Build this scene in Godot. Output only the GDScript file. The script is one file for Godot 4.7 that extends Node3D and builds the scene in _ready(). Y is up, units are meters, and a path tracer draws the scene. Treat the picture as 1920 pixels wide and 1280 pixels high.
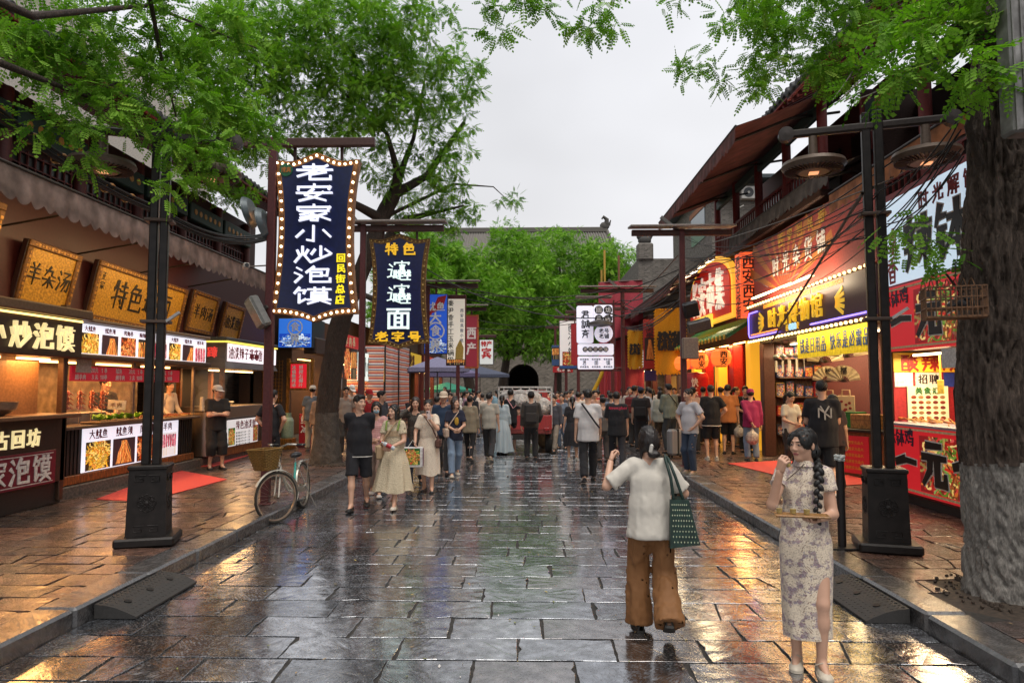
extends Node3D
# A food street under an overcast sky: camera at the origin of the street looking down -z, kerbs at x = -3.5 and x = 3.0.
const FOCAL := 1280.0
const EYE := Vector3(0,1.85,0)
const WALK := 0.13
var cam_basis := Basis()
var mats := {}
var used := {}
var T := {}
var rng := RandomNumberGenerator.new()
func _ready():
	rng.seed = 7
	set_camera_sky_and_sun()
	make_textures()
	build_ground()
	build_drum_tower()
	build_left_row()
	build_right_row()
	build_far_rows()
	build_hanging_signs()
	build_trees()
	build_street_furniture()
	build_people()
	build_wires()
func set_camera_sky_and_sun():
	cam_basis = Basis(Vector3.UP,deg_to_rad(1.43))*Basis(Vector3.RIGHT,deg_to_rad(3.8))
	var cam := Camera3D.new()
	cam.name = "camera"; cam.fov = 53.13; cam.near = 0.05; cam.far = 2000.0
	cam.transform = Transform3D(cam_basis,EYE); cam.current = true
	add_child(cam)
	var pano := Image.create(512,256,false,Image.FORMAT_RGBF)
	var nz := FastNoiseLite.new(); nz.seed = 3; nz.frequency = 1.0; nz.fractal_octaves = 5
	for y in 256:
		for x in 512:
			var up := (0.5 - y/256.0)*PI
			var a := x/512.0*TAU
			var k := 1.0+0.2*nz.get_noise_3d(cos(a)*cos(up)*1.5,sin(up)*3.0,sin(a)*cos(up)*1.5)
			var c := Color(0.382,0.386,0.405).lerp(Color(0.392,0.39,0.398),clampf(1.0 - sin(maxf(up,0.0))*2.0,0,1))
			if up < 0: c = Color(0.25,0.24,0.23); k = 1.0
			pano.set_pixel(x,y,Color(c.r*k,c.g*k,c.b*k))
	var sm := PanoramaSkyMaterial.new(); sm.panorama = ImageTexture.create_from_image(pano)
	var sky := Sky.new(); sky.sky_material = sm
	var e := Environment.new()
	e.background_mode = Environment.BG_SKY; e.sky = sky; e.background_energy_multiplier = 1.0
	e.tonemap_mode = Environment.TONE_MAPPER_LINEAR; e.tonemap_exposure = 2.2
	e.sdfgi_enabled = true; e.ssao_enabled = true; e.ssil_enabled = true
	e.volumetric_fog_enabled = true; e.volumetric_fog_density = 0.0
	var we := WorldEnvironment.new(); we.name = "environment"; we.environment = e
	add_child(we)
	var sun := DirectionalLight3D.new()
	sun.name = "sun"; sun.light_energy = 0.4; sun.light_angular_distance = 40.0; sun.light_color = Color(1,0.98,0.95); sun.shadow_enabled = true
	sun.rotation_degrees = Vector3(-68,24,0)
	add_child(sun)
# ---- from a pixel of the photograph to a place on a plane that the thing touches
func ray(px: float,py: float) -> Vector3: return cam_basis*Vector3((px - 960.0)/FOCAL,(640.0 - py)/FOCAL,-1.0)
func on_y(px: float,py: float,y := 0.0) -> Vector3:
	var r := ray(px,py); return EYE+r*((y - EYE.y)/r.y)
func on_x(px: float,py: float,x: float) -> Vector3:
	var r := ray(px,py); return EYE+r*(x/r.x)
func on_d(px: float,py: float,d: float) -> Vector3:
	var r := ray(px,py); return EYE+r*(-d/r.z)
# ---- a mesh in the making; points are given counter-clockwise as seen from outside
class MB:
	var v := PackedVector3Array()
	var n := PackedVector3Array()
	var t := PackedVector2Array()
	var c := PackedColorArray()
	var ix := PackedInt32Array()
	var col := Color(1,1,1)
	var xf := Transform3D()
	func at(p: Vector3,b := Basis()) -> MB:
		xf = Transform3D(b,p); return self
	func vert(p: Vector3,nn: Vector3,uv := Vector2.ZERO):
		v.append(xf*p); n.append((xf.basis*nn).normalized()); t.append(uv); c.append(col)
	func tri(a: Vector3,b: Vector3,d: Vector3):
		var nn := (b - a).cross(d - a).normalized()
		var k := v.size()
		vert(a,nn); vert(b,nn); vert(d,nn)
		ix.append_array([k,k+2,k+1])
	func quad(a: Vector3,b: Vector3,d: Vector3,e: Vector3,u0 := Vector2(0,0),u1 := Vector2(1,1)):
		var nn := (d - a).cross(e - b).normalized()
		var k := v.size()
		vert(a,nn,Vector2(u0.x,u1.y)); vert(b,nn,u1); vert(d,nn,Vector2(u1.x,u0.y)); vert(e,nn,u0)
		ix.append_array([k,k+2,k+1,k,k+3,k+2])
	func out4(a: Vector3,b: Vector3,d: Vector3,e: Vector3,o: Vector3):
		if (d - a).cross(e - b).dot((a+b+d+e)*0.25 - o) >= 0: quad(a,b,d,e)
		else: quad(e,d,b,a)
	func hexa(p: Array):   # eight corners: x fastest, then y, then z
		var o := Vector3.ZERO
		for q in p: o += q*0.125
		for f in [[0,1,3,2],[4,5,7,6],[0,1,5,4],[2,3,7,6],[0,2,6,4],[1,3,7,5]]:
			out4(p[f[0]],p[f[1]],p[f[2]],p[f[3]],o)
	func hexa_of(p: Array) -> MB:
		hexa(p); return self
	func box(p: Vector3,s: Vector3,b := Basis()) -> MB:
		var h := s*0.5
		var q := []
		for k in 8: q.append(p+b*Vector3(h.x*(1 if k & 1 else -1),h.y*(1 if k & 2 else -1),h.z*(1 if k & 4 else -1)))
		hexa(q); return self
	func cbox(p: Vector3,s: Vector3,bev := 0.01,b := Basis()) -> MB:   # chamfered
		var h := s*0.5
		var g := minf(bev,minf(h.x,minf(h.y,h.z))*0.9)
		for a in 3:
			var u := (a+1) % 3
			var w := (a+2) % 3
			for s1 in [-1,1]:
				var f := []
				for k in [[-1,-1],[1,-1],[1,1],[-1,1]]:
					var q := Vector3.ZERO
					q[a] = h[a]*s1; q[u] = (h[u] - g)*k[0]; q[w] = (h[w] - g)*k[1]
					f.append(p+b*q)
				out4(f[0],f[1],f[2],f[3],p)
				for s2 in [-1,1]:
					var e := []
					for k in [[0,-1],[0,1],[1,1],[1,-1]]:
						var q := Vector3.ZERO
						q[a] = (h[a] if k[0] == 0 else h[a] - g)*s1; q[u] = (h[u] - g if k[0] == 0 else h[u])*s2; q[w] = (h[w] - g)*k[1]
						e.append(p+b*q)
					out4(e[0],e[1],e[2],e[3],p)
		for k in 8:
			var sg := Vector3(1 if k & 1 else -1,1 if k & 2 else -1,1 if k & 4 else -1)
			var x := p+b*(Vector3(h.x,h.y - g,h.z - g)*sg)
			var y := p+b*(Vector3(h.x - g,h.y,h.z - g)*sg)
			var z := p+b*(Vector3(h.x - g,h.y - g,h.z)*sg)
			if (y - x).cross(z - x).dot(x - p) > 0: tri(x,y,z)
			else: tri(x,z,y)
		return self
	func bar(p: Vector3,q: Vector3,w: float,h := -1.0,up := Vector3.UP) -> MB:
		if h < 0: h = w
		var z := (q - p).normalized()
		if absf(z.dot(up)) > 0.98: up = Vector3.RIGHT
		var x := up.cross(z).normalized()
		return box((p+q)*0.5,Vector3(w,h,p.distance_to(q)),Basis(x,z.cross(x),z))
	func tube(pts: Array,rad,sides := 8,cap := true) -> MB:
		var up := Vector3.UP
		var d0: Vector3 = (pts[1] - pts[0]).normalized()
		if absf(d0.dot(up)) > 0.9: up = Vector3.RIGHT
		var x: Vector3 = up.cross(d0).normalized()
		var k0 := v.size()
		for i in pts.size():
			var d: Vector3 = (pts[mini(i+1,pts.size() - 1)] - pts[maxi(i - 1,0)]).normalized()
			x = (x - d*x.dot(d)).normalized()
			var y := d.cross(x)
			var r: float = rad[i] if rad is Array or rad is PackedFloat32Array else rad
			for s in sides+1:
				var a := TAU*s/sides
				var o := x*cos(a)+y*sin(a)
				vert(pts[i]+o*r,o,Vector2(float(s)/sides,i))
		for i in pts.size() - 1:
			for s in sides:
				var a := k0+i*(sides+1)+s
				var b := a+sides+1
				ix.append_array([a,b,a+1,a+1,b,b+1])
		if cap:
			for e in [0,pts.size() - 1]:
				var d: Vector3 = (pts[1] - pts[0]).normalized()*-1.0 if e == 0 else (pts[-1] - pts[-2]).normalized()
				var k := v.size()
				var ring := k0+int(e)*(sides+1)
				v.append(xf*pts[e]); n.append((xf.basis*d).normalized()); t.append(Vector2.ZERO); c.append(col)
				for s in sides+1:
					v.append(v[ring+s]); n.append((xf.basis*d).normalized()); t.append(Vector2.ZERO); c.append(col)
				for s in sides:
					if e == 0: ix.append_array([k,k+1+s,k+2+s])
					else: ix.append_array([k,k+2+s,k+1+s])
		return self
	func lathe(prof: Array,seg := 16,p := Vector3.ZERO,b := Basis(),sx := 1.0,sz := 1.0) -> MB:   # profile of (radius, height), from below upwards
		for i in prof.size() - 1:
			var d: Vector2 = prof[i+1] - prof[i]
			var nn := Vector2(d.y,-d.x).normalized()
			var k := v.size()
			for s in seg+1:
				var a := TAU*s/seg
				for q in [prof[i],prof[i+1]]:
					vert(p+b*Vector3(cos(a)*q.x*sx,q.y,sin(a)*q.x*sz),b*Vector3(cos(a)*nn.x/sx,nn.y,sin(a)*nn.x/sz),Vector2(float(s)/seg,q.y))
			for s in seg:
				var a := k+s*2
				ix.append_array([a,a+2,a+1,a+1,a+2,a+3])
		return self
	func ball(p: Vector3,r: Vector3,seg := 12,b := Basis()) -> MB:
		var k := v.size()
		var rows := seg/2
		for i in rows+1:
			var f := PI*i/rows
			for s in seg+1:
				var a := TAU*s/seg
				var o := Vector3(sin(f)*cos(a),-cos(f),sin(f)*sin(a))
				vert(p+b*(o*r),b*(o/r),Vector2(float(s)/seg,float(i)/rows))
		for i in rows:
			for s in seg:
				var a := k+i*(seg+1)+s
				var d := a+seg+1
				ix.append_array([a,a+1,d,a+1,d+1,d])
		return self
	func prism(poly: PackedVector2Array,z0: float,z1: float,b := Transform3D()) -> MB:
		if Geometry2D.is_polygon_clockwise(poly): poly.reverse()
		var tr := Geometry2D.triangulate_polygon(poly)
		var flip := 1
		var area := 0.0
		for i in poly.size(): area += poly[i].cross(poly[(i+1) % poly.size()])
		if area < 0: poly.reverse(); tr = Geometry2D.triangulate_polygon(poly)
		for i in range(0,tr.size(),3):
			var p := [poly[tr[i]],poly[tr[i+1]],poly[tr[i+2]]]
			if (p[1] - p[0]).cross(p[2] - p[0]) < 0: p = [p[0],p[2],p[1]]
			tri(b*Vector3(p[0].x,p[0].y,z1),b*Vector3(p[1].x,p[1].y,z1),b*Vector3(p[2].x,p[2].y,z1))
			tri(b*Vector3(p[0].x,p[0].y,z0),b*Vector3(p[2].x,p[2].y,z0),b*Vector3(p[1].x,p[1].y,z0))
		for i in poly.size():
			var p := poly[i]
			var q := poly[(i+1) % poly.size()]
			quad(b*Vector3(p.x,p.y,z0),b*Vector3(q.x,q.y,z0),b*Vector3(q.x,q.y,z1),b*Vector3(p.x,p.y,z1))
		return self
	func sheet(rows: Array) -> MB:   # a grid of points, smooth; rows of equal length
		var w: int = rows[0].size()
		var k := v.size()
		for i in rows.size():
			for j in w:
				var du: Vector3 = rows[i][mini(j+1,w - 1)] - rows[i][maxi(j - 1,0)]
				var dv: Vector3 = rows[mini(i+1,rows.size() - 1)][j] - rows[maxi(i - 1,0)][j]
				vert(rows[i][j],du.cross(dv),Vector2(float(j)/(w - 1),1.0 - float(i)/(rows.size() - 1)))
		for i in rows.size() - 1:
			for j in w - 1:
				var a := k+i*w+j
				ix.append_array([a,a+w,a+1,a+1,a+w,a+w+1])
		return self
	func add(m: MB,x := Transform3D()) -> MB:
		var k := v.size()
		var q := xf*x
		var mirror := q.basis.determinant() < 0
		for i in m.v.size():
			v.append(q*m.v[i]); n.append((q.basis*m.n[i]).normalized())
		t.append_array(m.t); c.append_array(m.c)
		for i in range(0,m.ix.size(),3):
			if mirror: ix.append_array([k+m.ix[i],k+m.ix[i+2],k+m.ix[i+1]])
			else: ix.append_array([k+m.ix[i],k+m.ix[i+1],k+m.ix[i+2]])
		return self
	func mesh() -> ArrayMesh:
		var a := []
		a.resize(Mesh.ARRAY_MAX)
		a[Mesh.ARRAY_VERTEX] = v; a[Mesh.ARRAY_NORMAL] = n; a[Mesh.ARRAY_TEX_UV] = t; a[Mesh.ARRAY_COLOR] = c; a[Mesh.ARRAY_INDEX] = ix
		var m := ArrayMesh.new()
		if v.size(): m.add_surface_from_arrays(Mesh.PRIMITIVE_TRIANGLES,a)
		return m
# ---- things, parts and the setting
func numbered(called: String) -> String:
	used[called] = used.get(called,-1)+1
	return called if used[called] == 0 else "%s_%03d" % [called,used[called]]
func thing(called: String,label: String,category: String,p := Vector3.ZERO,b := Basis(),group := "") -> Node3D:
	var o := Node3D.new(); o.name = numbered(called); add_child(o)
	o.transform = Transform3D(b,p); tag(o,label,category,group)
	return o
func tag(o: Node,label: String,category: String,group := ""):
	o.set_meta("label",label); o.set_meta("category",category)
	if group: o.set_meta("group",group)
func part(parent: Node,called: String,m,mt: Material,label := "") -> MeshInstance3D:
	var o := MeshInstance3D.new(); o.name = called
	o.mesh = m.mesh() if m is MB else m
	o.material_override = mt
	parent.add_child(o,true)
	if label: o.set_meta("label",label)
	return o
func setting(called: String) -> Node3D:
	var o := Node3D.new(); o.name = numbered(called); add_child(o); o.set_meta("kind","structure")
	return o
func copy(o: Node3D,p: Vector3,b := Basis(),label := "") -> Node3D:
	var stem := String(o.name).split("_0")[0]
	var r: Node3D = o.duplicate(); r.name = numbered(stem); add_child(r); r.transform = Transform3D(b,p)
	if label: r.set_meta("label",label)
	return r
# facing the street from the left-hand or right-hand row: x runs along the row as one reads, z towards the street
func facing(side: int) -> Basis:
	return Basis(Vector3(0,0,-1),Vector3.UP,Vector3(1,0,0)) if side < 0 else Basis(Vector3(0,0,1),Vector3.UP,Vector3(-1,0,0))
# ---- materials
func mat(id: String,color := Color.WHITE,rough := 0.7,metal := 0.0,o := {}) -> StandardMaterial3D:
	if mats.has(id): return mats[id]
	var m := StandardMaterial3D.new()
	m.resource_name = id; m.albedo_color = color; m.roughness = rough; m.metallic = metal
	if o.has("tex"):
		m.albedo_texture = T[o.tex]
	if o.has("rtex"): m.roughness_texture = T[o.rtex]; m.roughness_texture_channel = BaseMaterial3D.TEXTURE_CHANNEL_RED
	if o.has("bump"):
		m.heightmap_enabled = true; m.heightmap_texture = T[o.bump]; m.heightmap_scale = o.get("bs",0.3)
	if o.has("sc"):
		m.uv1_triplanar = true; m.uv1_world_triplanar = o.get("world",true)
		m.uv1_scale = o.sc if o.sc is Vector3 else Vector3.ONE*o.sc
	if o.has("vc"): m.vertex_color_use_as_albedo = true
	if o.has("spec"): m.metallic_specular = o.spec
	if o.has("coat"): m.clearcoat_enabled = true; m.clearcoat = o.coat; m.clearcoat_roughness = o.get("crough",0.1)
	if o.has("glow"):
		m.emission_enabled = true; m.emission_energy_multiplier = o.get("en",1.0)*0.72
		if o.glow is String: m.emission_texture = T[o.glow]; m.emission = Color.BLACK
		else: m.emission = o.glow
	if o.has("alpha"): m.transparency = BaseMaterial3D.TRANSPARENCY_ALPHA; m.albedo_color.a = o.alpha
	if o.has("cut"): m.transparency = BaseMaterial3D.TRANSPARENCY_ALPHA_SCISSOR; m.alpha_scissor_threshold = 0.5
	if o.has("back"): m.backlight_enabled = true; m.backlight = o.back
	if o.has("sheen"): m.rim_enabled = true; m.rim = o.sheen; m.rim_tint = 0.6
	mats[id] = m
	return m
func hx(s: String) -> Color: return Color.html(s)
func plain(hex: String,rough := 0.7,metal := 0.0) -> StandardMaterial3D:   # paint or plastic with a little wear
	return mat("paint_%s_%d_%d" % [hex,int(rough*100),int(metal*100)],hx(hex),rough,metal,{"tex": "grain","sc": 1.7})
func cloth(hex: String) -> StandardMaterial3D:
	return mat("cloth_"+hex,hx(hex),0.9,0.0,{"tex": "weave","sc": 5.0,"world": false,"sheen": 0.25})
func glow(id: String,hex: String,en: float) -> StandardMaterial3D:
	return mat("glow_"+id,hx(hex),0.5,0.0,{"glow": hx(hex),"en": en})
func noise_tex(id: String,sd: int,freq: float,lo: Color,hi: Color,oct := 4,kind := FastNoiseLite.TYPE_SIMPLEX_SMOOTH,size := 512):
	var f := FastNoiseLite.new()
	f.seed = sd; f.frequency = freq; f.fractal_octaves = oct; f.noise_type = kind
	var g := Gradient.new()
	g.set_color(0,lo); g.set_color(1,hi)
	var t := NoiseTexture2D.new()
	t.width = size; t.height = size; t.seamless = true; t.noise = f; t.color_ramp = g
	T[id] = t
func image_tex(id: String,w: int,h: int,f: Callable):
	var im := Image.create(w,h,false,Image.FORMAT_RGB8)
	for y in h:
		for x in w: im.set_pixel(x,y,f.call(float(x)/w,float(y)/h))
	T[id] = ImageTexture.create_from_image(im)
func stroke_on(im: Image,p: Vector2,q: Vector2,w: float,c: Color):
	var n := int(p.distance_to(q)/maxf(1.0,w*0.5))+1
	for i in n+1:
		var s := p.lerp(q,float(i)/n)
		im.fill_rect(Rect2i(int(s.x - w/2),int(s.y - w/2),maxi(1,int(w)),maxi(1,int(w))),c)
# printed pictures of food: squid, noodles, skewers, chopped meat
func food_print(id: String,sd: int,ground: Color,hues: Array,kind: int):
	var r := RandomNumberGenerator.new(); r.seed = sd
	var im := Image.create(192,192,false,Image.FORMAT_RGB8)
	im.fill(ground)
	for k in 260:
		var c: Color = hues[r.randi() % hues.size()]
		c = c.darkened(r.randf()*0.45) if r.randf() < 0.6 else c.lightened(r.randf()*0.25)
		var p := Vector2(96,100)+Vector2.from_angle(r.randf()*TAU)*sqrt(r.randf())*84.0
		if kind == 0:      # long noodles or tentacles falling from a point
			var a := Vector2(96+r.randf_range(-22,22),18+r.randf()*30)
			var b := Vector2(96+r.randf_range(-70,70),180)
			var m := (a+b)*0.5+Vector2(r.randf_range(-18,18),0)
			stroke_on(im,a,m,r.randf_range(3,6),c); stroke_on(im,m,b,r.randf_range(3,6),c)
		elif kind == 1:    # a heap of curls
			var q := p
			var an := r.randf()*TAU
			for j in 5:
				var q2 := q+Vector2.from_angle(an)*9.0
				stroke_on(im,q,q2,r.randf_range(4,9),c)
				q = q2; an += r.randf_range(-0.9,0.9)
		else:              # skewers side by side
			var x := floorf(r.randf()*8.0)*24.0+12.0
			stroke_on(im,Vector2(x+r.randf_range(-5,5),20+r.randf()*100),Vector2(x+r.randf_range(-6,6),20+r.randf()*100),r.randf_range(7,13),c)
			if k % 32 == 0: stroke_on(im,Vector2(x,130),Vector2(x,188),4,Color(0.85,0.72,0.45))
	T[id] = ImageTexture.create_from_image(im)
func make_textures():
	noise_tex("grain",1,0.02,Color(0.78,0.77,0.76),Color(1,1,1),5)
	noise_tex("blotch",2,0.008,Color(0.55,0.54,0.53),Color(1,1,1),6)
	noise_tex("stone",4,0.014,Color(0.52,0.52,0.53),Color(1,1,1),6)
	noise_tex("crease",8,0.014,Color.BLACK,Color.WHITE,3)
	noise_tex("weave",9,0.06,Color(0.93,0.93,0.93),Color(1,1,1),3)
	noise_tex("wool",10,0.09,Color(0.3,0.3,0.3),Color(1,1,1),3)
	var fn := FastNoiseLite.new(); fn.seed = 12; fn.frequency = 0.9; fn.fractal_octaves = 4
	# wet stone: smooth where worn, rough in scuffs and pits; and the relief that goes with it
	var pits := func(u,v):
		var a: float = u*TAU
		var b: float = v*TAU
		var p := Vector3(cos(a),sin(a),cos(b))
		var lo: float = fn.get_noise_3d(p.x*1.1+sin(b)*0.9,p.y*1.1,p.z*1.1)
		var hi: float = fn.get_noise_3d(p.x*9.0+sin(b)*7.0,p.y*9.0+3.0,p.z*9.0)
		var fine: float = fn.get_noise_3d(p.x*30.0+sin(b)*24.0,p.y*30.0,p.z*30.0)
		return Vector3(lo,hi,fine)
	image_tex("wet",360,360,func(u,v):
		var n: Vector3 = pits.call(u,v)
		var k := 0.1+0.14*clampf(n.x+0.5,0,1)+0.5*clampf((n.y+n.z*0.5 - 0.16)*4.0,0.0,1.0)
		return Color(k,k,k))
	image_tex("waves",360,360,func(u,v):
		var n: Vector3 = pits.call(u,v)
		var k := 0.5+0.42*n.x+0.05*n.y - 0.07*clampf((n.y+n.z*0.5 - 0.2)*4.0,0.0,1.0)
		return Color(k,k,k))
	image_tex("bark",256,512,func(u,v):
		var a: float = u*TAU
		var r: float = absf(fn.get_noise_3d(cos(a)*3.2,sin(a)*3.2,v*3.0+fn.get_noise_2d(u*4.0,v*5.0)))
		var k := clampf(r*3.4,0.0,1.0)
		return Color(k,k,k))
	image_tex("wood",128,512,func(u,v):
		var k: float = 0.72+0.28*sin(u*40.0+fn.get_noise_2d(u*7.0,v*2.5)*7.0)*0.5+0.12*fn.get_noise_2d(u*90.0,v*4.0)
		return Color(k,k*0.97,k*0.93))
	image_tex("brick",256,256,func(u,v):
		var row := floorf(v*16.0)
		var x := fposmod(u*6.0+(0.5 if int(row) % 2 else 0.0),1.0)
		var edge := fposmod(v*16.0,1.0) < 0.14 or x < 0.05
		var k: float = 0.7+0.3*fn.get_noise_2d(floorf(u*6.0+(0.5 if int(row) % 2 else 0.0))*9.7,row*7.1)+0.12*fn.get_noise_2d(u*60.0,v*60.0)
		return Color(0.95,0.94,0.92) if edge else Color(k,k,k))
	image_tex("qipao",512,512,func(u,v):
		var a: float = u*TAU
		var b: float = v*TAU
		var n1: float = fn.get_noise_3d(cos(a)*1.3+sin(b)*0.8,sin(a)*1.3,cos(b)*1.5)
		var n2: float = fn.get_noise_3d(cos(a)*6.0,sin(a)*6.0+cos(b)*6.0,sin(b)*6.0+9.0)
		var n3: float = fn.get_noise_3d(cos(a)*13.0+5.0,sin(a)*13.0+cos(b)*13.0,sin(b)*13.0)
		var c := Color(0.86,0.80,0.71)
		if n1 > 0.13: c = c.lerp(Color(0.47,0.48,0.54),clampf((n1 - 0.13)*9.0,0,0.85))
		if n1 > 0.2 and n3 > 0.12: c = Color(0.62,0.42,0.45)
		if n2 > 0.27: c = c.lerp(Color(0.36,0.27,0.24),0.8)
		if n3 < -0.3: c = c.lerp(Color(0.55,0.42,0.33),0.7)
		return c)
	image_tex("lace",256,256,func(u,v):
		var k: float = fn.get_noise_2d(u*26.0,v*26.0)
		return Color(0.86,0.81,0.73) if absf(k) > 0.12 else Color(0.62,0.54,0.47))
	image_tex("dark_floral",256,256,func(u,v):
		var k: float = fn.get_noise_2d(u*20.0,v*20.0)
		return Color(0.11,0.1,0.1) if k < 0.16 else Color(0.36,0.32,0.27))
	image_tex("pink_plaid",128,128,func(u,v):
		var k := (0.5 if fposmod(u*6.0,1.0) < 0.3 else 0.0)+(0.5 if fposmod(v*6.0,1.0) < 0.3 else 0.0)
		return Color(0.78,0.62,0.6).lerp(Color(0.62,0.38,0.38),k))
	image_tex("stripes",128,128,func(u,v):
		var k := fposmod(v*5.0,1.0)
		return Color(0.72,0.34,0.28) if k < 0.3 else (Color(0.83,0.8,0.78) if k < 0.55 else (Color(0.32,0.35,0.48) if k < 0.7 else Color(0.84,0.62,0.5))))
	mat("grey_brick",hx("8a837b"),0.85,0.0,{"tex": "brick","sc": 0.9})
	food_print("squid",1,Color(0.2,0.14,0.06),[Color(0.93,0.7,0.15),Color(0.85,0.5,0.1),Color(0.96,0.82,0.4)],1)
	food_print("tentacles",2,Color(0.2,0.12,0.14),[Color(0.9,0.5,0.15),Color(0.8,0.35,0.1),Color(0.95,0.66,0.3)],0)
	food_print("curls",3,Color(0.25,0.1,0.05),[Color(0.85,0.4,0.12),Color(0.7,0.22,0.08),Color(0.9,0.6,0.3)],1)
	food_print("sausages",4,Color(0.12,0.1,0.1),[Color(0.85,0.5,0.15),Color(0.95,0.68,0.3),Color(0.75,0.35,0.1)],2)
	food_print("mutton",5,Color(0.86,0.84,0.85),[Color(0.85,0.35,0.45),Color(0.9,0.55,0.6),Color(0.7,0.2,0.3)],2)
	food_print("hotpot",6,Color(0.5,0.06,0.08),[Color(0.75,0.12,0.08),Color(0.9,0.75,0.4),Color(0.35,0.5,0.12),Color(0.8,0.4,0.15),Color(0.45,0.16,0.1)],1)
	food_print("toys",7,Color(0.12,0.12,0.18),[Color(0.75,0.12,0.12),Color(0.12,0.25,0.6),Color(0.85,0.65,0.15),Color(0.6,0.6,0.6),Color(0.1,0.1,0.12)],1)
	food_print("greens",8,Color(0.1,0.35,0.12),[Color(0.25,0.6,0.15),Color(0.9,0.8,0.3),Color(0.85,0.25,0.15),Color(0.95,0.6,0.3)],1)
	food_print("sea_waves",9,Color(0.08,0.25,0.68),[Color(0.85,0.92,0.97),Color(0.25,0.5,0.85),Color(0.06,0.2,0.6)],1)
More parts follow.
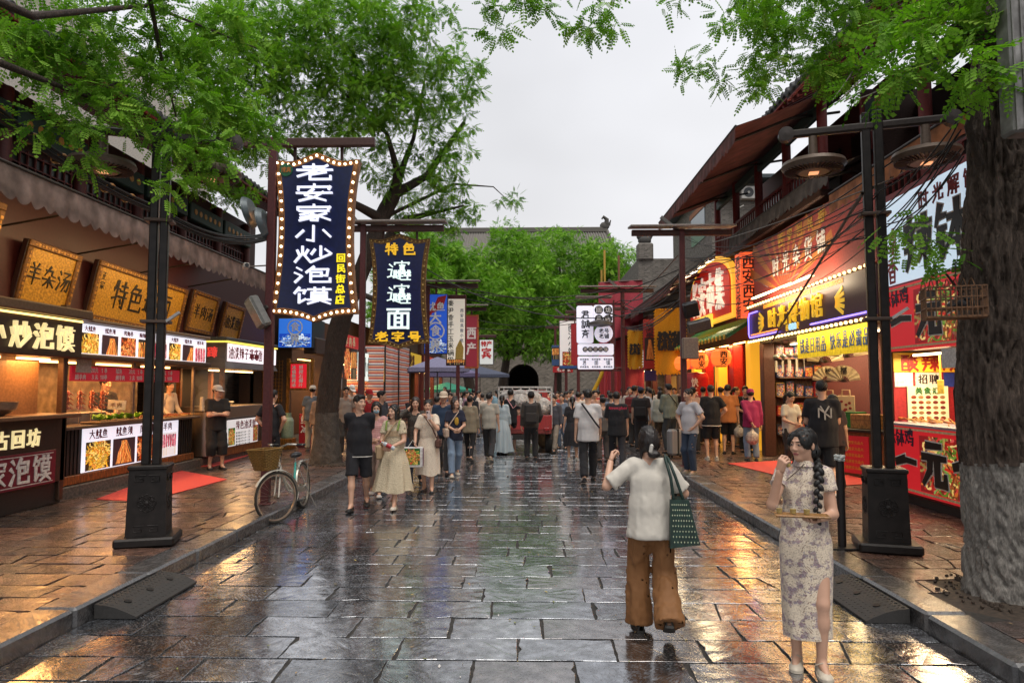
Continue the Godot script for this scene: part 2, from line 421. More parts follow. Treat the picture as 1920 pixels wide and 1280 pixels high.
# ---- lettering: the strokes of each character on a 100 x 100 grid (x to the right, y down); "=口 x0 y0 x1 y1" sets another character into that box
const GLYPH := {
	"口": "12 12 12 92/12 12 88 12 88 92/12 88 88 88","日": "18 5 18 96/18 5 82 5 82 96/18 50 82 50/18 93 82 93","氵": "30 8 68 22/12 38 52 50/16 94 72 58",
	"火": "50 5 50 45 8 96/52 45 96 96/20 28 30 52/82 24 68 48","饣": "45 3 12 36/40 20 88 20 78 38/45 40 45 92 90 72","钅": "45 3 8 36/35 22 88 22/25 44 88 44/18 63 90 63/55 44 55 94 92 80",
	"木": "4 28 96 28/50 3 50 98/48 32 6 78/52 32 94 78","宀": "50 0 50 40/8 98 8 46 92 46 88 90","鱼": "45 2 18 28/42 14 74 14 58 28/20 28 20 70/20 28 80 28 80 70/20 48 80 48/50 28 50 70/20 69 80 69/4 92 96 92",
	"羊": "30 3 40 18/70 3 60 18/14 25 86 25/20 45 80 45/4 66 96 66/50 25 50 98","扌": "8 25 92 25/55 3 55 92 32 84/6 62 94 48","月": "25 5 25 60 10 97/25 5 80 5 80 95 64 90/25 33 80 33/25 60 80 60",
	"言": "40 2 60 10/6 20 94 20/20 36 80 36/20 52 80 52/22 68 22 97/22 68 78 68 78 97/22 95 78 95","豕": "8 5 92 5/55 5 12 40/38 20 62 55 60 94 42 92/50 40 12 70/58 60 10 95/86 28 60 50/58 46 96 90",
	"包": "35 2 8 36/30 18 86 18 82 56 66 54/24 35 24 92 94 92 94 72/24 35 62 35 62 58/24 58 62 58","莫": "4 14 96 14/32 3 32 26/68 3 68 26/20 32 20 62/20 32 80 32 80 62/20 47 80 47/20 61 80 61/4 75 96 75/50 62 44 82 6 98/52 78 94 98",
	"青": "14 12 86 12/20 26 80 26/4 40 96 40/50 2 50 40/=月 12 48 88 100","长": "35 3 35 94 62 78/82 8 35 38/4 46 96 46/45 46 94 96","马": "15 8 72 8 62 45/25 8 20 46 86 46 78 94 60 88/6 68 72 68",
	"老": "20 17 74 17/47 2 47 36/4 36 96 36/84 8 50 45 6 74/80 50 38 64/38 48 38 92 92 92 92 74","安": "=宀 0 0 100 34/48 28 26 64 80 97/74 46 50 78 12 98/4 52 96 52","家": "=宀 0 0 100 32/=豕 4 34 96 98",
	"小": "50 4 50 94 34 88/24 32 6 70/76 30 94 68","炒": "=火 0 0 45 100/70 4 70 58/55 22 46 50/82 22 97 46/94 52 45 97","泡": "=氵 0 0 30 100/=包 28 0 100 100","馍": "=饣 0 0 36 100/=莫 36 0 100 100",
	"清": "=氵 0 0 30 100/=青 30 0 100 100","真": "8 14 92 14/50 2 50 24/20 26 20 75/20 26 80 26 80 75/20 42 80 42/20 58 80 58/3 76 97 76/35 80 10 98/65 80 92 98","回": "10 6 10 96/10 6 90 6 90 96/10 93 90 93/=口 28 28 72 74",
	"民": "20 8 80 8 80 34/20 8 20 94 52 80/20 34 80 34/20 56 92 56/52 34 62 72 92 96 94 78","街": "22 3 5 25/26 28 5 52/16 42 16 97/38 18 62 18/50 3 50 42/34 42 66 42/36 62 64 62/50 50 50 88/32 91 68 85/74 14 96 14/70 38 98 38/85 38 85 94 76 90",
	"总": "32 2 40 14/68 2 60 14/20 20 20 52/20 20 80 20 80 52/20 51 80 51/10 66 5 92/30 64 30 94 72 94 72 80/48 60 56 74/82 64 95 86","店": "50 0 50 12/12 14 96 14/14 14 4 97/52 26 52 58/52 40 86 40/26 58 26 97/26 58 84 58 84 97/26 94 84 94",
	"特": "20 6 9 40/8 30 45 30/28 3 28 98/4 66 46 54/72 3 72 36/52 18 93 18/48 36 98 36/46 56 98 56/80 40 80 94 66 90/58 68 66 80","色": "35 2 8 32/30 14 72 14 55 32/18 32 18 92 94 92 94 76/18 32 82 32 82 60/18 60 82 60/50 32 50 60",
	"面": "3 8 97 8/50 8 42 24/10 26 10 97/10 26 90 26 90 97/10 95 90 95/36 26 36 95/64 26 64 95/36 48 64 48/36 70 64 70","字": "=宀 0 0 100 30/25 38 76 38 50 56/50 56 50 95 34 90/4 66 96 66","号": "24 5 24 35/24 5 76 5 76 35/24 34 76 34/4 50 96 50/35 50 30 68 82 68 74 96 50 92",
	"𰻝": "10 16 22 28/4 42 20 42 16 72/2 80 20 74 60 93 98 93/=宀 26 0 98 18/=言 50 16 76 44/=月 26 46 42 84/=长 44 46 58 68/=马 60 46 80 70/=长 82 46 99 70/44 76 66 76/54 70 54 88/72 74 98 74/86 70 86 88",
	"杂": "45 2 12 45/15 20 62 20 62 40 90 44/50 48 50 97/4 60 96 60/46 64 14 92/54 64 90 92","汤": "=氵 0 0 30 100/40 10 86 10 45 42/45 42 95 42 85 96 70 90/62 44 34 76/78 44 46 97","肉": "14 18 14 97/14 18 86 18 86 95 72 91/50 3 50 30 28 48/52 28 75 46/50 50 28 76/52 56 77 76",
	"油": "=氵 0 0 30 100/40 26 40 97/40 26 93 26 93 97/40 58 93 58/40 95 93 95/66 4 66 95","泼": "=氵 0 0 30 100/52 6 42 34/36 32 97 32/70 4 55 60 34 97/52 52 86 52 40 98/55 58 96 97/80 6 90 18","正": "8 8 92 8/52 8 52 92/52 48 86 48/24 40 24 92/4 92 96 92",
	"宗": "=宀 0 0 100 28/28 38 72 38/8 54 92 54/50 54 50 96 38 92/30 64 12 88/70 64 90 88","古": "4 28 96 28/50 3 50 52/=口 12 48 88 100","坊": "5 32 40 32/22 6 22 80/2 85 44 75/66 2 72 14/46 22 98 22/64 22 62 58 44 97/62 46 91 46 85 94 68 90",
	"大": "5 34 95 34/50 4 48 45 6 97/52 45 96 97","鱿": "=鱼 0 0 44 100/50 30 98 30/72 4 68 50 46 97/78 32 78 92 99 92 99 76/84 8 94 20","须": "35 4 8 24/38 28 8 50/42 52 5 92/50 8 98 8/74 8 66 22/56 22 56 70/56 22 92 22 92 70/74 34 70 70 50 97/78 72 97 95",
	"凤": "18 8 14 60 4 96/18 8 82 8 84 80 96 92 98 76/34 26 68 26 30 80/36 40 72 80","舞": "30 2 14 22/22 14 90 14/5 30 95 30/28 14 28 46/44 14 44 46/60 14 60 46/76 14 76 46/3 46 97 46/30 50 10 78/22 62 46 62 20 97/56 56 96 56/52 74 98 74/78 50 78 98",
	"串": "22 8 22 36/22 8 78 8 78 36/22 35 78 35/12 48 12 78/12 48 88 48 88 78/12 77 88 77/50 0 50 100","麻": "50 0 50 10/12 12 96 12/14 12 4 97/18 36 54 36/36 18 36 97/34 40 16 70/38 40 54 64/58 36 98 36/78 18 78 97/76 40 56 80/80 40 98 74",
	"辣": "24 0 24 10/4 14 44 14/14 20 18 34/36 20 30 34/2 38 46 38/4 58 44 58/24 38 22 72 8 97/52 16 98 16/75 2 75 98/58 32 58 54/58 32 92 32 92 54/58 54 92 54/74 56 52 84/76 56 98 82","蹄": "8 8 8 32/8 8 40 8 40 32/8 32 40 32/24 32 24 84/24 56 42 56/8 46 8 88 44 80/72 0 72 10/50 12 98 12/60 16 64 28/88 16 82 28/52 46 52 32 97 32 95 44/56 52 56 86/56 52 92 52 92 84 84 82/74 36 74 98",
	"烤": "=火 0 0 40 100/50 16 85 16/66 3 66 34/42 34 98 34/92 8 44 62/62 54 92 46/60 46 58 66 88 66 82 96 66 90","元": "22 10 78 10/4 36 96 36/36 36 32 66 5 96/64 36 64 92 96 92 96 72","起": "10 16 46 16/28 3 28 96/4 36 50 36/28 62 46 62/14 56 12 82 4 94/14 80 50 92 98 92/56 12 90 12 90 38/56 38 90 38/56 38 56 76 94 76 94 62",
	"子": "15 8 84 8 50 34/50 34 50 93 32 88/4 46 96 46","食": "50 0 6 36/50 0 96 34/48 14 54 24/24 34 24 94 56 82/24 34 76 34 76 64/24 49 76 49/24 64 76 64/82 66 62 76/50 66 95 97","界": "18 4 18 46/18 4 82 4 82 46/18 25 82 25/18 46 82 46/50 4 50 46/50 46 6 74/50 46 96 74/36 64 34 76 18 98/64 64 64 98",
	"鲜": "=鱼 0 0 46 100/=羊 50 0 100 100","榨": "=木 0 0 36 100/68 0 68 10/42 24 42 12 97 12 95 22/56 20 44 36/78 20 94 34/58 40 44 66/52 48 97 48/68 48 68 98/68 64 94 64/68 80 94 80","石": "4 10 96 10/45 10 30 50 4 82/32 50 32 97/32 50 85 50 85 97/32 95 85 95",
	"榴": "=木 0 0 36 100/54 2 44 14 44 46 64 38/72 6 97 6 92 42 80 38/80 6 68 46/46 54 46 97/46 54 94 54 94 97/46 75 94 75/46 96 94 96/70 54 70 96","汁": "=氵 0 0 30 100/34 44 98 44/66 4 66 98","冰": "10 12 24 26/4 90 26 56/62 2 62 94 50 88/34 36 54 36 34 84/88 22 66 44/66 40 98 88",
	"镇": "=钅 0 0 36 100/=真 38 0 100 100","酸": "4 8 46 8/8 26 8 97/8 26 44 26 44 97/18 8 18 42 10 54/32 8 32 44 42 48/8 72 44 72/8 95 44 95/74 2 54 26 92 20/66 32 54 46/80 32 94 44/70 44 50 72/64 58 90 58 50 98/62 66 97 97","梅": "=木 0 0 36 100/56 2 42 26/52 14 96 14/50 30 46 78 94 78/50 30 90 30 86 96 72 92/38 54 98 54/64 38 70 48/64 60 70 72",
	"秦": "14 10 86 10/20 24 80 24/6 38 94 38/50 0 46 38 8 66/54 40 94 62/60 52 36 60/22 68 78 68/50 56 50 98/46 70 18 92/54 70 84 92","尹": "14 14 80 14 80 60/4 38 96 38/14 60 80 60/42 14 38 70 10 97","香": "70 2 24 12/6 26 94 26/50 8 50 46/46 28 8 54/54 28 94 54/=日 20 54 80 100",
	"手": "80 4 22 14/14 32 86 32/4 56 96 56/52 10 52 94 34 88","工": "10 12 90 12/50 12 50 90/4 90 96 90","玉": "10 10 90 10/16 48 84 48/4 92 96 92/50 10 50 92/68 62 82 78","米": "22 8 34 30/78 8 66 30/4 44 96 44/50 2 50 98/46 46 8 90/54 46 92 90",
	"锅": "=钅 0 0 36 100/52 6 52 36/52 6 90 6 90 36/52 36 90 36/44 46 44 98/44 46 97 46 97 96 86 92/70 36 68 62 54 80/70 62 86 80","巴": "14 8 14 92 92 92 92 72/14 8 86 8 86 48/14 48 86 48/50 8 50 48","西": "4 8 96 8/12 30 12 97/12 30 88 30 88 97/12 95 88 95/38 8 36 56 22 68/62 8 62 62 84 62",
	"产": "50 0 50 12/8 16 92 16/28 22 36 38/72 22 62 38/14 44 96 44/16 44 14 70 4 97","宾": "=宀 0 0 100 28/74 30 26 38/26 36 26 74/28 54 80 54/62 54 62 74/4 76 96 76/36 80 14 98/64 80 88 98","君": "20 8 78 8 78 40/4 24 96 24/20 40 78 40/46 8 40 50 6 86/30 58 30 98/30 58 85 58 85 98/30 96 85 96",
	"誠": "=言 0 0 40 100/46 22 98 22/50 22 50 60 40 97/52 46 72 46 70 78 60 76/74 2 80 60 97 95 99 76/96 38 66 86/86 4 94 14","斋": "50 0 50 10/6 14 94 14/74 14 14 50/26 18 90 48/28 52 28 74 14 98/72 52 72 98/28 52 72 52/28 66 72 66","铺": "=钅 0 0 36 100/40 20 98 20/68 2 68 98/46 38 46 98/46 38 92 38 92 96 82 92/46 58 92 58/46 76 92 76/82 4 94 14",
	"市": "50 0 50 14/4 18 96 18/14 38 14 86/14 38 86 38 86 84 72 80/50 18 50 100","集": "30 0 8 30/22 16 22 58/54 2 60 12/24 14 92 14/24 28 84 28/24 42 84 42/22 56 92 56/58 14 58 56/4 70 96 70/50 58 50 100/46 72 10 97/54 72 92 97","吃": "=口 0 12 34 76/56 3 40 34/50 20 96 20/50 42 88 42 46 78 46 92 97 92 97 76",
	"时": "=日 0 6 38 94/42 30 99 30/78 4 78 94 62 88/52 48 62 64","光": "50 2 50 40/20 10 32 32/80 10 68 32/4 42 96 42/36 42 32 70 5 97/62 42 62 92 96 92 96 74","货": "32 2 6 30/20 20 20 46/56 4 56 42 92 42 92 32/88 10 50 32/20 50 20 80/20 50 80 50 80 80/50 58 46 80 8 98/56 82 90 98",
	"博": "4 38 36 38/20 4 20 97/40 12 98 12/68 0 68 52/46 24 46 54/46 24 92 24 92 52/46 37 92 37/46 50 92 50/84 2 94 9/38 66 98 66/80 54 80 94 66 90/52 74 60 86","物": "18 6 8 38/8 28 42 28/26 3 26 97/4 64 44 54/58 2 44 38/54 20 96 20 88 95 72 90/66 22 42 66/82 22 50 94","馆": "=饣 0 0 36 100/68 0 68 10/40 26 40 12 98 12 96 24/52 30 52 98/52 30 88 30 88 54/52 54 88 54/52 70 92 70 92 97/52 96 92 96",
	"钱": "=钅 0 0 40 100/46 26 92 20/42 50 96 42/66 2 72 60 96 95 98 76/94 58 46 97/84 4 94 14","是": "=日 20 0 80 44/4 54 96 54/52 54 52 92/52 72 86 72/28 62 22 80 4 98/24 80 50 95 98 95","用": "18 6 18 60 6 97/18 6 86 6 86 95 72 91/18 34 86 34/18 62 86 62/52 6 52 97","品": "=口 22 0 78 46/=口 0 50 47 100/=口 53 50 100 100",
	"快": "20 2 20 98/6 26 10 46/32 20 38 36/48 22 88 22 88 52/40 52 98 52/66 2 62 58 40 98/66 54 98 97","乐": "80 4 22 14/22 14 16 50 94 50/52 28 52 94 38 88/30 62 12 88/72 62 92 88","必": "16 40 6 76/30 30 34 90 80 90 82 70/44 8 58 26/88 6 50 62 10 97/82 36 97 62",
	"需": "16 6 84 6/50 6 50 46/8 34 8 18 92 18 90 32/24 26 40 28/24 38 40 40/60 26 76 28/60 38 76 40/6 54 94 54/48 54 44 66/16 98 16 66 84 66 84 96 74 92/38 66 38 94/62 66 62 94","解": "24 0 6 26/20 12 40 12 34 26/12 28 12 70 4 97/12 28 42 28 42 94 34 92/12 48 42 48/12 68 42 68/27 28 27 68/52 8 96 8 92 36 82 34/70 8 66 26 50 42/60 48 52 66/56 58 96 58/48 76 99 76/76 44 76 99",
	"馋": "=饣 0 0 36 100/58 0 42 20/56 8 84 8 74 20/46 22 46 46/46 22 94 22 94 46/46 46 94 46/70 22 66 50/68 46 72 60 98 60/56 66 46 78/56 74 54 97 76 88/84 66 96 78/80 66 78 97 98 88","凉": "8 14 22 28/4 86 24 56/64 0 64 12/32 16 98 16/44 28 44 52/44 28 84 28 84 52/44 52 84 52/64 52 64 94 52 90/48 66 34 86/80 66 97 88","一": "6 54 40 46 94 50",
	"钵": "=钅 0 0 38 100/42 28 98 28/70 3 70 98/68 30 40 76/72 30 98 76/56 72 86 72","鸡": "4 18 42 18 6 88/10 34 44 84/70 0 62 10/54 12 54 54/54 12 90 12 88 36 78 34/66 20 72 28/54 54 96 54 92 96 78 92/46 74 84 74","招": "=扌 0 0 40 100/46 8 94 8 90 42 78 38/66 8 60 28 42 46/50 54 50 98/50 54 92 54 92 98/50 96 92 96",
	"聘": "4 8 46 8/12 8 12 76/36 8 36 98/12 30 36 30/12 52 36 52/2 78 44 70/56 16 56 46/56 16 94 16 94 46/56 31 94 31/56 46 94 46/75 2 75 46/48 58 99 58/64 58 60 74 90 74 84 97 70 92","美": "28 0 36 12/72 0 64 12/12 16 88 16/20 30 80 30/6 45 94 45/50 16 50 45/4 64 96 64/50 48 46 68 8 98/54 66 94 98","汇": "=氵 0 0 30 100/38 12 94 12/38 12 38 92 97 92",
	"带": "4 18 96 18/26 4 26 34/50 2 50 34/74 4 74 34/8 56 8 42 92 42 90 54/24 58 24 90/24 58 78 58 78 88 68 84/50 46 50 100","裤": "16 0 24 10/4 20 40 20 4 62/22 40 22 98/36 40 24 52/70 0 70 10/48 12 98 12/50 12 44 60 36 97/54 28 96 28/70 18 56 48 96 48/74 36 74 98/50 68 98 68","牛": "30 6 12 40/22 26 84 26/4 56 96 56/52 4 52 98",
	"福": "16 0 24 10/4 20 40 20 4 62/22 40 22 98/36 40 24 52/48 6 98 6/=口 52 16 94 42/48 50 48 98/48 50 96 50 96 98/48 74 96 74/48 96 96 96/72 50 72 96","电": "14 18 14 76/14 18 86 18 86 76/14 46 86 46/14 75 86 75/50 2 50 94 96 94 96 80","话": "14 4 26 18/4 36 26 36 26 90 40 76/90 4 46 14/36 32 99 32/68 10 68 56/=口 42 54 94 100",
}
func strokes_of(ch: String) -> Array:
	var out := []
	for s in GLYPH[ch].split("/"):
		var w := PackedStringArray(s.split(" "))
		if s.begins_with("="):
			var a := Vector2(float(w[1]),float(w[2]))
			var k := (Vector2(float(w[3]),float(w[4])) - a)/100.0
			for q in strokes_of(w[0].substr(1)):
				out.append(q.map(func(p): return a+p*k))
		else:
			var pts := []
			for i in range(0,w.size(),2): pts.append(Vector2(float(w[i]),float(w[i+1])))
			out.append(pts)
	return out
# one character as raised strokes in the plane z = p.z, its box starting at the top-left corner p; brush strokes swell and taper
func glyph(mb: MB,ch: String,p: Vector3,sx: float,sy: float,weight := 0.1,deep := 0.01,brush := false):
	var lift := 0.0
	for st in strokes_of(ch):
		var n: int = st.size()
		for i in n - 1:
			var a := Vector2(p.x+st[i].x/100.0*sx,p.y - st[i].y/100.0*sy)
			var b := Vector2(p.x+st[i+1].x/100.0*sx,p.y - st[i+1].y/100.0*sy)
			var d := (b - a).normalized()
			var wa := weight*sy*0.5
			var wb := wa
			var flat := absf(d.x) > 0.85
			if not brush and flat: wa *= 0.85; wb = wa
			if brush:
				var f := i/float(n - 1)
				var g := (i+1)/float(n - 1)
				wa *= 1.25 - 0.55*f; wb *= 1.25 - 0.7*g
				if flat: wa *= 0.7; wb *= 1.15
			var o := Vector2(-d.y,d.x)
			var ea := d*wa*(0.6 if i == 0 else 0.9)
			var eb := d*wb*0.8
			var z0 := p.z
			var z1 := p.z+deep+lift
			lift += 0.00035
			mb.hexa([V(a.x - ea.x - o.x*wa,a.y - ea.y - o.y*wa,z0),V(b.x+eb.x - o.x*wb,b.y+eb.y - o.y*wb,z0),V(a.x - ea.x+o.x*wa,a.y - ea.y+o.y*wa,z0),V(b.x+eb.x+o.x*wb,b.y+eb.y+o.y*wb,z0),
				V(a.x - ea.x - o.x*wa,a.y - ea.y - o.y*wa,z1),V(b.x+eb.x - o.x*wb,b.y+eb.y - o.y*wb,z1),V(a.x - ea.x+o.x*wa,a.y - ea.y+o.y*wa,z1),V(b.x+eb.x+o.x*wb,b.y+eb.y+o.y*wb,z1)])
# a line of characters; p is the top-left corner of the first, step the distance from one to the next
func words(s: String,p: Vector3,sx: float,sy: float,step: Vector3,weight := 0.1,deep := 0.008,brush := false) -> MB:
	var mb := MB.new()
	var q := p
	for i in s.length():
		var ch := s.substr(i,1)
		if ch != " ": glyph(mb,ch,q,sx,sy,weight,deep,brush)
		q += step
	return mb
func lettering(parent: Node,s: String,p: Vector3,sx: float,sy: float,step: Vector3,mt: Material,weight := 0.1,deep := 0.008,brush := false) -> MeshInstance3D:
	return part(parent,"lettering",words(s,p,sx,sy,step,weight,deep,brush),mt)
func latin(parent: Node,s: String,p: Vector3,high: float,mt: Material,deep := 0.006,bold := true,b := Basis()) -> MeshInstance3D:   # p: the middle of the line
	var tm := TextMesh.new()
	var f := SystemFont.new(); f.font_names = PackedStringArray(["Droid Sans"]); f.font_weight = 700 if bold else 400
	tm.font = f; tm.text = s; tm.font_size = 64; tm.pixel_size = high/46.0; tm.depth = deep; tm.curve_step = 4.0
	var o := part(parent,"lettering",tm,mt)
	o.transform = Transform3D(b,p+b.z*deep*0.5)
	return o
# ---- ground, road, pavements, kerbs
func stone_mats(id: String,hexes: Array,relief: float) -> Array:
	return hexes.map(func(h): return mat(id+h,hx(h),1.0 if id == "slate" else 1.3,0.9 if id == "slate" else 0.1,{"tex": "stone","sc": 0.9,"rtex": "wet","bump": "waves","bs": relief,"spec": 0.7,"coat": 1.0 if id == "slate" else 0.5,"crough": 0.12 if id == "slate" else 0.28}))
func slab(q: Array,y: float,lift: float,thick := 0.04,bev := 0.0025,cut := 3) -> MB:   # a stone with uneven corners and chipped edges; q: four corners (x, z)
	var mb := MB.new()
	var mid: Vector2 = (q[0]+q[1]+q[2]+q[3])/4.0
	var hi := []
	for p in q: hi.append(y+rng.randf_range(-lift,lift))
	var top := []
	var rim := []
	for i in 4:
		var j := (i+1) % 4
		for k in cut:
			var f := k/float(cut)
			var p: Vector2 = q[i].lerp(q[j],f)
			var chip := rng.randf_range(0.0,0.009)*(3.2 if rng.randf() < 0.1 else 1.0) if k > 0 else rng.randf_range(0.0,0.008)
			p += (mid - p).normalized()*chip
			var h := lerpf(hi[i],hi[j],f)
			var dir := (mid - p).normalized()
			top.append(V(p.x+dir.x*bev,h - rng.randf()*0.0015,p.y+dir.y*bev))
			rim.append(V(p.x,h - bev*0.9,p.y))
	var c := V(mid.x,(hi[0]+hi[1]+hi[2]+hi[3])/4.0 - rng.randf()*lift*0.7,mid.y)
	var o := c - V(0,1,0)
	var n := top.size()
	for i in n:
		var j := (i+1) % n
		if (top[i] - c).cross(top[j] - c).y > 0: mb.tri(c,top[i],top[j])
		else: mb.tri(c,top[j],top[i])
		mb.out4(rim[i],rim[j],top[j],top[i],o)
		mb.out4(rim[i] - V(0,thick,0),rim[j] - V(0,thick,0),rim[j],rim[i],c - V(0,0.02,0))
	return mb
# rows of stones across the strip x0..x1, from depth d0 to d1; the first ones are pieces of their own, the rest one joined part
func paving(root: Node3D,called: String,x0: float,x1: float,d0: float,d_own: float,d1: float,deep: float,long: Vector2,y: float,lift: float,ms: Array,broken: float,skip: Callable):
	var far := []
	for m in ms: far.append(MB.new())
	var d := d0
	while d < d1:
		var w := deep*rng.randf_range(0.9,1.1)
		var x := x0 - rng.randf()*long.x
		var slant := rng.randf_range(-0.004,0.004)
		while x < x1:
			var l := rng.randf_range(long.x,long.y)
			var a := maxf(x,x0)
			var b := minf(x+l,x1)
			x += l
			if b - a < 0.06: continue
			if x1 - b < 0.12: b = x1; x = x1
			var g := 0.0035+rng.randf()*0.005
			var k := rng.randi() % ms.size()
			var j := func(): return rng.randf_range(-0.012,0.012)
			if skip.call((a+b)*0.5,d+w*0.5): continue
			var q := [Vector2(a+g+j.call(),-d - g+slant),Vector2(b - g+j.call(),-d - g - slant),Vector2(b - g+j.call(),-d - w+g - slant),Vector2(a+g+j.call(),-d - w+g+slant)]
			var set := [q]
			if rng.randf() < broken*(1.0 if a > 0.3 else 0.25):
				var f := rng.randf_range(0.25,0.75)
				var f2 := clampf(f+rng.randf_range(-0.3,0.3),0.15,0.85)
				var m1: Vector2 = q[0].lerp(q[1],f)
				var m2: Vector2 = q[3].lerp(q[2],f2)
				var e := Vector2(0.006,0)
				set = [[q[0],m1 - e,m2 - e,q[3]],[m1+e,q[1],q[2],m2+e]]
			for s in set:
				var mb := slab(s,y,lift,0.04,0.0025,6 if d < 9.0 else (3 if d < d_own else 1))
				if d < d_own: part(root,called,mb,ms[k])
				else: far[k].add(mb)
		d += w
	for k in ms.size():
		if far[k].v.size():
			var o := part(root,"distant_"+called+"s",far[k],ms[k])
			o.set_meta("kind","stuff")
func build_ground():
	var soil := mat("earth",hx("4b463f"),0.9,0.0,{"tex": "blotch","sc": 0.4})
	var grout := mat("grout",hx("403b35"),0.75,0.0,{"tex": "stone","sc": 2.0})
	var g := setting("ground")
	part(g,"soil",MB.new().box(V(0,-0.25,-150),V(700,0.3,700)),soil)
	var road := setting("road")
	part(road,"bedding",MB.new().box(V(-0.25,-0.045,-50),V(6.5,0.06,110)),grout)
	var slate := stone_mats("slate",["b4b7bc","969a9f","c2c4c8","a39d9b","9fa3aa","cdcfd3"],0.55)
	var grey := stone_mats("kerb",["5c5a59","4e4c4b","66625f"],0.3)
	paving(road,"paving_stone",-3.5,3.0,3.2,16.0,60.0,0.4,Vector2(0.55,0.92),0.0,0.0032,slate,0.26,func(_x,_d): return false)
	var brown := stone_mats("flag",["6e5549","5c4a43","7c5b4c","524642","84604f"],0.3)
	for side in [-1,1]:
		var e := -3.5 if side < 0 else 3.0
		var walk := setting("pavement")
		var x0 := -9.0 if side < 0 else 3.33
		var x1 := -3.83 if side < 0 else 7.6
		part(walk,"bedding",MB.new().box(V((x0+x1)/2,0.03,-50),V(x1 - x0,0.16,110)),grout)
		paving(walk,"paving_flag",-7.3 if side < 0 else 3.33,-3.83 if side < 0 else 6.3,4.2,17.0,45.0,0.36,Vector2(0.42,0.72),WALK,0.007,brown,0.25,
			func(x,d): return Vector2(x - 4.05,d - 5.9).length() < 0.62 or Vector2(x+4.35,d - 15.3).length() < 0.3)
		var kerb := setting("kerb")
		var d := 3.4
		while d < 60.0:
			var l := rng.randf_range(0.92,1.06)
			var y := rng.randf_range(-0.006,0.006)
			part(kerb,"kerb_stone",MB.new().cbox(V(e+side*0.165,0.035+y,-d - l/2),V(0.32,0.21,l - 0.014),0.022,Basis(Vector3.UP,rng.randf_range(-0.006,0.006))),grey[rng.randi() % 3])
			d += l
	# the earth round the two trees
	for p in [V(4.05,0,-5.9),V(-4.35,0,-15.3)]:
		var mb := MB.new()
		mb.lathe([Vector2(0.74,WALK - 0.02),Vector2(0.5,WALK - 0.005),Vector2(0.0,WALK+0.03)],24,p)
		for k in 260:
			var a := rng.randf()*TAU
			var q: Vector3 = p+V(cos(a),0,sin(a))*sqrt(rng.randf())*0.62
			mb.box(q+V(0,WALK+0.004,0),Vector3.ONE*rng.randf_range(0.008,0.03),Basis.from_euler(V(rng.randf()*3,rng.randf()*3,0)))
		var o := part(g,"earth_pit",mb,mat("pit",hx("57483a"),0.85,0.0,{"tex": "stone","sc": 3.0}))
		o.set_meta("kind","stuff")
	# fallen leaflets and scraps
	var lit := MB.new()
	for k in 420:
		var x := rng.randf_range(-6.6,5.4)
		var q := V(x,(WALK if x < -3.8 or x > 3.3 else 0.0)+0.007,-4.3 - 12.0*pow(rng.randf(),1.5))
		if (x > -3.86 and x < -3.46) or (x > 2.96 and x < 3.36): continue
		var b := Basis(Vector3.UP,rng.randf()*TAU)*Basis(Vector3.RIGHT,rng.randf_range(-0.25,0.25))
		var l := rng.randf_range(0.008,0.024)
		lit.col = [Color(0.4,0.3,0.08),Color(0.2,0.22,0.06),Color(0.3,0.2,0.1),Color(0.55,0.52,0.48)][rng.randi() % 4]
		lit.tri(q - b.z*l,q+b.x*l*0.4,q+b.z*l); lit.tri(q - b.z*l,q+b.z*l,q - b.x*l*0.4)
	part(g,"fallen_leaves",lit,mat("litter",Color.WHITE,0.7,0.0,{"vc": true})).set_meta("kind","stuff")
	# red carpets on the pavements, rubber ramps at the kerbs
	var red := mat("carpet",hx("c23b35"),0.75,0.0,{"tex": "weave","sc": 5.0,"sheen": 0.3})
	for c in [[[180,935],[330,880],[425,898],[268,940],"red carpet lying before the skewer stall"],[[300,872],[395,846],[487,846],[400,874],"red carpet lying before the noodle stall with steam"],[[1365,868],[1545,912],[1650,905],[1480,862],"red carpet lying before the souvenir shop"]]:
		var q := []
		for i in 4: q.append(on_y(c[i][0],c[i][1],WALK+0.012))
		var mid: Vector3 = (q[0]+q[1]+q[2]+q[3])/4
		var t := thing("red_carpet",c[4],"carpet",mid)
		var mb := MB.new()
		var s := []
		for p in q: s.append(p - mid)
		mb.hexa([s[0] - V(0,0.01,0),s[1] - V(0,0.01,0),s[3] - V(0,0.01,0),s[2] - V(0,0.01,0),s[0],s[1],s[3],s[2]])
		part(t,"mat",mb,red)
	var rubber := mat("rubber",hx("33312f"),0.6,0.0,{"tex": "grain","sc": 3.0,"bump": "wool","bs": 0.2})
	for c in [[-3.48,6.0,1,"black rubber kerb ramp beside the bicycle kerb"],[2.98,6.05,-1,"black rubber kerb ramp behind the woman in the patterned dress"]]:
		var t := thing("kerb_ramp",c[3],"ramp",V(c[0],0,-c[1]),Basis() if c[2] > 0 else Basis(Vector3.UP,PI),"rubber kerb ramps")
		var l := 1.0
		var prof := PackedVector2Array([Vector2(0,0.004),Vector2(0.34,0.004),Vector2(0.34,0.02),Vector2(0.27,0.05),Vector2(0.18,0.085),Vector2(0.08,0.108),Vector2(0,0.115)])
		part(t,"wedge",MB.new().prism(prof,-l/2,l/2),rubber)
		var stud := MB.new().box(Vector3.ZERO,V(0.026,0.008,0.012)).mesh()
		for i in 7:
			for j in 18:
				var x := 0.03+i*0.044
				var y := 0.115 - 0.1*pow(x/0.34,1.6)
				part(t,"stud",stud,rubber).transform = Transform3D(Basis(Vector3.BACK,-0.28)*Basis(Vector3.UP,0.7 if (i+j) % 2 else -0.7),V(x,y+0.001,-l/2+0.04+j*0.054))
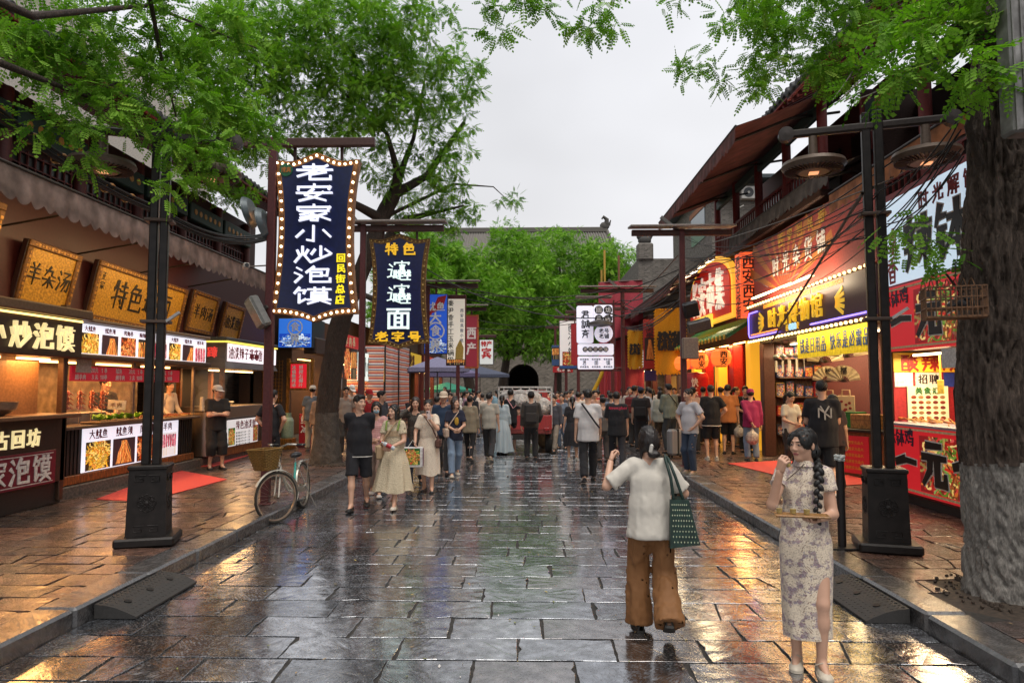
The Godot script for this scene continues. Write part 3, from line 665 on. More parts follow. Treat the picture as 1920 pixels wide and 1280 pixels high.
		for k in 3: part(t,"bolt",MB.new().lathe([Vector2(0.03,0),Vector2(0.03,0.012),Vector2(0,0.012)],10,V(0.17,0.082,-0.33+k*0.33),Basis(Vector3.BACK,-0.28)),plain("151413",0.5,0.3))
# ---- helpers for shops
func strip_light(parent: Node3D,p: Vector3,long: float,energy: float,hex := "ffd9a0",seen := 6.0,tilt := V(-PI/2,0,0)):   # a glowing tube with its light just below it
	part(parent,"lamp_tube",MB.new().box(p,V(long,0.03,0.06)),glow("tube"+hex+str(seen),hex,seen))
	var a := AreaLight3D.new(); a.name = "lamp_light"
	a.area_size = Vector2(long,0.45); a.light_energy = energy*1.1; a.light_color = hx(hex); a.shadow_enabled = true
	parent.add_child(a,true)
	a.transform = Transform3D(Basis.from_euler(tilt),p+V(0,-0.03,0)+(Vector3.ZERO if tilt.x < -1.5 else V(0,0,0.05)))
	a.area_range = 12.0
func panel_photo(parent: Node3D,called: String,p: Vector3,w: float,h: float,tex: String,lit := 0.0,u1 := Vector2(1,1)) -> MeshInstance3D:
	var mb := MB.new()
	mb.quad(p+V(-w/2,-h/2,0.004),p+V(w/2,-h/2,0.004),p+V(w/2,h/2,0.004),p+V(-w/2,h/2,0.004),Vector2.ZERO,u1)
	for s in [[-1,0],[1,0],[0,-1],[0,1]]: pass
	var m := mat("print_%s_%d" % [tex,int(lit*100)],Color.WHITE,0.45,0.0,{"tex": tex,"glow": tex,"en": lit} if lit > 0 else {"tex": tex})
	return part(parent,called,mb,m)
func lit_board(parent: Node3D,called: String,p: Vector3,w: float,h: float,deep: float,hex: String,en: float) -> MeshInstance3D:
	return part(parent,called,MB.new().cbox(p,V(w,h,deep),0.01),mat("board_%s_%d" % [hex,int(en*100)],hx(hex),0.35,0.0,{"glow": hx(hex),"en": en} if en > 0 else {"tex": "grain","sc": 1.0}))
func plaque(label: String,p: Vector3,w: float,h: float,text: String,small: String,size: float,weight := 0.09):
	# root at the foot of the plaque on the wall; the board leans out at the top
	var t := thing("gold_plaque",label,"signboard",p,facing(-1)*Basis(Vector3.RIGHT,0.2)*Basis(Vector3.BACK,-0.03),"gold plaques leaning from the maroon fascia")
	var gold := mat("goldleaf",hx("e6a832"),0.42,0.15,{"tex": "stone","sc": 2.5,"bump": "wool","bs": 0.3})
	var frame := mat("goldframe",hx("8a5a24"),0.45,0.3,{"tex": "blotch","sc": 3.0,"bump": "wool","bs": 0.5})
	var dark := plain("32130f",0.5)
	part(t,"backing",MB.new().cbox(V(0,h/2,-0.05),V(w,h,0.1),0.015),dark)
	part(t,"panel",MB.new().box(V(0,h/2,0.004),V(w - 0.2,h - 0.2,0.01)),gold)
	for s in [[0,0.05,w,0.1],[0,h - 0.05,w,0.1],[-w/2+0.05,h/2,0.1,h - 0.2],[w/2 - 0.05,h/2,0.1,h - 0.2]]:
		part(t,"frame_rail",MB.new().cbox(V(s[0],s[1],0.015),V(s[2],s[3],0.05),0.012),frame)
	var fret := MB.new()
	var n := int((w - 0.2)/0.07)
	for i in n:
		for y in [0.05,h - 0.05]: fret.box(V(-w/2+0.12+i*0.07,y,0.042),V(0.045,0.045 if i % 2 else 0.015,0.008))
	for i in int((h - 0.2)/0.07):
		for x in [-w/2+0.05,w/2 - 0.05]: fret.box(V(x,0.12+i*0.07,0.042),V(0.045 if i % 2 else 0.015,0.045,0.008))
	part(t,"fretwork",fret,mat("goldfret",hx("b3803a"),0.4,0.5))
	var ink := plain("1a100a",0.5)
	var step := size*1.12
	lettering(t,text,V(-step*text.length()/2+size*0.06,h/2+size*0.62,0.01),size,size*1.15,V(step,0,0),ink,weight,0.008,true)
	if small: lettering(t,small,V(-w/2+0.16,h - 0.18,0.01),0.12,0.14,V(0.0,-0.17,0),ink,0.12,0.005,true)
	# the spotlight that shines on it from the eave is the awning lamp
func build_left_row():
	var F := facing(-1)
	# the old house behind the stalls
	var h := thing("timber_house","dark two-storey timber house behind the stalls with a tiled eave","building",V(-7.9,0,-4.5),F)
	var maroon := plain("3f0e12",0.55)
	var dark := plain("2a1a18",0.7)
	var beamred := plain("5d2420",0.55)
	part(h,"wall",MB.new().box(V(10.5,2.6,-1.5),V(23,5.2,0.3)),mat("house_wall",hx("4a3a32"),0.85,0.0,{"tex": "brick","sc": 0.8}))
	part(h,"fascia",MB.new().cbox(V(8.2,3.95,0.1),V(15.4,2.15,0.22),0.02),maroon)
	part(h,"fascia_moulding",MB.new().cbox(V(8.2,5.07,0.14),V(15.4,0.1,0.3),0.02),dark)
	part(h,"upper_wall",MB.new().box(V(7.5,5.5,-0.6),V(17,2.4,0.2)),plain("3a211e",0.7))
	for i in 9:
		var x := 0.3+i*1.85
		part(h,"column",MB.new().lathe([Vector2(0.11,4.32),Vector2(0.11,6.6)],12,V(x,0,-0.4)),beamred)
		if i == 8: continue
		var wn := part(h,"window",MB.new().box(V(x+0.92,5.1,-0.47),V(1.5,1.3,0.04)),plain("14100f",0.3))
		var lat := MB.new()
		for k in 9: lat.box(V(x+0.2+k*0.18,5.1,-0.43),V(0.025,1.3,0.03))
		for k in 7: lat.box(V(x+0.92,4.5+k*0.2,-0.425),V(1.5,0.025,0.03))
		part(wn,"lattice",lat,beamred)
		var bm := part(h,"painted_beam",MB.new().cbox(V(x+0.92,6.1,-0.3),V(1.72,0.42,0.16),0.02),plain("22423a",0.6))
		var orn := MB.new()
		for k in 6: orn.lathe([Vector2(0.07,0),Vector2(0.07,0.012),Vector2(0.0,0.02)],10,V(x+0.3+k*0.25,6.1,-0.22),Basis(Vector3.RIGHT,PI/2))
		part(bm,"painted_rosettes",orn,plain("b98a3a",0.5))
	eave(h,0.0,15.4,6.75,-1.6,1.1,1.1)
	# cloth awning along the eave
	var aw := thing("cloth_awning","faded brown cloth awning with scalloped edge over the gold plaques","awning",V(-7.7,4.85,-6.3),F)
	awning_cloth(aw,9.7,1.75,-0.45,0.42,mat("awning_brown",hx("a48c80"),0.9,0.0,{"tex": "blotch","sc": 0.7,"back": Color(0.22,0.14,0.11)}),plain("4a4038",0.5,0.4))
	for i in 5:
		var a := 1.2+i*1.9
		if i < 4: strip_light(aw,V(a+0.9,-0.6,1.45),1.1,1.3,"ffdca0",2.0,V(-0.75,0,0))
		part(aw,"strut",MB.new().tube([V(a,-0.75,0.0),V(a,-0.46,1.65)],0.016,6),plain("39302c",0.5,0.6))
	# plaques on the fascia
	plaque("gold plaque with three large brush characters, beside the carved half-hidden one",V(-7.66,3.06,-10.45),1.2,1.0,"羊杂汤","",0.3)
	plaque("widest gold plaque, half behind the black lamp post",V(-7.66,2.98,-13.05),3.1,1.05,"特色𰻝面","正宗",0.46)
	plaque("gold plaque of three characters next to the widest one",V(-7.66,3.08,-15.55),1.25,0.95,"羊肉汤","",0.28)
	plaque("narrow gold plaque at the far end of the fascia",V(-7.66,3.0,-17.1),1.15,0.95,"油泼面","",0.28)
	plaque("ornate gold plaque cut off at the corner of the dark house",V(-7.55,3.5,-8.75),1.0,0.95,"肉","",0.4)
	# the narrow strip of white characters under the plaques
	var st := thing("name_strip","thin maroon strip of white characters under the gold plaques","signboard",V(-7.66,2.82,-9.9),F)
	part(st,"board",MB.new().cbox(V(3.2,0.0,-0.03),V(6.4,0.3,0.06),0.01),maroon)
	lettering(st,"裤带面 油泼辣子𰻝𰻝面 辣子面",V(0.3,0.1,0.002),0.2,0.2,V(0.33,0,0),plain("d8d4cf",0.5),0.13,0.015)
	# the stone step
	var sp := thing("stone_step","low granite step along the front of the food stalls","step",V(-7.12,WALK - 0.01,-6.0),F)
	var x := 0.0
	while x < 14.2:
		var l := rng.randf_range(0.7,1.2)
		part(sp,"step_stone",MB.new().cbox(V(x+l/2,0.09,-0.28),V(l - 0.01,0.2,0.6),0.015),mat("granite%d" % (rng.randi() % 3),hx(["6b605a","5b524d","746860"][rng.randi() % 3]),0.6,0.0,{"tex": "stone","sc": 2.2}))
		x += l
	stall_one(); stall_two(); stall_three(); shop_four()
	# white block of flats and grey gable seen through the leaves
	var fl := thing("white_block","white rendered building high behind the timber house, screened by leaves","building",V(-13.5,0,-12),F)
	part(fl,"wall",MB.new().box(V(5,6.5,-2),V(22,13,4)),plain("cfc8bd",0.85))
	for i in 6:
		for j in 2:
			var w := part(fl,"window",MB.new().box(V(-3.5+i*3.2,8.2+j*2.9,0.01),V(1.4,1.5,0.06)),plain("3a4650",0.15))
			part(w,"frame",MB.new().bar(V(-3.5+i*3.2,7.4+j*2.9,0.05),V(-3.5+i*3.2,9.0+j*2.9,0.05),0.05),plain("e6e2da",0.6))
# an eave with round tiles: x from x0 to x1, its edge out at z = out, rafters below
func eave(parent: Node3D,x0: float,x1: float,y: float,back: float,out: float,rise: float):
	var grey := plain("4a4b4c",0.8)
	var mid := [V(x0,y,out),V(x1,y,out),V(x1,y+rise,back),V(x0,y+rise,back)]
	var up := V(0,0.06,0)
	part(parent,"roof",MB.new().hexa_of([mid[0],mid[1],mid[3],mid[2],mid[0]+up,mid[1]+up,mid[3]+up,mid[2]+up]),plain("3b3533",0.85))
	var n := int((x1 - x0)/0.24)
	for i in n:
		var x := x0+0.12+i*0.24
		var row := MB.new()
		row.tube([V(x,y+0.08,out+0.04),V(x,y+0.08+rise,back)],0.06,7)
		row.lathe([Vector2(0.07,0.0),Vector2(0.07,0.02),Vector2(0,0.03)],10,V(x,y+0.08,out+0.03),Basis(Vector3.RIGHT,PI/2))
		part(parent,"tile_row",row,grey)
		part(parent,"rafter",MB.new().bar(V(x,y - 0.06,out - 0.06),V(x,y+rise - 0.06,back),0.085),plain("7a2a26" if i % 2 else "6b2522",0.6))
	part(parent,"eave_board",MB.new().cbox(V((x0+x1)/2,y+0.01,out - 0.03),V(x1 - x0,0.1,0.05),0.008),plain("8c2f2a",0.6))
func awning_cloth(t: Node3D,long: float,out: float,drop: float,fringe: float,cloth_m: Material,metal: Material):
	var rows := []
	for i in 5:
		var row := []
		for j in 25:
			var f := i/4.0
			row.append(V(long*j/24.0,drop*f - 0.05*sin(f*PI)*(0.7+0.3*sin(j*1.9)),out*f))
		rows.append(row)
	rows.reverse()
	part(t,"canopy",MB.new().sheet(rows),cloth_m)
	var mb := MB.new()
	var n := int(long/0.22)
	var a := []
	var b := []
	for i in n*6+1:
		var x := long*i/(n*6.0)
		var z := out+0.012*sin(i*0.8)
		a.append(V(x,drop - 0.01,out+0.01)); b.append(V(x,drop - fringe+0.07*(1.0 - absf(sin(i*PI/6.0))),z+0.02))
	mb.sheet([b,a])
	part(t,"valance",mb,cloth_m)
	part(t,"front_bar",MB.new().tube([V(0,drop,out),V(long,drop,out)],0.025,8),metal)
	part(t,"back_bar",MB.new().tube([V(0,0,0),V(long,0,0)],0.03,8),metal)
func counter_box(t: Node3D,l: float,y0: float,y1: float,deep: float,m: Material):
	part(t,"counter",MB.new().cbox(V(l/2,(y0+y1)/2,-deep/2),V(l,y1 - y0,deep),0.012),m)
func stall_one():
	var t := thing("noodle_kiosk","dark brown kiosk with glowing cream characters and a crimson lower board","stall",V(-6.95,WALK,-7.2),facing(-1))
	var brown := plain("3d2d26",0.45,0.2)
	var tan := plain("a3764a",0.6)
	var cream := mat("cream_letters",hx("f0e4b8"),0.5,0.0,{"glow": hx("ffe9a8"),"en": 0.4})
	var l := 2.95
	part(t,"plinth",MB.new().cbox(V(l/2,0.17,-0.5),V(l,0.34,0.9),0.01),plain("2c2320",0.5))
	part(t,"lower_front",MB.new().cbox(V(l/2,0.8,-0.3),V(l,0.94,0.6),0.01),brown)
	var red := part(t,"crimson_board",MB.new().cbox(V(l/2 - 0.1,0.57,0.015),V(l - 0.3,0.48,0.03),0.006),plain("7d1730",0.4))
	for s in [[0.57+0.2,l - 0.42,0.012],[0.57 - 0.2,l - 0.42,0.012]]: part(red,"border_line",MB.new().box(V(l/2 - 0.1,s[0],0.032),V(s[1],s[2],0.004)),plain("e0d6cf",0.5))
	lettering(t,"老安家泡馍",V(0.55,0.75,0.03),0.36,0.36,V(0.42,0,0),plain("efe9e2",0.5),0.12,0.012,true)
	lettering(t,"古回坊",V(1.55,1.13,0.002),0.24,0.24,V(0.29,0,0),cream,0.13,0.02)
	part(t,"ledge",MB.new().cbox(V(l/2,1.3,-0.2),V(l,0.06,0.85),0.012),plain("6a4a34",0.5))
	part(t,"back_panel",MB.new().box(V(l/2,1.75,-0.9),V(l,1.0,0.05)),tan)
	part(t,"shutter",MB.new().box(V(l - 0.75,1.72,-0.32),V(1.05,0.86,0.03)),plain("96714e",0.4))
	for x in [0.04,1.35,l - 0.07]: part(t,"post",MB.new().cbox(V(x,1.5,-0.05),V(0.1,2.9,0.1),0.01),plain("523a2b",0.4,0.3))
	part(t,"name_board",MB.new().cbox(V(l/2,2.44,-0.02),V(l+0.1,0.58,0.34),0.015),brown)
	lettering(t,"安家小炒泡馍",V(0.2,2.6,0.152),0.36,0.36,V(0.44,0,0),cream,0.1,0.045,true)
	part(t,"hood",MB.new().cbox(V(l/2,2.8,-0.02),V(l+0.2,0.14,0.6),0.02),plain("57463c",0.4,0.3))
	part(t,"trim_lamp",MB.new().box(V(l/2,2.7,0.17),V(l,0.025,0.025)),glow("trim","ffd77a",2.0))
	for k in 3: strip_light(t,V(0.5+k*0.95,2.12,-0.15),0.6,0.8,"ffb468")
	part(t,"bowl",MB.new().lathe([Vector2(0.12,1.33),Vector2(0.26,1.42),Vector2(0.28,1.52),Vector2(0.25,1.52)],18,V(1.7,0,-0.15)),plain("8f7c6c",0.3,0.4))
func menu_row(t: Node3D,names: Array,prints: Array,x0: float,x1: float,y: float,w: float,high: float,size: float,lit: float):
	var n := names.size()
	for i in n:
		var x := x0+(x1 - x0)*(i+0.5)/n
		var o := panel_photo(t,"food_photo",V(x,y - size*0.4,0.036),w,high,prints[i],lit,Vector2(1,1) if size > 0.1 else Vector2(0.85 - 0.05*i,0.6))
		var s: String = names[i]
		lettering(t,s,V(x - size*1.1*s.length()/2.0,y+high*0.5 - size*0.4+size*1.3,0.036),size,size,V(size*1.12,0,0),plain("7c1f3a",0.5),0.13,0.002,true)
func stall_two():
	var t := thing("skewer_stall","grill stall with lit food photo boards above and below a glass front","stall",V(-7.2,WALK,-10.3),facing(-1))
	var l := 4.2
	var steel := plain("8c8078",0.35,0.7)
	var darkm := plain("2b2522",0.5,0.2)
	part(t,"base",MB.new().cbox(V(l/2,0.26,-0.4),V(l,0.14,0.9),0.01),mat("amber_trim",hx("b0662a"),0.5,0.0,{"tex": "wood","sc": 1.5}))
	counter_box(t,l,0.33,1.05,0.8,darkm)
	for i in 46: part(t,"rib",MB.new().box(V(0.06+i*0.09,0.69,0.008),V(0.05,0.7,0.016)),darkm)
	lit_board(t,"lower_photo_board",V(2.05,0.7,0.025),3.0,0.72,0.02,"e6e6f2",0.55)
	menu_row(t,["大鱿鱼","鱿鱼须","凤舞串","羊肉"],["squid","tentacles","curls","mutton"],0.6,3.5,0.65,0.66,0.46,0.15,0.45)
	part(t,"counter_top",MB.new().cbox(V(l/2,1.08,-0.3),V(l+0.1,0.05,0.9),0.01),plain("5b4638",0.4))
	part(t,"back_wall",MB.new().box(V(l/2,1.7,-1.25),V(l,2.2,0.06)),mat("tile_back",hx("9c8a72"),0.4,0.0,{"tex": "blotch","sc": 1.0}))
	part(t,"window_pane",MB.new().sheet([[V(0.06,1.12,0),V(1.92,1.12,0)],[V(0.06,1.9,0),V(1.92,1.9,0)]]),mat("clear_glass",Color(0.95,0.98,0.98),0.03,0.0,{"alpha": 0.04}))
	for x in [0.03,1.95,l - 0.03]: part(t,"post",MB.new().cbox(V(x,1.62,0.0),V(0.06,1.1,0.06),0.008),steel)
	part(t,"canopy",MB.new().cbox(V(l/2,2.19,-0.3),V(l+0.1,0.08,1.3),0.02),plain("4a3730",0.5))
	lit_board(t,"photo_board",V(l/2,2.46,0.2),l,0.5,0.1,"e8e8f4",0.6)
	var up := Node3D.new(); up.name = "photo_row"; t.add_child(up); up.position = V(0,0,0.225)
	menu_row(up,["大鱿鱼","鱿鱼须","凤舞串","麻辣羊蹄","羊肉串","大鱿鱼","鱿鱼须","烤羊肉"],["squid","tentacles","curls","sausages","mutton","squid","tentacles","mutton"],0.03,l - 0.03,2.44,0.44,0.32,0.085,0.5)
	part(t,"board_hood",MB.new().cbox(V(l/2,2.76,0.1),V(l+0.1,0.06,0.45),0.015),plain("76665a",0.4,0.3))
	var pr := lit_board(t,"price_board",V(1.75,1.93,0.09),3.3,0.24,0.03,"b01c2e",0.25)
	var white := plain("f2ebe4",0.5)
	for r in 2:
		for k in 3:
			var row: Array = [["鱿鱼","20","1"],["烤羊肉","3","10"]][r]
			lettering(pr,row[0],V(0.2+k*1.05,2.03 - r*0.11,0.106),0.08,0.085,V(0.09,0,0),white,0.15,0.002)
			latin(pr,row[1],V(0.63+k*1.05,1.985 - r*0.11,0.106),0.07,white,0.003)
			lettering(pr,"元",V(0.69+k*1.05,2.03 - r*0.11,0.106),0.07,0.08,V(0.09,0,0),white,0.15,0.002)
			latin(pr,row[2],V(0.87+k*1.05,1.985 - r*0.11,0.106),0.07,white,0.003)
			lettering(pr,"串",V(0.93+k*1.05,2.03 - r*0.11,0.106),0.07,0.08,V(0.09,0,0),white,0.15,0.002)
	for k in 3: strip_light(t,V(0.7+k*1.4,2.12,-0.45),1.0,1.5,"ffb468")
	part(t,"grill",MB.new().cbox(V(1.2,1.2,-0.55),V(1.2,0.18,0.35),0.015),steel)
	# food on the counter
	for k in 5:
		var s := thing("squid_skewer","grilled squid skewer standing on the glass-fronted counter","skewer",V(-7.35 - (k % 2)*0.1,WALK+1.09,-10.55 - [0.0,0.3,0.46,0.92,1.05][k]),facing(-1),"squid skewers on the grill counter")
		part(s,"stick",MB.new().tube([V(0,0,0),V(0.01,0.62,0)],0.005,5),plain("b9935a",0.7))
		var flesh := MB.new()
		for j in 4:
			flesh.ball(V(0.01*(j % 2),0.3+j*0.075,0.0),V(0.075 - j*0.006,0.045,0.03),8,Basis(Vector3.BACK,0.3*(1 if j % 2 else -1)))
			for q in 3: flesh.tube([V(-0.05+q*0.05,0.3+j*0.075,0.02),V(-0.09+q*0.09,0.26+j*0.075,0.05)],[0.013,0.006],5)
		part(s,"squid",flesh,mat("squid_flesh",hx("c8601f"),0.35,0.0,{"tex": "blotch","sc": 8.0}))
	var tr := thing("lettuce_tray","tray of lettuce leaves on the counter of the skewer stall","tray",V(-7.2,WALK+1.106,-11.2),facing(-1))
	part(tr,"tray",MB.new().cbox(V(0.65,0.02,-0.02),V(1.5,0.04,0.34),0.01),plain("7b5a38",0.5))
	for k in 5:
		var lf := MB.new()
		for j in 14:
			var a := rng.randf()*TAU
			var c := V(0.14+k*0.27,0.05,-0.02)
			var e := c+V(cos(a)*0.11,rng.randf_range(0.03,0.11),sin(a)*0.1)
			var sd := V(-sin(a),0.2,cos(a))*0.05
			lf.sheet([[c - sd*0.4,c+V(0,0.02,0),c+sd*0.4],[e - sd,e+V(0,-0.02,0),e+sd]])
		part(tr,"lettuce_leaves",lf,mat("lettuce",hx("7fae2c"),0.5,0.0,{"back": Color(0.2,0.3,0.05)}))
	for k in 14:
		var s := thing("meat_skewer","meat skewer lying in the heap on the grill counter","skewer",V(-7.28+rng.randf_range(-0.1,0.14),WALK+1.125+(k % 3)*0.016,-12.75 - rng.randf()*1.5),facing(-1)*Basis(Vector3.UP,rng.randf_range(1.1,2.0)),"meat skewers heaped on the grill counter")
		part(s,"stick",MB.new().tube([V(-0.22,0,0),V(0.2,0,0)],0.004,5),plain("c9a468",0.7))
		var m := MB.new()
		for j in 5: m.cbox(V(-0.02+j*0.045,0,0),V(0.042,0.03,0.034),0.008,Basis(Vector3.RIGHT,j*0.7))
		part(s,"meat",m,mat("meat%d" % (k % 2),hx(["8e3a1c","a4502a"][k % 2]),0.4,0.0,{"tex": "blotch","sc": 9.0}))
	var card := thing("price_card","small white price card standing on the grill","sign",V(-7.3,WALK+1.3,-11.95),Basis(Vector3.UP,0.5))
	part(card,"stand",MB.new().tube([V(0,-0.2,0),V(0,0.02,0)],0.012,6),plain("ddd5c8",0.5))
	part(card,"card",MB.new().cbox(V(0,0.1,0),V(0.28,0.17,0.012),0.003,Basis(Vector3.BACK,-0.08)),plain("ece4c9",0.5))
	lettering(card,"羊肉",V(-0.1,0.14,0.008),0.08,0.08,V(0.1,0,0),plain("8a6a3a",0.5),0.13,0.002)
	var lic := thing("licence_card","grey framed licence sheet hung from the stall canopy","notice",V(-7.1,WALK+2.02,-10.62),facing(-1))
	part(lic,"sheet",MB.new().cbox(V(0,0.05,0.06),V(0.36,0.26,0.015),0.004),plain("b9ada0",0.5))
	part(lic,"cord",MB.new().bar(V(0,0.16,0.06),V(0,0.24,0.05),0.008),plain("3a332e",0.5))
func stall_three():
	var t := thing("steam_stall","food stall with a lit white name board, steel steamer counter and red characters","stall",V(-7.05,WALK,-15.6),facing(-1))
	var l := 3.1
	var steel := mat("brushed_steel",hx("a89c90"),0.3,0.85,{"tex": "grain","sc": 4.0})
	var brown := plain("3a261d",0.5)
	part(t,"base",MB.new().cbox(V(l/2,0.22,-0.6),V(l,0.2,1.2),0.01),mat("amber_trim"))
	counter_box(t,l,0.32,0.98,1.1,brown)
	part(t,"steel_counter",MB.new().cbox(V(l/2,1.12,-0.5),V(l,0.28,1.0),0.015),steel)
	lit_board(t,"menu_board",V(1.1,0.63,0.02),1.8,0.62,0.03,"e6e2e2",0.35)
	lettering(t,"特色油泼面",V(0.65,0.9,0.037),0.2,0.2,V(0.24,0,0),plain("8c2338",0.5),0.12,0.003,true)
	panel_photo(t,"food_photo",V(0.42,0.55,0.036),0.36,0.4,"greens",0.3)
	panel_photo(t,"food_photo",V(1.82,0.55,0.036),0.3,0.4,"hotpot",0.3)
	for k in 5:
		lettering(t,"面肉汤米子大小一工日",V(0.68,0.64 - k*0.07,0.036),0.045,0.045,V(0.085,0,0),plain("50484a",0.5),0.16,0.002)
	for p in [[0.05,0.0],[l - 0.05,0.0],[0.05,-1.0],[1.5,-0.95]]: part(t,"post",MB.new().cbox(V(p[0],1.75,p[1] - 0.06),V(0.1,1.0,0.1),0.01),mat("amber_trim"))
	part(t,"back_wall",MB.new().box(V(l/2,1.4,-1.4),V(l,2.4,0.05)),plain("241c1a",0.6))
	# canopy: a deep box with a flared lip, its end turned to the passers-by
	var cx := l/2
	part(t,"canopy_lip",MB.new().hexa_of([V(-0.15,2.15,0.1),V(l,2.15,0.1),V(0.0,2.3,0.02),V(l,2.3,0.02),V(-0.15,2.15,-1.5),V(l,2.15,-1.5),V(0,2.3,-1.5),V(l,2.3,-1.5)]),plain("4d3a30",0.45,0.2))
	part(t,"canopy",MB.new().cbox(V(cx,2.52,-0.72),V(l,0.46,1.5),0.02),plain("4a3226",0.5))
	lit_board(t,"name_board",V(cx+0.02,2.52,0.045),l - 0.1,0.42,0.03,"f0e6ee",0.7)
	lettering(t,"油泼辣子𰻝𰻝面",V(0.1,2.66,0.062),0.25,0.28,V(0.29,0,0),plain("8f1d33",0.5),0.11,0.004,true)
	part(t,"trim_lamp",MB.new().box(V(cx,2.77,-0.7),V(l+0.06,0.03,1.56)),glow("trim2","e8d35a",0.9))
	part(t,"hood",MB.new().cbox(V(cx,2.83,-0.72),V(l+0.14,0.08,1.6),0.02),plain("3b4246",0.5,0.3))
	var endw := Node3D.new(); endw.name = "end_board"; t.add_child(endw)
	endw.transform = Transform3D(Basis(Vector3.UP,-PI/2),V(-0.004,2.52,-0.75))
	lettering(endw,"麻辣羊蹄",V(-0.66,0.12,0.0),0.22,0.24,V(0.34,0,0),mat("red_letters",hx("d8322c"),0.5,0.0,{"glow": hx("d8322c"),"en": 0.5}),0.13,0.02)
	strip_light(t,V(1.0,2.11,-0.5),1.3,1.6,"ffc27a")
	strip_light(t,V(2.3,2.11,-0.5),1.0,1.2,"ffc27a")
	part(t,"soup_bowl",MB.new().lathe([Vector2(0.1,1.27),Vector2(0.2,1.36),Vector2(0.18,1.37),Vector2(0.0,1.34)],16,V(0.8,0,-0.3)),plain("d6cfc6",0.3))
	# the tall steel stock pot with a gold-coloured ladle handle, and its steam
	var pot := thing("stock_pot","tall steel stock pot steaming at the corner of the noodle stall","pot",V(-7.15,WALK+0.19,-15.1))
	part(pot,"pot",MB.new().lathe([Vector2(0.3,0),Vector2(0.33,0.02),Vector2(0.33,0.98),Vector2(0.345,1.0),Vector2(0.32,1.01),Vector2(0.0,1.0)],24),steel)
	part(pot,"handle",MB.new().tube([V(0.2,0.75,0.27),V(0.22,0.6,0.33),V(0.2,0.35,0.33),V(0.2,0.3,0.27)],0.02,8),plain("b98e4a",0.3,0.7))
	part(pot,"funnel",MB.new().lathe([Vector2(0.05,1.0),Vector2(0.045,1.3),Vector2(0,1.31)],12,V(-0.1,0,0.1)),plain("d5cec3",0.5))
	for k in 6:
		var fv := FogVolume.new(); fv.name = "steam"
		fv.shape = RenderingServer.FOG_VOLUME_SHAPE_ELLIPSOID
		fv.size = V(0.5+k*0.12,0.55,0.5)
		var fm := FogMaterial.new(); fm.density = 0.5 - k*0.07; fm.albedo = Color(0.95,0.95,0.95)
		fv.material = fm
		pot.add_child(fv,true)
		fv.position = V(-0.05+0.07*k+0.06*sin(k*2.0),1.2+k*0.24,0.0)
		fv.set_meta("kind","stuff")
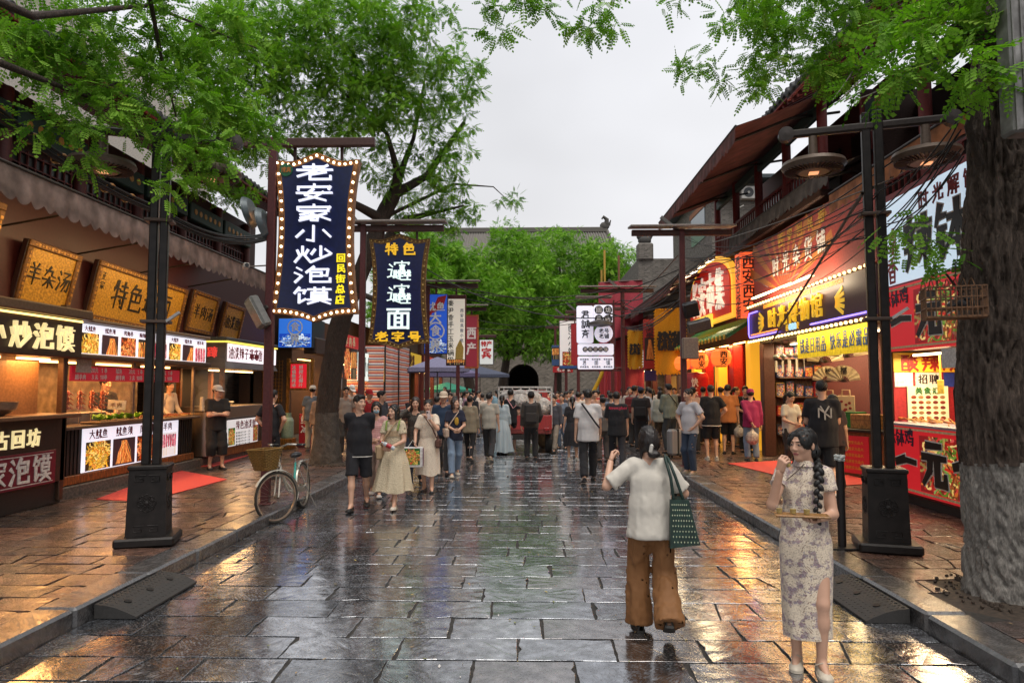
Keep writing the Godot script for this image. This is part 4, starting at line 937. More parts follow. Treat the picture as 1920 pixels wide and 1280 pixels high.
func shop_four():
	var t := thing("juice_shop","shop with gilt door frames, red juice posters and a blue light box on its corner","shop",V(-6.6,WALK,-21.0),facing(-1))
	var gilt := mat("gilt",hx("b07a34"),0.4,0.3,{"tex": "wood","sc": 1.2})
	part(t,"back_wall",MB.new().box(V(5,2.2,-2.0),V(10,4.4,0.1)),plain("5a3b28",0.6))
	part(t,"end_wall",MB.new().box(V(0.05,2.2,-1.6),V(0.1,4.4,1.6)),plain("4a352a",0.6))
	for z in [-0.1,-0.85]: part(t,"door_post",MB.new().cbox(V(-0.03,1.3,z),V(0.12,2.6,0.1),0.01),gilt)
	var lat := MB.new()
	for k in 7: lat.box(V(-0.01,1.9,-1.05 - k*0.1),V(0.02,1.3,0.015))
	for k in 12: lat.box(V(-0.012,1.3+k*0.11,-1.35),V(0.02,0.015,0.65))
	part(t,"lattice_screen",lat,gilt)
	part(t,"header",MB.new().cbox(V(5,3.0,-0.2),V(10,0.5,0.4),0.02),plain("3b2a24",0.5))
	strip_light(t,V(1.5,2.6,-0.8),1.6,1.6,"ffb45e")
	strip_light(t,V(5.5,2.6,-0.8),2.4,2.4,"ffc47a")
	# red posters facing the walkers
	var e := Node3D.new(); e.name = "poster_frame"; t.add_child(e); e.transform = Transform3D(Basis(Vector3.UP,-PI/2),V(-0.12,0,-0.5))
	part(e,"frame",MB.new().cbox(V(0,2.05,-0.02),V(0.62,0.86,0.06),0.01),gilt)
	lit_board(e,"poster",V(0,2.05,0.02),0.5,0.74,0.02,"c9182b",0.5)
	lettering(e,"鲜榨石榴汁",V(0.02,2.38,0.032),0.12,0.12,V(0,-0.135,0),plain("f4ece6",0.5),0.15,0.003)
	lettering(e,"冰镇酸梅汤",V(-0.2,2.38,0.032),0.12,0.12,V(0,-0.135,0),plain("f4ece6",0.5),0.15,0.003)
	# boards over the street front: roast photos, a white one, a gold one
	for k in 3: panel_photo(t,"food_photo",V(2.4+k*0.9,2.55,0.08),0.8,1.1,["tentacles","curls","sausages"][k],0.5)
	lit_board(t,"name_board",V(6.2,2.5,0.05),2.4,1.1,0.06,"d6e4de",0.5)
	for k in 4: lettering(t,"小",V(5.3+k*0.5,2.9,0.085),0.4,0.8,Vector3.ZERO,plain("22302c",0.5),0.08,0.004,true)
	lit_board(t,"gold_board",V(8.6,2.5,0.1),1.9,1.1,0.06,"c9932c",0.4)
	lettering(t,"凤舞鱿鱼",V(7.75,2.75,0.135),0.4,0.45,V(0.45,0,0),plain("f0e2b8",0.5),0.12,0.004)
	lit_board(t,"red_board",V(3.3,3.35,0.1),2.8,0.45,0.06,"a81f25",0.3)
	lettering(t,"烤羊肉串",V(2.3,3.52,0.135),0.36,0.36,V(0.5,0,0),plain("f0dcb0",0.5),0.13,0.006)
	counter_box(t,6.0,0.1,1.0,0.8,plain("6a4630",0.5))
	t.get_node("counter").position = V(2.5,0,-0.3)
	# blue light box at the corner
	var b := thing("blue_light_box","blue box sign with a white wave print on the shop corner","sign",on_d(553,651,20.8))
	var w := 1.02
	var hh := 0.88
	part(b,"case",MB.new().cbox(V(0,hh/2,-0.6),V(w+0.06,hh+0.04,1.24),0.01),plain("33414f",0.4,0.3))
	lit_board(b,"front_face",V(0,hh/2,0.03),w,hh,0.02,"2c69c8",0.55)
	panel_photo(b,"wave_print",V(0,0.22,0.042),w - 0.06,0.4,"sea_waves",0.5)
	ring_glyph(b,"食",V(0,0.62,0.044),0.24,plain("eef2f6",0.5),hx("2c69c8"))
	lettering(b,"界",V(-0.16,0.38,0.05),0.32,0.3,Vector3.ZERO,plain("eef2f6",0.5),0.12,0.004)
	# sandwich board and gas bottle on the pavement
	var a := thing("sandwich_board","red board for pressed juice standing on the pavement","sign",on_y(580,838,WALK))
	part(a,"board",MB.new().cbox(V(0,0.52,0),V(0.62,0.86,0.05),0.01),plain("b9202c",0.5))
	part(a,"frame",MB.new().cbox(V(0,0.05,0),V(0.66,0.08,0.3),0.01),plain("7c1a20",0.5))
	for s in [-1,1]: part(a,"caster",MB.new().lathe([Vector2(0.03,-0.015),Vector2(0.03,0.015)],10,V(s*0.26,0.03,0.1),Basis(Vector3.BACK,PI/2)),plain("222222",0.5))
	lettering(a,"鲜榨",V(-0.25,0.9,0.027),0.23,0.23,V(0.27,0,0),plain("f6efe9",0.5),0.15,0.004)
	lettering(a,"冰镇",V(-0.25,0.63,0.027),0.23,0.23,V(0.27,0,0),plain("f6efe9",0.5),0.15,0.004)
	var g := thing("gas_bottle","pale green gas bottle standing on a box by the gilt door post","gas bottle",on_d(538,838,18.9)*V(1,0,1)+V(0,WALK,0))
	part(g,"crate",MB.new().cbox(V(0,0.15,0),V(0.36,0.3,0.36),0.01),gilt)
	part(g,"bottle",MB.new().lathe([Vector2(0.15,0.3),Vector2(0.165,0.34),Vector2(0.165,0.78),Vector2(0.13,0.86),Vector2(0.05,0.9),Vector2(0.05,0.94)],18),plain("8fa692",0.4))
	part(g,"collar",MB.new().lathe([Vector2(0.1,0.88),Vector2(0.1,1.0),Vector2(0.09,1.0)],14),plain("7d947f",0.4))
	part(g,"valve",MB.new().lathe([Vector2(0.02,0.92),Vector2(0.035,0.98),Vector2(0,0.99)],10),plain("b59a5a",0.3,0.8))
func ring_glyph(parent: Node3D,ch: String,p: Vector3,r: float,m: Material,inner: Color):
	var mb := MB.new()
	for k in 32:
		var a := TAU*k/32
		var b := TAU*(k+1)/32
		mb.quad(p+V(cos(a)*r*0.84,sin(a)*r*0.84,0.003),p+V(cos(a)*r,sin(a)*r,0.003),p+V(cos(b)*r,sin(b)*r,0.003),p+V(cos(b)*r*0.84,sin(b)*r*0.84,0.003))
	part(parent,"ring",mb,m)
	lettering(parent,ch,p+V(-r*0.58,r*0.6,0),r*1.16,r*1.2,Vector3.ZERO,m,0.12,0.004)
func outlined(parent: Node3D,s: String,p: Vector3,sx: float,sy: float,step: Vector3,m: Material,edge: Material,weight: float,brush := true):
	lettering(parent,s,p,sx,sy,step,edge,weight+0.07,0.004,brush)
	lettering(parent,s,p+V(0,0,0.009),sx,sy,step,m,weight,0.004,brush)
func bulb_row(parent: Node3D,a: Vector3,b: Vector3,gap: float,r: float,m: Material):
	var n := int(a.distance_to(b)/gap)
	for i in n: part(parent,"bulb",bulb_mesh(r),m).position = a.lerp(b,(i+0.5)/n)
var bulb_cache := {}
func bulb_mesh(r: float) -> ArrayMesh:
	if not bulb_cache.has(r): bulb_cache[r] = MB.new().ball(Vector3.ZERO,V(r,r,r),8).mesh()
	return bulb_cache[r]
func build_right_row():
	stall_one_yuan(); souvenir_shop(); market_shop()
	var F := facing(1)
	# tiled house above the stalls
	var h := thing("tiled_house","old house with a grey tiled eave and red rafters above the skewer stall","building",V(6.6,0,-13.0),F)
	var red := plain("7c2a26",0.6)
	part(h,"wall",MB.new().box(V(5,3.3,-1.5),V(10,6.6,0.3)),plain("332320",0.8))
	part(h,"gallery_floor",MB.new().cbox(V(5,4.95,-0.5),V(10,0.14,2.0),0.02),plain("3b2a26",0.7))
	part(h,"upper_wall",MB.new().box(V(5,6.1,-0.9),V(10,2.4,0.2)),plain("2b1a18",0.8))
	for i in 6:
		var x := 0.2+i*1.9
		part(h,"column",MB.new().lathe([Vector2(0.1,5.02),Vector2(0.1,7.3)],12,V(x,0,0.2)),red)
		if i < 5:
			var pb := part(h,"painted_beam",MB.new().cbox(V(x+0.95,7.0,0.2),V(1.72,0.36,0.14),0.02),plain("2b4a4a",0.6))
			part(pb,"painted_band",MB.new().box(V(x+0.95,7.0,0.275),V(0.9,0.2,0.012)),plain("b07c3a",0.6))
			var rl := MB.new()
			for k in 9: rl.box(V(x+0.2+k*0.19,5.4,0.25),V(0.03,0.7,0.03))
			for y in [5.12,5.45,5.74]: rl.box(V(x+0.95,y,0.25),V(1.7,0.05,0.035))
			part(h,"railing",rl,red)
	eave(h,0.0,10.0,7.4,-1.4,1.6,1.5)
	part(h,"gable_wall",MB.new().box(V(0.1,6.2,-0.6),V(0.2,2.6,1.6)),plain("47302a",0.8))
	# a red balcony house beyond it
	var bh := thing("balcony_house","red timber house with lattice balcony and tiled eave above the brown billboard","building",V(6.7,0,-21.5),F)
	part(bh,"wall",MB.new().box(V(4,4.1,-0.8),V(8,8.2,0.3)),plain("5d2622",0.7))
	part(bh,"balcony_floor",MB.new().cbox(V(4,5.7,0.1),V(8,0.16,1.6),0.02),plain("4a302a",0.7))
	for i in 5:
		var x := 0.15+i*1.92
		part(bh,"column",MB.new().lathe([Vector2(0.1,5.78),Vector2(0.1,7.7)],12,V(x,0,0.75)),red)
		if i == 4: continue
		for k in 10: part(bh,"baluster",MB.new().box(V(x+0.19+k*0.17,6.15,0.78),V(0.035,0.7,0.035)),red)
		for y in [5.86,6.5]: part(bh,"rail",MB.new().box(V(x+0.96,y,0.78),V(1.74,0.07,0.06)),red)
		part(bh,"window",MB.new().box(V(x+0.96,6.8,-0.62),V(1.3,1.3,0.05)),plain("2b2422",0.3))
		part(bh,"lintel",MB.new().cbox(V(x+0.96,7.5,0.75),V(1.74,0.26,0.12),0.02),plain("39564f",0.6))
	eave(bh,0.0,8.0,7.9,-0.9,1.3,1.1)
	# orange cloth edge hanging under the floor
	var oc := thing("orange_valance","faded orange scalloped cloth hanging above the white billboard","awning",V(5.2,4.85,-10.6),F)
	awning_cloth(oc,3.2,0.5,0.0,0.34,mat("orange_cloth",hx("c07a4c"),0.9,0.0,{"tex": "blotch","sc": 0.8,"back": Color(0.3,0.16,0.08)}),plain("39302c",0.5,0.5))
	# the big fold-out awning and smaller ones
	var brown := mat("awning_maroon",hx("75443d"),0.9,0.0,{"tex": "blotch","sc": 0.5,"back": Color(0.36,0.2,0.17)})
	var metal := plain("3a3532",0.5,0.6)
	for a in [[6.6,8.0,21.3,8.0,2.5,-1.0,"large maroon fold-out awning high above the market shop"],[6.4,5.9,30.0,8.4,1.9,-0.75,"brown fold-out awning beyond the market shop"],[6.2,4.9,42.0,9.0,2.0,-0.7,"weathered awning over the shops by the far trees"],[6.5,6.3,18.6,6.2,1.0,-0.4,"grey dusty awning with ragged edge over the brown billboard"]]:
		var t := thing("fold_out_awning",a[6],"awning",V(a[0],a[1],-a[2]),F)
		awning_cloth(t,a[3],a[4],a[5],0.36,brown if not a[6].begins_with("grey") else mat("awning_grey",hx("6b625c"),0.9,0.0,{"tex": "blotch","sc": 0.6,"back": Color(0.12,0.1,0.1)}),metal)
		for k in 3:
			var x: float = a[3]*(0.12+0.38*k)
			part(t,"arm",MB.new().tube([V(x,-0.35,0.02),V(x+0.5,-0.28+a[5]*0.4,a[4]*0.5),V(x,a[5] - 0.05,a[4])],0.03,6),metal)
			part(t,"rib",MB.new().bar(V(x,-0.07,0.0),V(x,a[5] - 0.06,a[4]),0.04),metal)
	# flat steel sheet awning hung with lamps at the market shop
	var lt := thing("lamp_rail","row of bright floodlights under the awning of the market shop","lamps",V(5.2,5.6,-27.5),F)
	part(lt,"rail",MB.new().bar(V(0,0,0),V(8.5,0,0),0.05),metal)
	for i in 9:
		var fl := part(lt,"floodlight",MB.new().cbox(V(0.4+i*0.95,-0.12,0.0),V(0.34,0.07,0.22),0.01,Basis(Vector3.RIGHT,0.35)),plain("b5b2ad",0.4,0.5))
		part(fl,"lens",MB.new().box(V(0.4+i*0.95,-0.165,0.012),V(0.3,0.012,0.18),Basis(Vector3.RIGHT,0.35)),glow("flood","fff0d0",3.0))
	for i in 2:
		var al := AreaLight3D.new(); al.name = "floodlight_light"; al.area_size = Vector2(4.0,0.2); al.light_energy = 3.5; al.light_color = hx("ffe2b0"); al.shadow_enabled = true
		lt.add_child(al,true); al.transform = Transform3D(Basis(Vector3.RIGHT,-PI/2 - 0.6),V(2.1+i*4.2,-0.2,0.03))
func stall_one_yuan():
	var t := thing("skewer_soup_stall","red stall of boiled skewers with a white billboard on top","stall",V(5.6,WALK,-10.9),facing(1))
	var l := 4.4
	var cream := plain("e8d2a0",0.5)
	var ink := plain("17110f",0.45)
	var white := plain("f3efe8",0.5)
	# billboard
	part(t,"billboard_frame",MB.new().cbox(V(l/2,3.95,-0.06),V(l,1.5,0.12),0.01),plain("8c1d22",0.5))
	lit_board(t,"billboard",V(l/2,3.93,0.012),l - 0.12,1.32,0.02,"c9dcec",0.45)
	panel_photo(t,"food_photo",V(l - 1.2,3.75,0.023),1.9,0.95,"curls",0.25)
	lettering(t,"时光解馋坊",V(1.15,4.5,0.024),0.24,0.25,V(0.34,0,0),plain("8e1f24",0.5),0.15,0.004)
	lettering(t,"凉香",V(0.22,4.12,0.024),0.34,0.4,V(0,-0.42,0),plain("a83038",0.5),0.13,0.004,true)
	outlined(t,"辣钵鸡",V(0.75,4.15,0.026),0.7,0.75,V(0.78,0.03,0),plain("2b2b2e",0.5),white,0.13)
	# red board with skewers
	for b in [[2.75,0.98,"upper_board"],[0.66,0.98,"counter_board"]]:
		var low: bool = b[0] < 1.0
		lit_board(t,b[2],V(l/2,b[0],0.0),l,b[1],0.06,"bf1c24",0.4)
		panel_photo(t,"food_photo",V(l/2+0.4,b[0] - 0.02,0.032),l - 1.1,b[1] - 0.2,"hotpot",0.42,Vector2(3.2,0.95))
		for s in [-1,1]: part(t,"cream_line",MB.new().box(V(l/2,b[0]+s*(b[1]/2 - 0.05),0.034),V(l,0.03,0.006)),cream)
		lettering(t,"钵钵鸡",V(0.1,b[0]+0.4,0.034),0.22,0.24,V(0.24,0.02,0),plain("1d2140",0.5),0.14,0.004,true)
		outlined(t,"一元一串",V(0.32,b[0]+0.28,0.036),0.56,0.62,V(0.7,0.03,0),ink,white,0.2)
		var sticks := MB.new()
		for k in 26: sticks.bar(V(1.6+k*0.085,b[0] - 0.42,0.037),V(1.75+k*0.075,b[0] - 0.12+rng.randf()*0.1,0.037),0.012,0.004,Vector3.BACK)
		part(t,"printed_sticks",sticks,plain("c98f4c",0.6))
	part(t,"counter",MB.new().cbox(V(l/2,0.62,-0.42),V(l,1.0,0.76),0.01),plain("6f1a1e",0.5))
	part(t,"counter_top",MB.new().cbox(V(l/2,1.16,-0.38),V(l,0.05,0.84),0.01),mat("steel_top",hx("b7b4c6"),0.3,0.6))
	part(t,"foot",MB.new().box(V(l/2,0.07,-0.35),V(l - 0.1,0.14,0.6)),plain("1d1918",0.6))
	part(t,"canopy",MB.new().box(V(l/2,2.3,-0.6),V(l,0.06,1.2)),plain("4a2a22",0.5))
	part(t,"back_wall",MB.new().box(V(l/2,1.7,-1.22),V(l,1.3,0.05)),plain("a1242a",0.5))
	part(t,"end_wall",MB.new().box(V(0.03,1.3,-0.62),V(0.06,2.4,1.2)),plain("5d4636",0.5))
	# notices and the menu on the end wall, facing the walkers
	var ew := Node3D.new(); ew.name = "end_board"; t.add_child(ew); ew.transform = Transform3D(facing(-1),V(0.075,0,-0.62))
	part(ew,"backing",MB.new().box(V(0.02,1.62,0.0),V(1.1,1.0,0.02)),plain("a1242a",0.5))
	part(ew,"yellow_header",MB.new().box(V(0.02,2.1,0.02),V(1.1,0.3,0.03)),mat("board_e3b52c",hx("e3b52c"),0.5))
	lettering(ew,"酸辣汤",V(-0.42,2.22,0.036),0.26,0.25,V(0.32,0,0),plain("a5271f",0.5),0.14,0.004)
	part(ew,"notice",MB.new().box(V(-0.38,1.83,0.02),V(0.28,0.22,0.02)),plain("e4ddd4",0.5))
	part(ew,"notice",MB.new().box(V(0.0,1.83,0.02),V(0.4,0.22,0.02)),plain("d9d3c8",0.5))
	lettering(ew,"招聘",V(-0.16,1.91,0.031),0.14,0.14,V(0.17,0,0),ink,0.12,0.003)
	part(ew,"notice",MB.new().box(V(0.42,1.83,0.02),V(0.36,0.22,0.02)),plain("1f3a8c",0.5))
	var mb := part(ew,"menu_poster",MB.new().box(V(-0.03,1.45,0.04),V(0.62,0.56,0.02)),mat("board_cfc79a",hx("d6cfa6"),0.5,0.0,{"glow": hx("d6cfa6"),"en": 0.15}))
	lettering(mb,"美食汇",V(-0.22,1.71,0.052),0.1,0.1,V(0.13,0,0),plain("2f6a34",0.5),0.18,0.004)
	for r in 5:
		for c in 5:
			part(mb,"dish_picture",MB.new().ball(V(-0.25+c*0.11,1.56 - r*0.08,0.052),V(0.043,0.028,0.004),10),mat("dish%d" % ((r*2+c) % 3),hx(["a3482c","b98a5a","8c3a30"][(r*2+c) % 3]),0.5,0.0,{"tex": "blotch","sc": 12.0}))
	for k in 3:
		strip_light(t,V(0.75+k*1.3,2.2,-0.3),0.85,1.7,"ffe0b0")
	for k in 2:
		part(t,"code_tag",MB.new().cbox(V(0.95+k*0.95,1.72,-0.3),V(0.15,0.2,0.012),0.004),plain("e8c84a",0.5))
		part(t,"tag_ribbon",MB.new().box(V(0.95+k*0.95,2.0,-0.3),V(0.03,0.38,0.006)),plain("e2b733",0.5))
	part(t,"notice",MB.new().box(V(1.75,2.1,0.05),V(0.32,0.26,0.012)),plain("dcdad6",0.5))
	for k in 42:
		var s := thing("bamboo_skewer","bamboo skewer resting in the tray of boiled food","skewer",V(5.75+rng.randf_range(0.0,0.35),WALK+1.2+rng.randf()*0.05,-10.7+rng.randf()*3.0),Basis(Vector3.UP,rng.randf_range(-0.6,0.6))*Basis(Vector3.RIGHT,rng.randf_range(0.02,0.2)),"bamboo skewers in the steel tray")
		part(s,"stick",MB.new().tube([V(0,0.0,-0.25),V(0,0,0.25)],0.006,4),plain("c58b3f",0.6))
		part(s,"food",MB.new().ball(V(0,-0.01,-0.2),V(0.025,0.02,0.07),6),plain(["b0622a","8f4a26","b98a4a"][k % 3],0.4))
func souvenir_shop():
	var t := thing("souvenir_shop","open souvenir shop under a bulb-framed sign with yellow characters","shop",V(6.0,WALK,-17.7),facing(1))
	var l := 6.2
	var wood := mat("shelf_wood",hx("6a4a33"),0.5,0.0,{"tex": "wood","sc": 1.3})
	part(t,"back_wall",MB.new().box(V(l/2,1.5,-2.0),V(l,3.0,0.08)),plain("4a372c",0.6))
	part(t,"ceiling",MB.new().box(V(l/2,2.85,-0.95),V(l,0.06,2.0)),plain("5b4a3e",0.6))
	for x in [0.1,l - 0.1]: part(t,"side_wall",MB.new().box(V(x,1.4,-1.0),V(0.12,2.8,1.96)),wood)
	part(t,"pillar",MB.new().cbox(V(0.35,1.4,0.0),V(0.28,2.8,0.28),0.015),plain("5b3a30",0.35,0.2))
	for k in 5: part(t,"shelf",MB.new().cbox(V(2.6,0.5+k*0.48,-1.75),V(4.6,0.03,0.42),0.006),wood)
	for k in 4: strip_light(t,V(0.9+k*1.35,2.78,-0.6),1.0,2.0,"ffdfae")
	# sign box: maroon, bulbs along both edges, yellow letters, violet tubes
	var sx := -0.2
	var sl := 6.6
	part(t,"sign_box",MB.new().cbox(V(sx+sl/2,3.32,0.12),V(sl,0.86,0.3),0.015),plain("4f1d26",0.4))
	var bm := glow("bulb","ffd98c",2.2)
	bulb_row(t,V(sx,3.77,0.3),V(sx+sl,3.77,0.3),0.19,0.034,bm)
	bulb_row(t,V(sx,2.87,0.3),V(sx+sl,2.87,0.3),0.19,0.034,bm)
	var bl := AreaLight3D.new(); bl.name = "bulb_light"; bl.area_size = Vector2(6.4,0.12); bl.light_energy = 2.6; bl.light_color = hx("ffd98c"); bl.shadow_enabled = true
	t.add_child(bl); bl.transform = Transform3D(Basis(Vector3.RIGHT,-1.25),V(sx+sl/2,2.87,0.42))
	var yel := mat("yellow_letters",hx("f2c42c"),0.4,0.0,{"glow": hx("ffcf38"),"en": 0.25})
	lettering(t,"时光博物馆",V(sx+1.55,3.56,0.27),0.5,0.46,V(0.62,0,0),yel,0.085,0.04)
	latin(t,"SHIGUANGBOWUGUAN  XIANHUIMINJIEGUAN  SHIGUANGBOWUGUAN",V(sx+3.3,3.66,0.27),0.09,mat("orange_letters",hx("d98a2e"),0.4,0.0,{"glow": hx("e8912e"),"en": 0.5}),0.01)
	var fan := MB.new()
	for s in [-1,1]:
		var c := V(sx+(1.3 if s < 0 else 4.95),3.3,0.275)
		for k in 5:
			var a: float = (-0.5+k*0.25)+(PI if s < 0 else 0.0)
			fan.bar(c+V(cos(a),sin(a),0)*0.14,c+V(cos(a),sin(a),0)*0.5,0.07,0.012,Vector3.BACK)
	part(t,"ray_emblem",fan,yel)
	var vio := glow("violet","6a5ae0",3.0)
	part(t,"violet_tube",MB.new().tube([V(sx+2.2,2.98,0.3),V(sx+0.2,2.98,0.3),V(sx+0.12,3.06,0.3),V(sx+0.12,3.5,0.3),V(sx+0.2,3.6,0.3),V(sx+0.8,3.6,0.3)],0.018,6),vio)
	part(t,"violet_tube",MB.new().tube([V(sx+4.0,2.98,0.3),V(sx+6.4,2.98,0.3)],0.018,6),vio)
	part(t,"orange_tube",MB.new().tube([V(sx+0.28,3.04,0.29),V(sx+2.1,3.04,0.29)],0.014,6),glow("orange","e0762c",2.0))
	lettering(t,"西安",V(sx+2.6,3.1,0.27),0.14,0.14,V(0.6,0,0),yel,0.14,0.01)
	for k in 3: part(t,"round_badge",MB.new().lathe([Vector2(0.075,0),Vector2(0.075,0.02),Vector2(0,0.024)],14,V(sx+2.86+k*0.14,3.03,0.27),Basis(Vector3.RIGHT,PI/2)),mat("badge",hx("9fd0ec"),0.4,0.0,{"glow": hx("9fd0ec"),"en": 0.6}))
	# yellow banner below
	var by := mat("banner_yellow",hx("efe11a"),0.6,0.0,{"tex": "grain","sc": 1.0,"back": Color(0.4,0.38,0.05)})
	part(t,"yellow_banner",MB.new().box(V(4.5,2.57,0.22),V(3.2,0.5,0.015)),by)
	lettering(t,"钱是日用品",V(3.05,2.72,0.23),0.22,0.3,V(0.26,0,0),plain("2d55a0",0.5),0.09,0.003)
	lettering(t,"快乐是必需品",V(4.5,2.74,0.23),0.22,0.3,V(0.26,0,0),plain("2d55a0",0.5),0.09,0.003)
	# brown billboard above
	var bb := thing("brown_billboard","big maroon billboard with orange rays above the souvenir shop sign","billboard",V(5.85,WALK,-17.6),facing(1))
	part(bb,"board",MB.new().cbox(V(3.1,4.55,0.0),V(6.2,1.5,0.1),0.01),plain("a03a2a",0.5))
	strip_light(bb,V(3.0,3.82,0.5),3.5,4.0,"ffe6c0",0.2,V(0.7,0,0))
	var rays := MB.new()
	for k in 11:
		var a := 0.3+k*0.25
		var c := V(2.1,3.84,0.052)
		var w := 0.055
		var far := minf(1.42/maxf(sin(a),0.2),2.6)
		rays.tri(c+V(cos(a)*0.2,sin(a)*0.2,0),c+V(cos(a - w)*far,sin(a - w)*far,0),c+V(cos(a+w)*far,sin(a+w)*far,0))
	part(bb,"orange_rays",rays,plain("b5702c",0.5))
	lettering(bb,"时光杂货铺",V(1.4,4.75,0.056),0.4,0.46,V(0.62,0.02,0),plain("ddd6d2",0.5),0.12,0.006,true)
	lettering(bb,"西安回民街",V(1.8,5.24,0.056),0.28,0.3,V(0.55,0,0),plain("c79a34",0.5),0.13,0.006)
	# goods on the shelves
	for k in 5:
		for j in 15:
			var w := rng.randf_range(0.2,0.27)
			var hh := rng.randf_range(0.24,0.38)
			var b := thing("toy_box","boxed toy standing on the souvenir shop shelves","box",V(7.62,WALK+0.515+k*0.48,-17.25+j*0.3),facing(1)*Basis(Vector3.UP,rng.randf_range(-0.1,0.1)),"boxed toys on the souvenir shelves")
			part(b,"carton",MB.new().cbox(V(0,hh/2,0),V(w,hh,0.14),0.006),plain(["8c1f24","1f3a70","a3272c","27303c","b58a2c","5f1a3a"][rng.randi() % 6],0.4))
			panel_photo(b,"picture",V(0,hh/2,0.072),w - 0.03,hh - 0.05,["toys","hotpot"][rng.randi() % 2])
	for k in 5:
		part(t,"shelf",MB.new().cbox(V(0.3,0.5+k*0.48,-1.1),V(0.34,0.03,1.7),0.006),wood)
		for j in 7:
			var hh := rng.randf_range(0.24,0.4)
			var b := thing("toy_box","boxed toy standing on the souvenir shop shelves","box",V(6.33+j*0.235,WALK+0.515+k*0.48,-17.42),Basis(Vector3.UP,rng.randf_range(-0.1,0.1)),"boxed toys on the souvenir shelves")
			part(b,"carton",MB.new().cbox(V(0,hh/2,0),V(0.21,hh,0.12),0.006),plain(["8c1f24","1f3a70","a3272c","27303c","b58a2c"][rng.randi() % 5],0.4))
			panel_photo(b,"picture",V(0,hh/2,0.062),0.19,hh - 0.04,["toys","hotpot"][rng.randi() % 3/2])
	for f in [[1548,680,0.40],[1588,670,0.42],[1553,716,0.34],[1582,716,0.34]]:
		var p := on_x(f[0],f[1],6.35)
		var g := thing("folding_fan","cream folding fan hung open above the souvenir counter","fan",p,facing(1)*Basis(Vector3.UP,0.75),"open folding fans in the souvenir shop")
		var paper := MB.new()
		var blades := 18
		for k in blades:
			var a := 0.12+(PI - 0.24)*k/blades
			var b := 0.12+(PI - 0.24)*(k+1)/blades
			var z := 0.012 if k % 2 else 0.0
			var z2 := 0.0 if k % 2 else 0.012
			var r: float = f[2]
			paper.quad(V(cos(a)*r*0.35,sin(a)*r*0.35,z),V(cos(a)*r,sin(a)*r,z),V(cos(b)*r,sin(b)*r,z2),V(cos(b)*r*0.35,sin(b)*r*0.35,z2))
		part(g,"leaf",paper,plain("c9b793",0.8))
		var rb := MB.new()
		for k in 10:
			var a := 0.12+(PI - 0.24)*k/9.0
			rb.bar(Vector3.ZERO,V(cos(a),sin(a),0)*f[2]*0.37,0.014,0.006,Vector3.BACK)
		part(g,"ribs",rb,plain("2c1d16",0.5))
		lettering(g,"福",V(-0.05,f[2]*0.86,0.016),0.13,0.13,Vector3.ZERO,plain("2a2220",0.6),0.12,0.002,true)
	for f in [[1556,742,"dark sprig"],[1587,742,"red blossom"]]:
		var g := thing("cotton_bag","cotton bag printed with a %s hung below the fans" % f[2],"bag",on_x(f[0],f[1],6.4),facing(1)*Basis(Vector3.UP,0.75))
		part(g,"bag",MB.new().cbox(V(0,-0.2,0),V(0.34,0.42,0.04),0.015),cloth("b39a78"))
		for s in [-1,1]: part(g,"handle",MB.new().tube([V(-0.08,0,s*0.02),V(-0.07,0.12,s*0.02),V(0.07,0.12,s*0.02),V(0.08,0,s*0.02)],0.01,5),cloth("a58c6a"))
		var pr := MB.new()
		for k in 7: pr.ball(V(rng.randf_range(-0.09,0.09),rng.randf_range(-0.32,-0.1),0.022),V(0.035,0.03,0.003),6)
		part(g,"print",pr,plain("8c2a22" if f[2] == "red blossom" else "4a3a33",0.7))
	var c := thing("souvenir_counter","wooden souvenir counter with a red printed front and black top","counter",on_y(1600,893,WALK),facing(1)*Basis(Vector3.UP,0.45))
	part(c,"body",MB.new().cbox(V(0.2,0.42,-0.3),V(1.3,0.84,0.55),0.01),mat("counter_wood",hx("a06c3c"),0.5,0.0,{"tex": "wood","sc": 1.0}))
	part(c,"top",MB.new().cbox(V(0.15,0.88,-0.3),V(1.5,0.07,0.68),0.012),plain("24201f",0.35))
	part(c,"red_front",MB.new().cbox(V(0.0,0.42,-0.015),V(0.72,0.72,0.02),0.004),mat("board_red_front",hx("b11f2a"),0.4,0.0,{"glow": hx("b11f2a"),"en": 0.12}))
	for r in 5: lettering(c,"时光西安元品大",V(-0.22,0.68 - r*0.12,-0.003),0.055,0.06,V(0.068,0,0),plain("d9a03a",0.5),0.15,0.002)
	var gb := thing("green_bin","bright green bin on the souvenir counter","box",c.position+V(0.25,0.915,-0.35),c.basis)
	part(gb,"bin",MB.new().cbox(V(0,0.15,0),V(0.26,0.3,0.26),0.012),plain("1f7a34",0.4))
	part(gb,"rim",MB.new().cbox(V(0,0.295,0),V(0.29,0.03,0.29),0.008),plain("1a6a2c",0.4))
	var wb := thing("bamboo_box","pale bamboo drawer box beside the green bin","box",c.position+V(0.22,0.915,0.02),c.basis)
	part(wb,"box",MB.new().cbox(V(0.08,0.14,0),V(0.5,0.28,0.3),0.012),mat("bamboo",hx("c28f55"),0.5,0.0,{"tex": "wood","sc": 2.0}))
	part(wb,"lid_line",MB.new().box(V(0.08,0.17,0.0),V(0.506,0.008,0.306)),plain("6a4a2c",0.6))
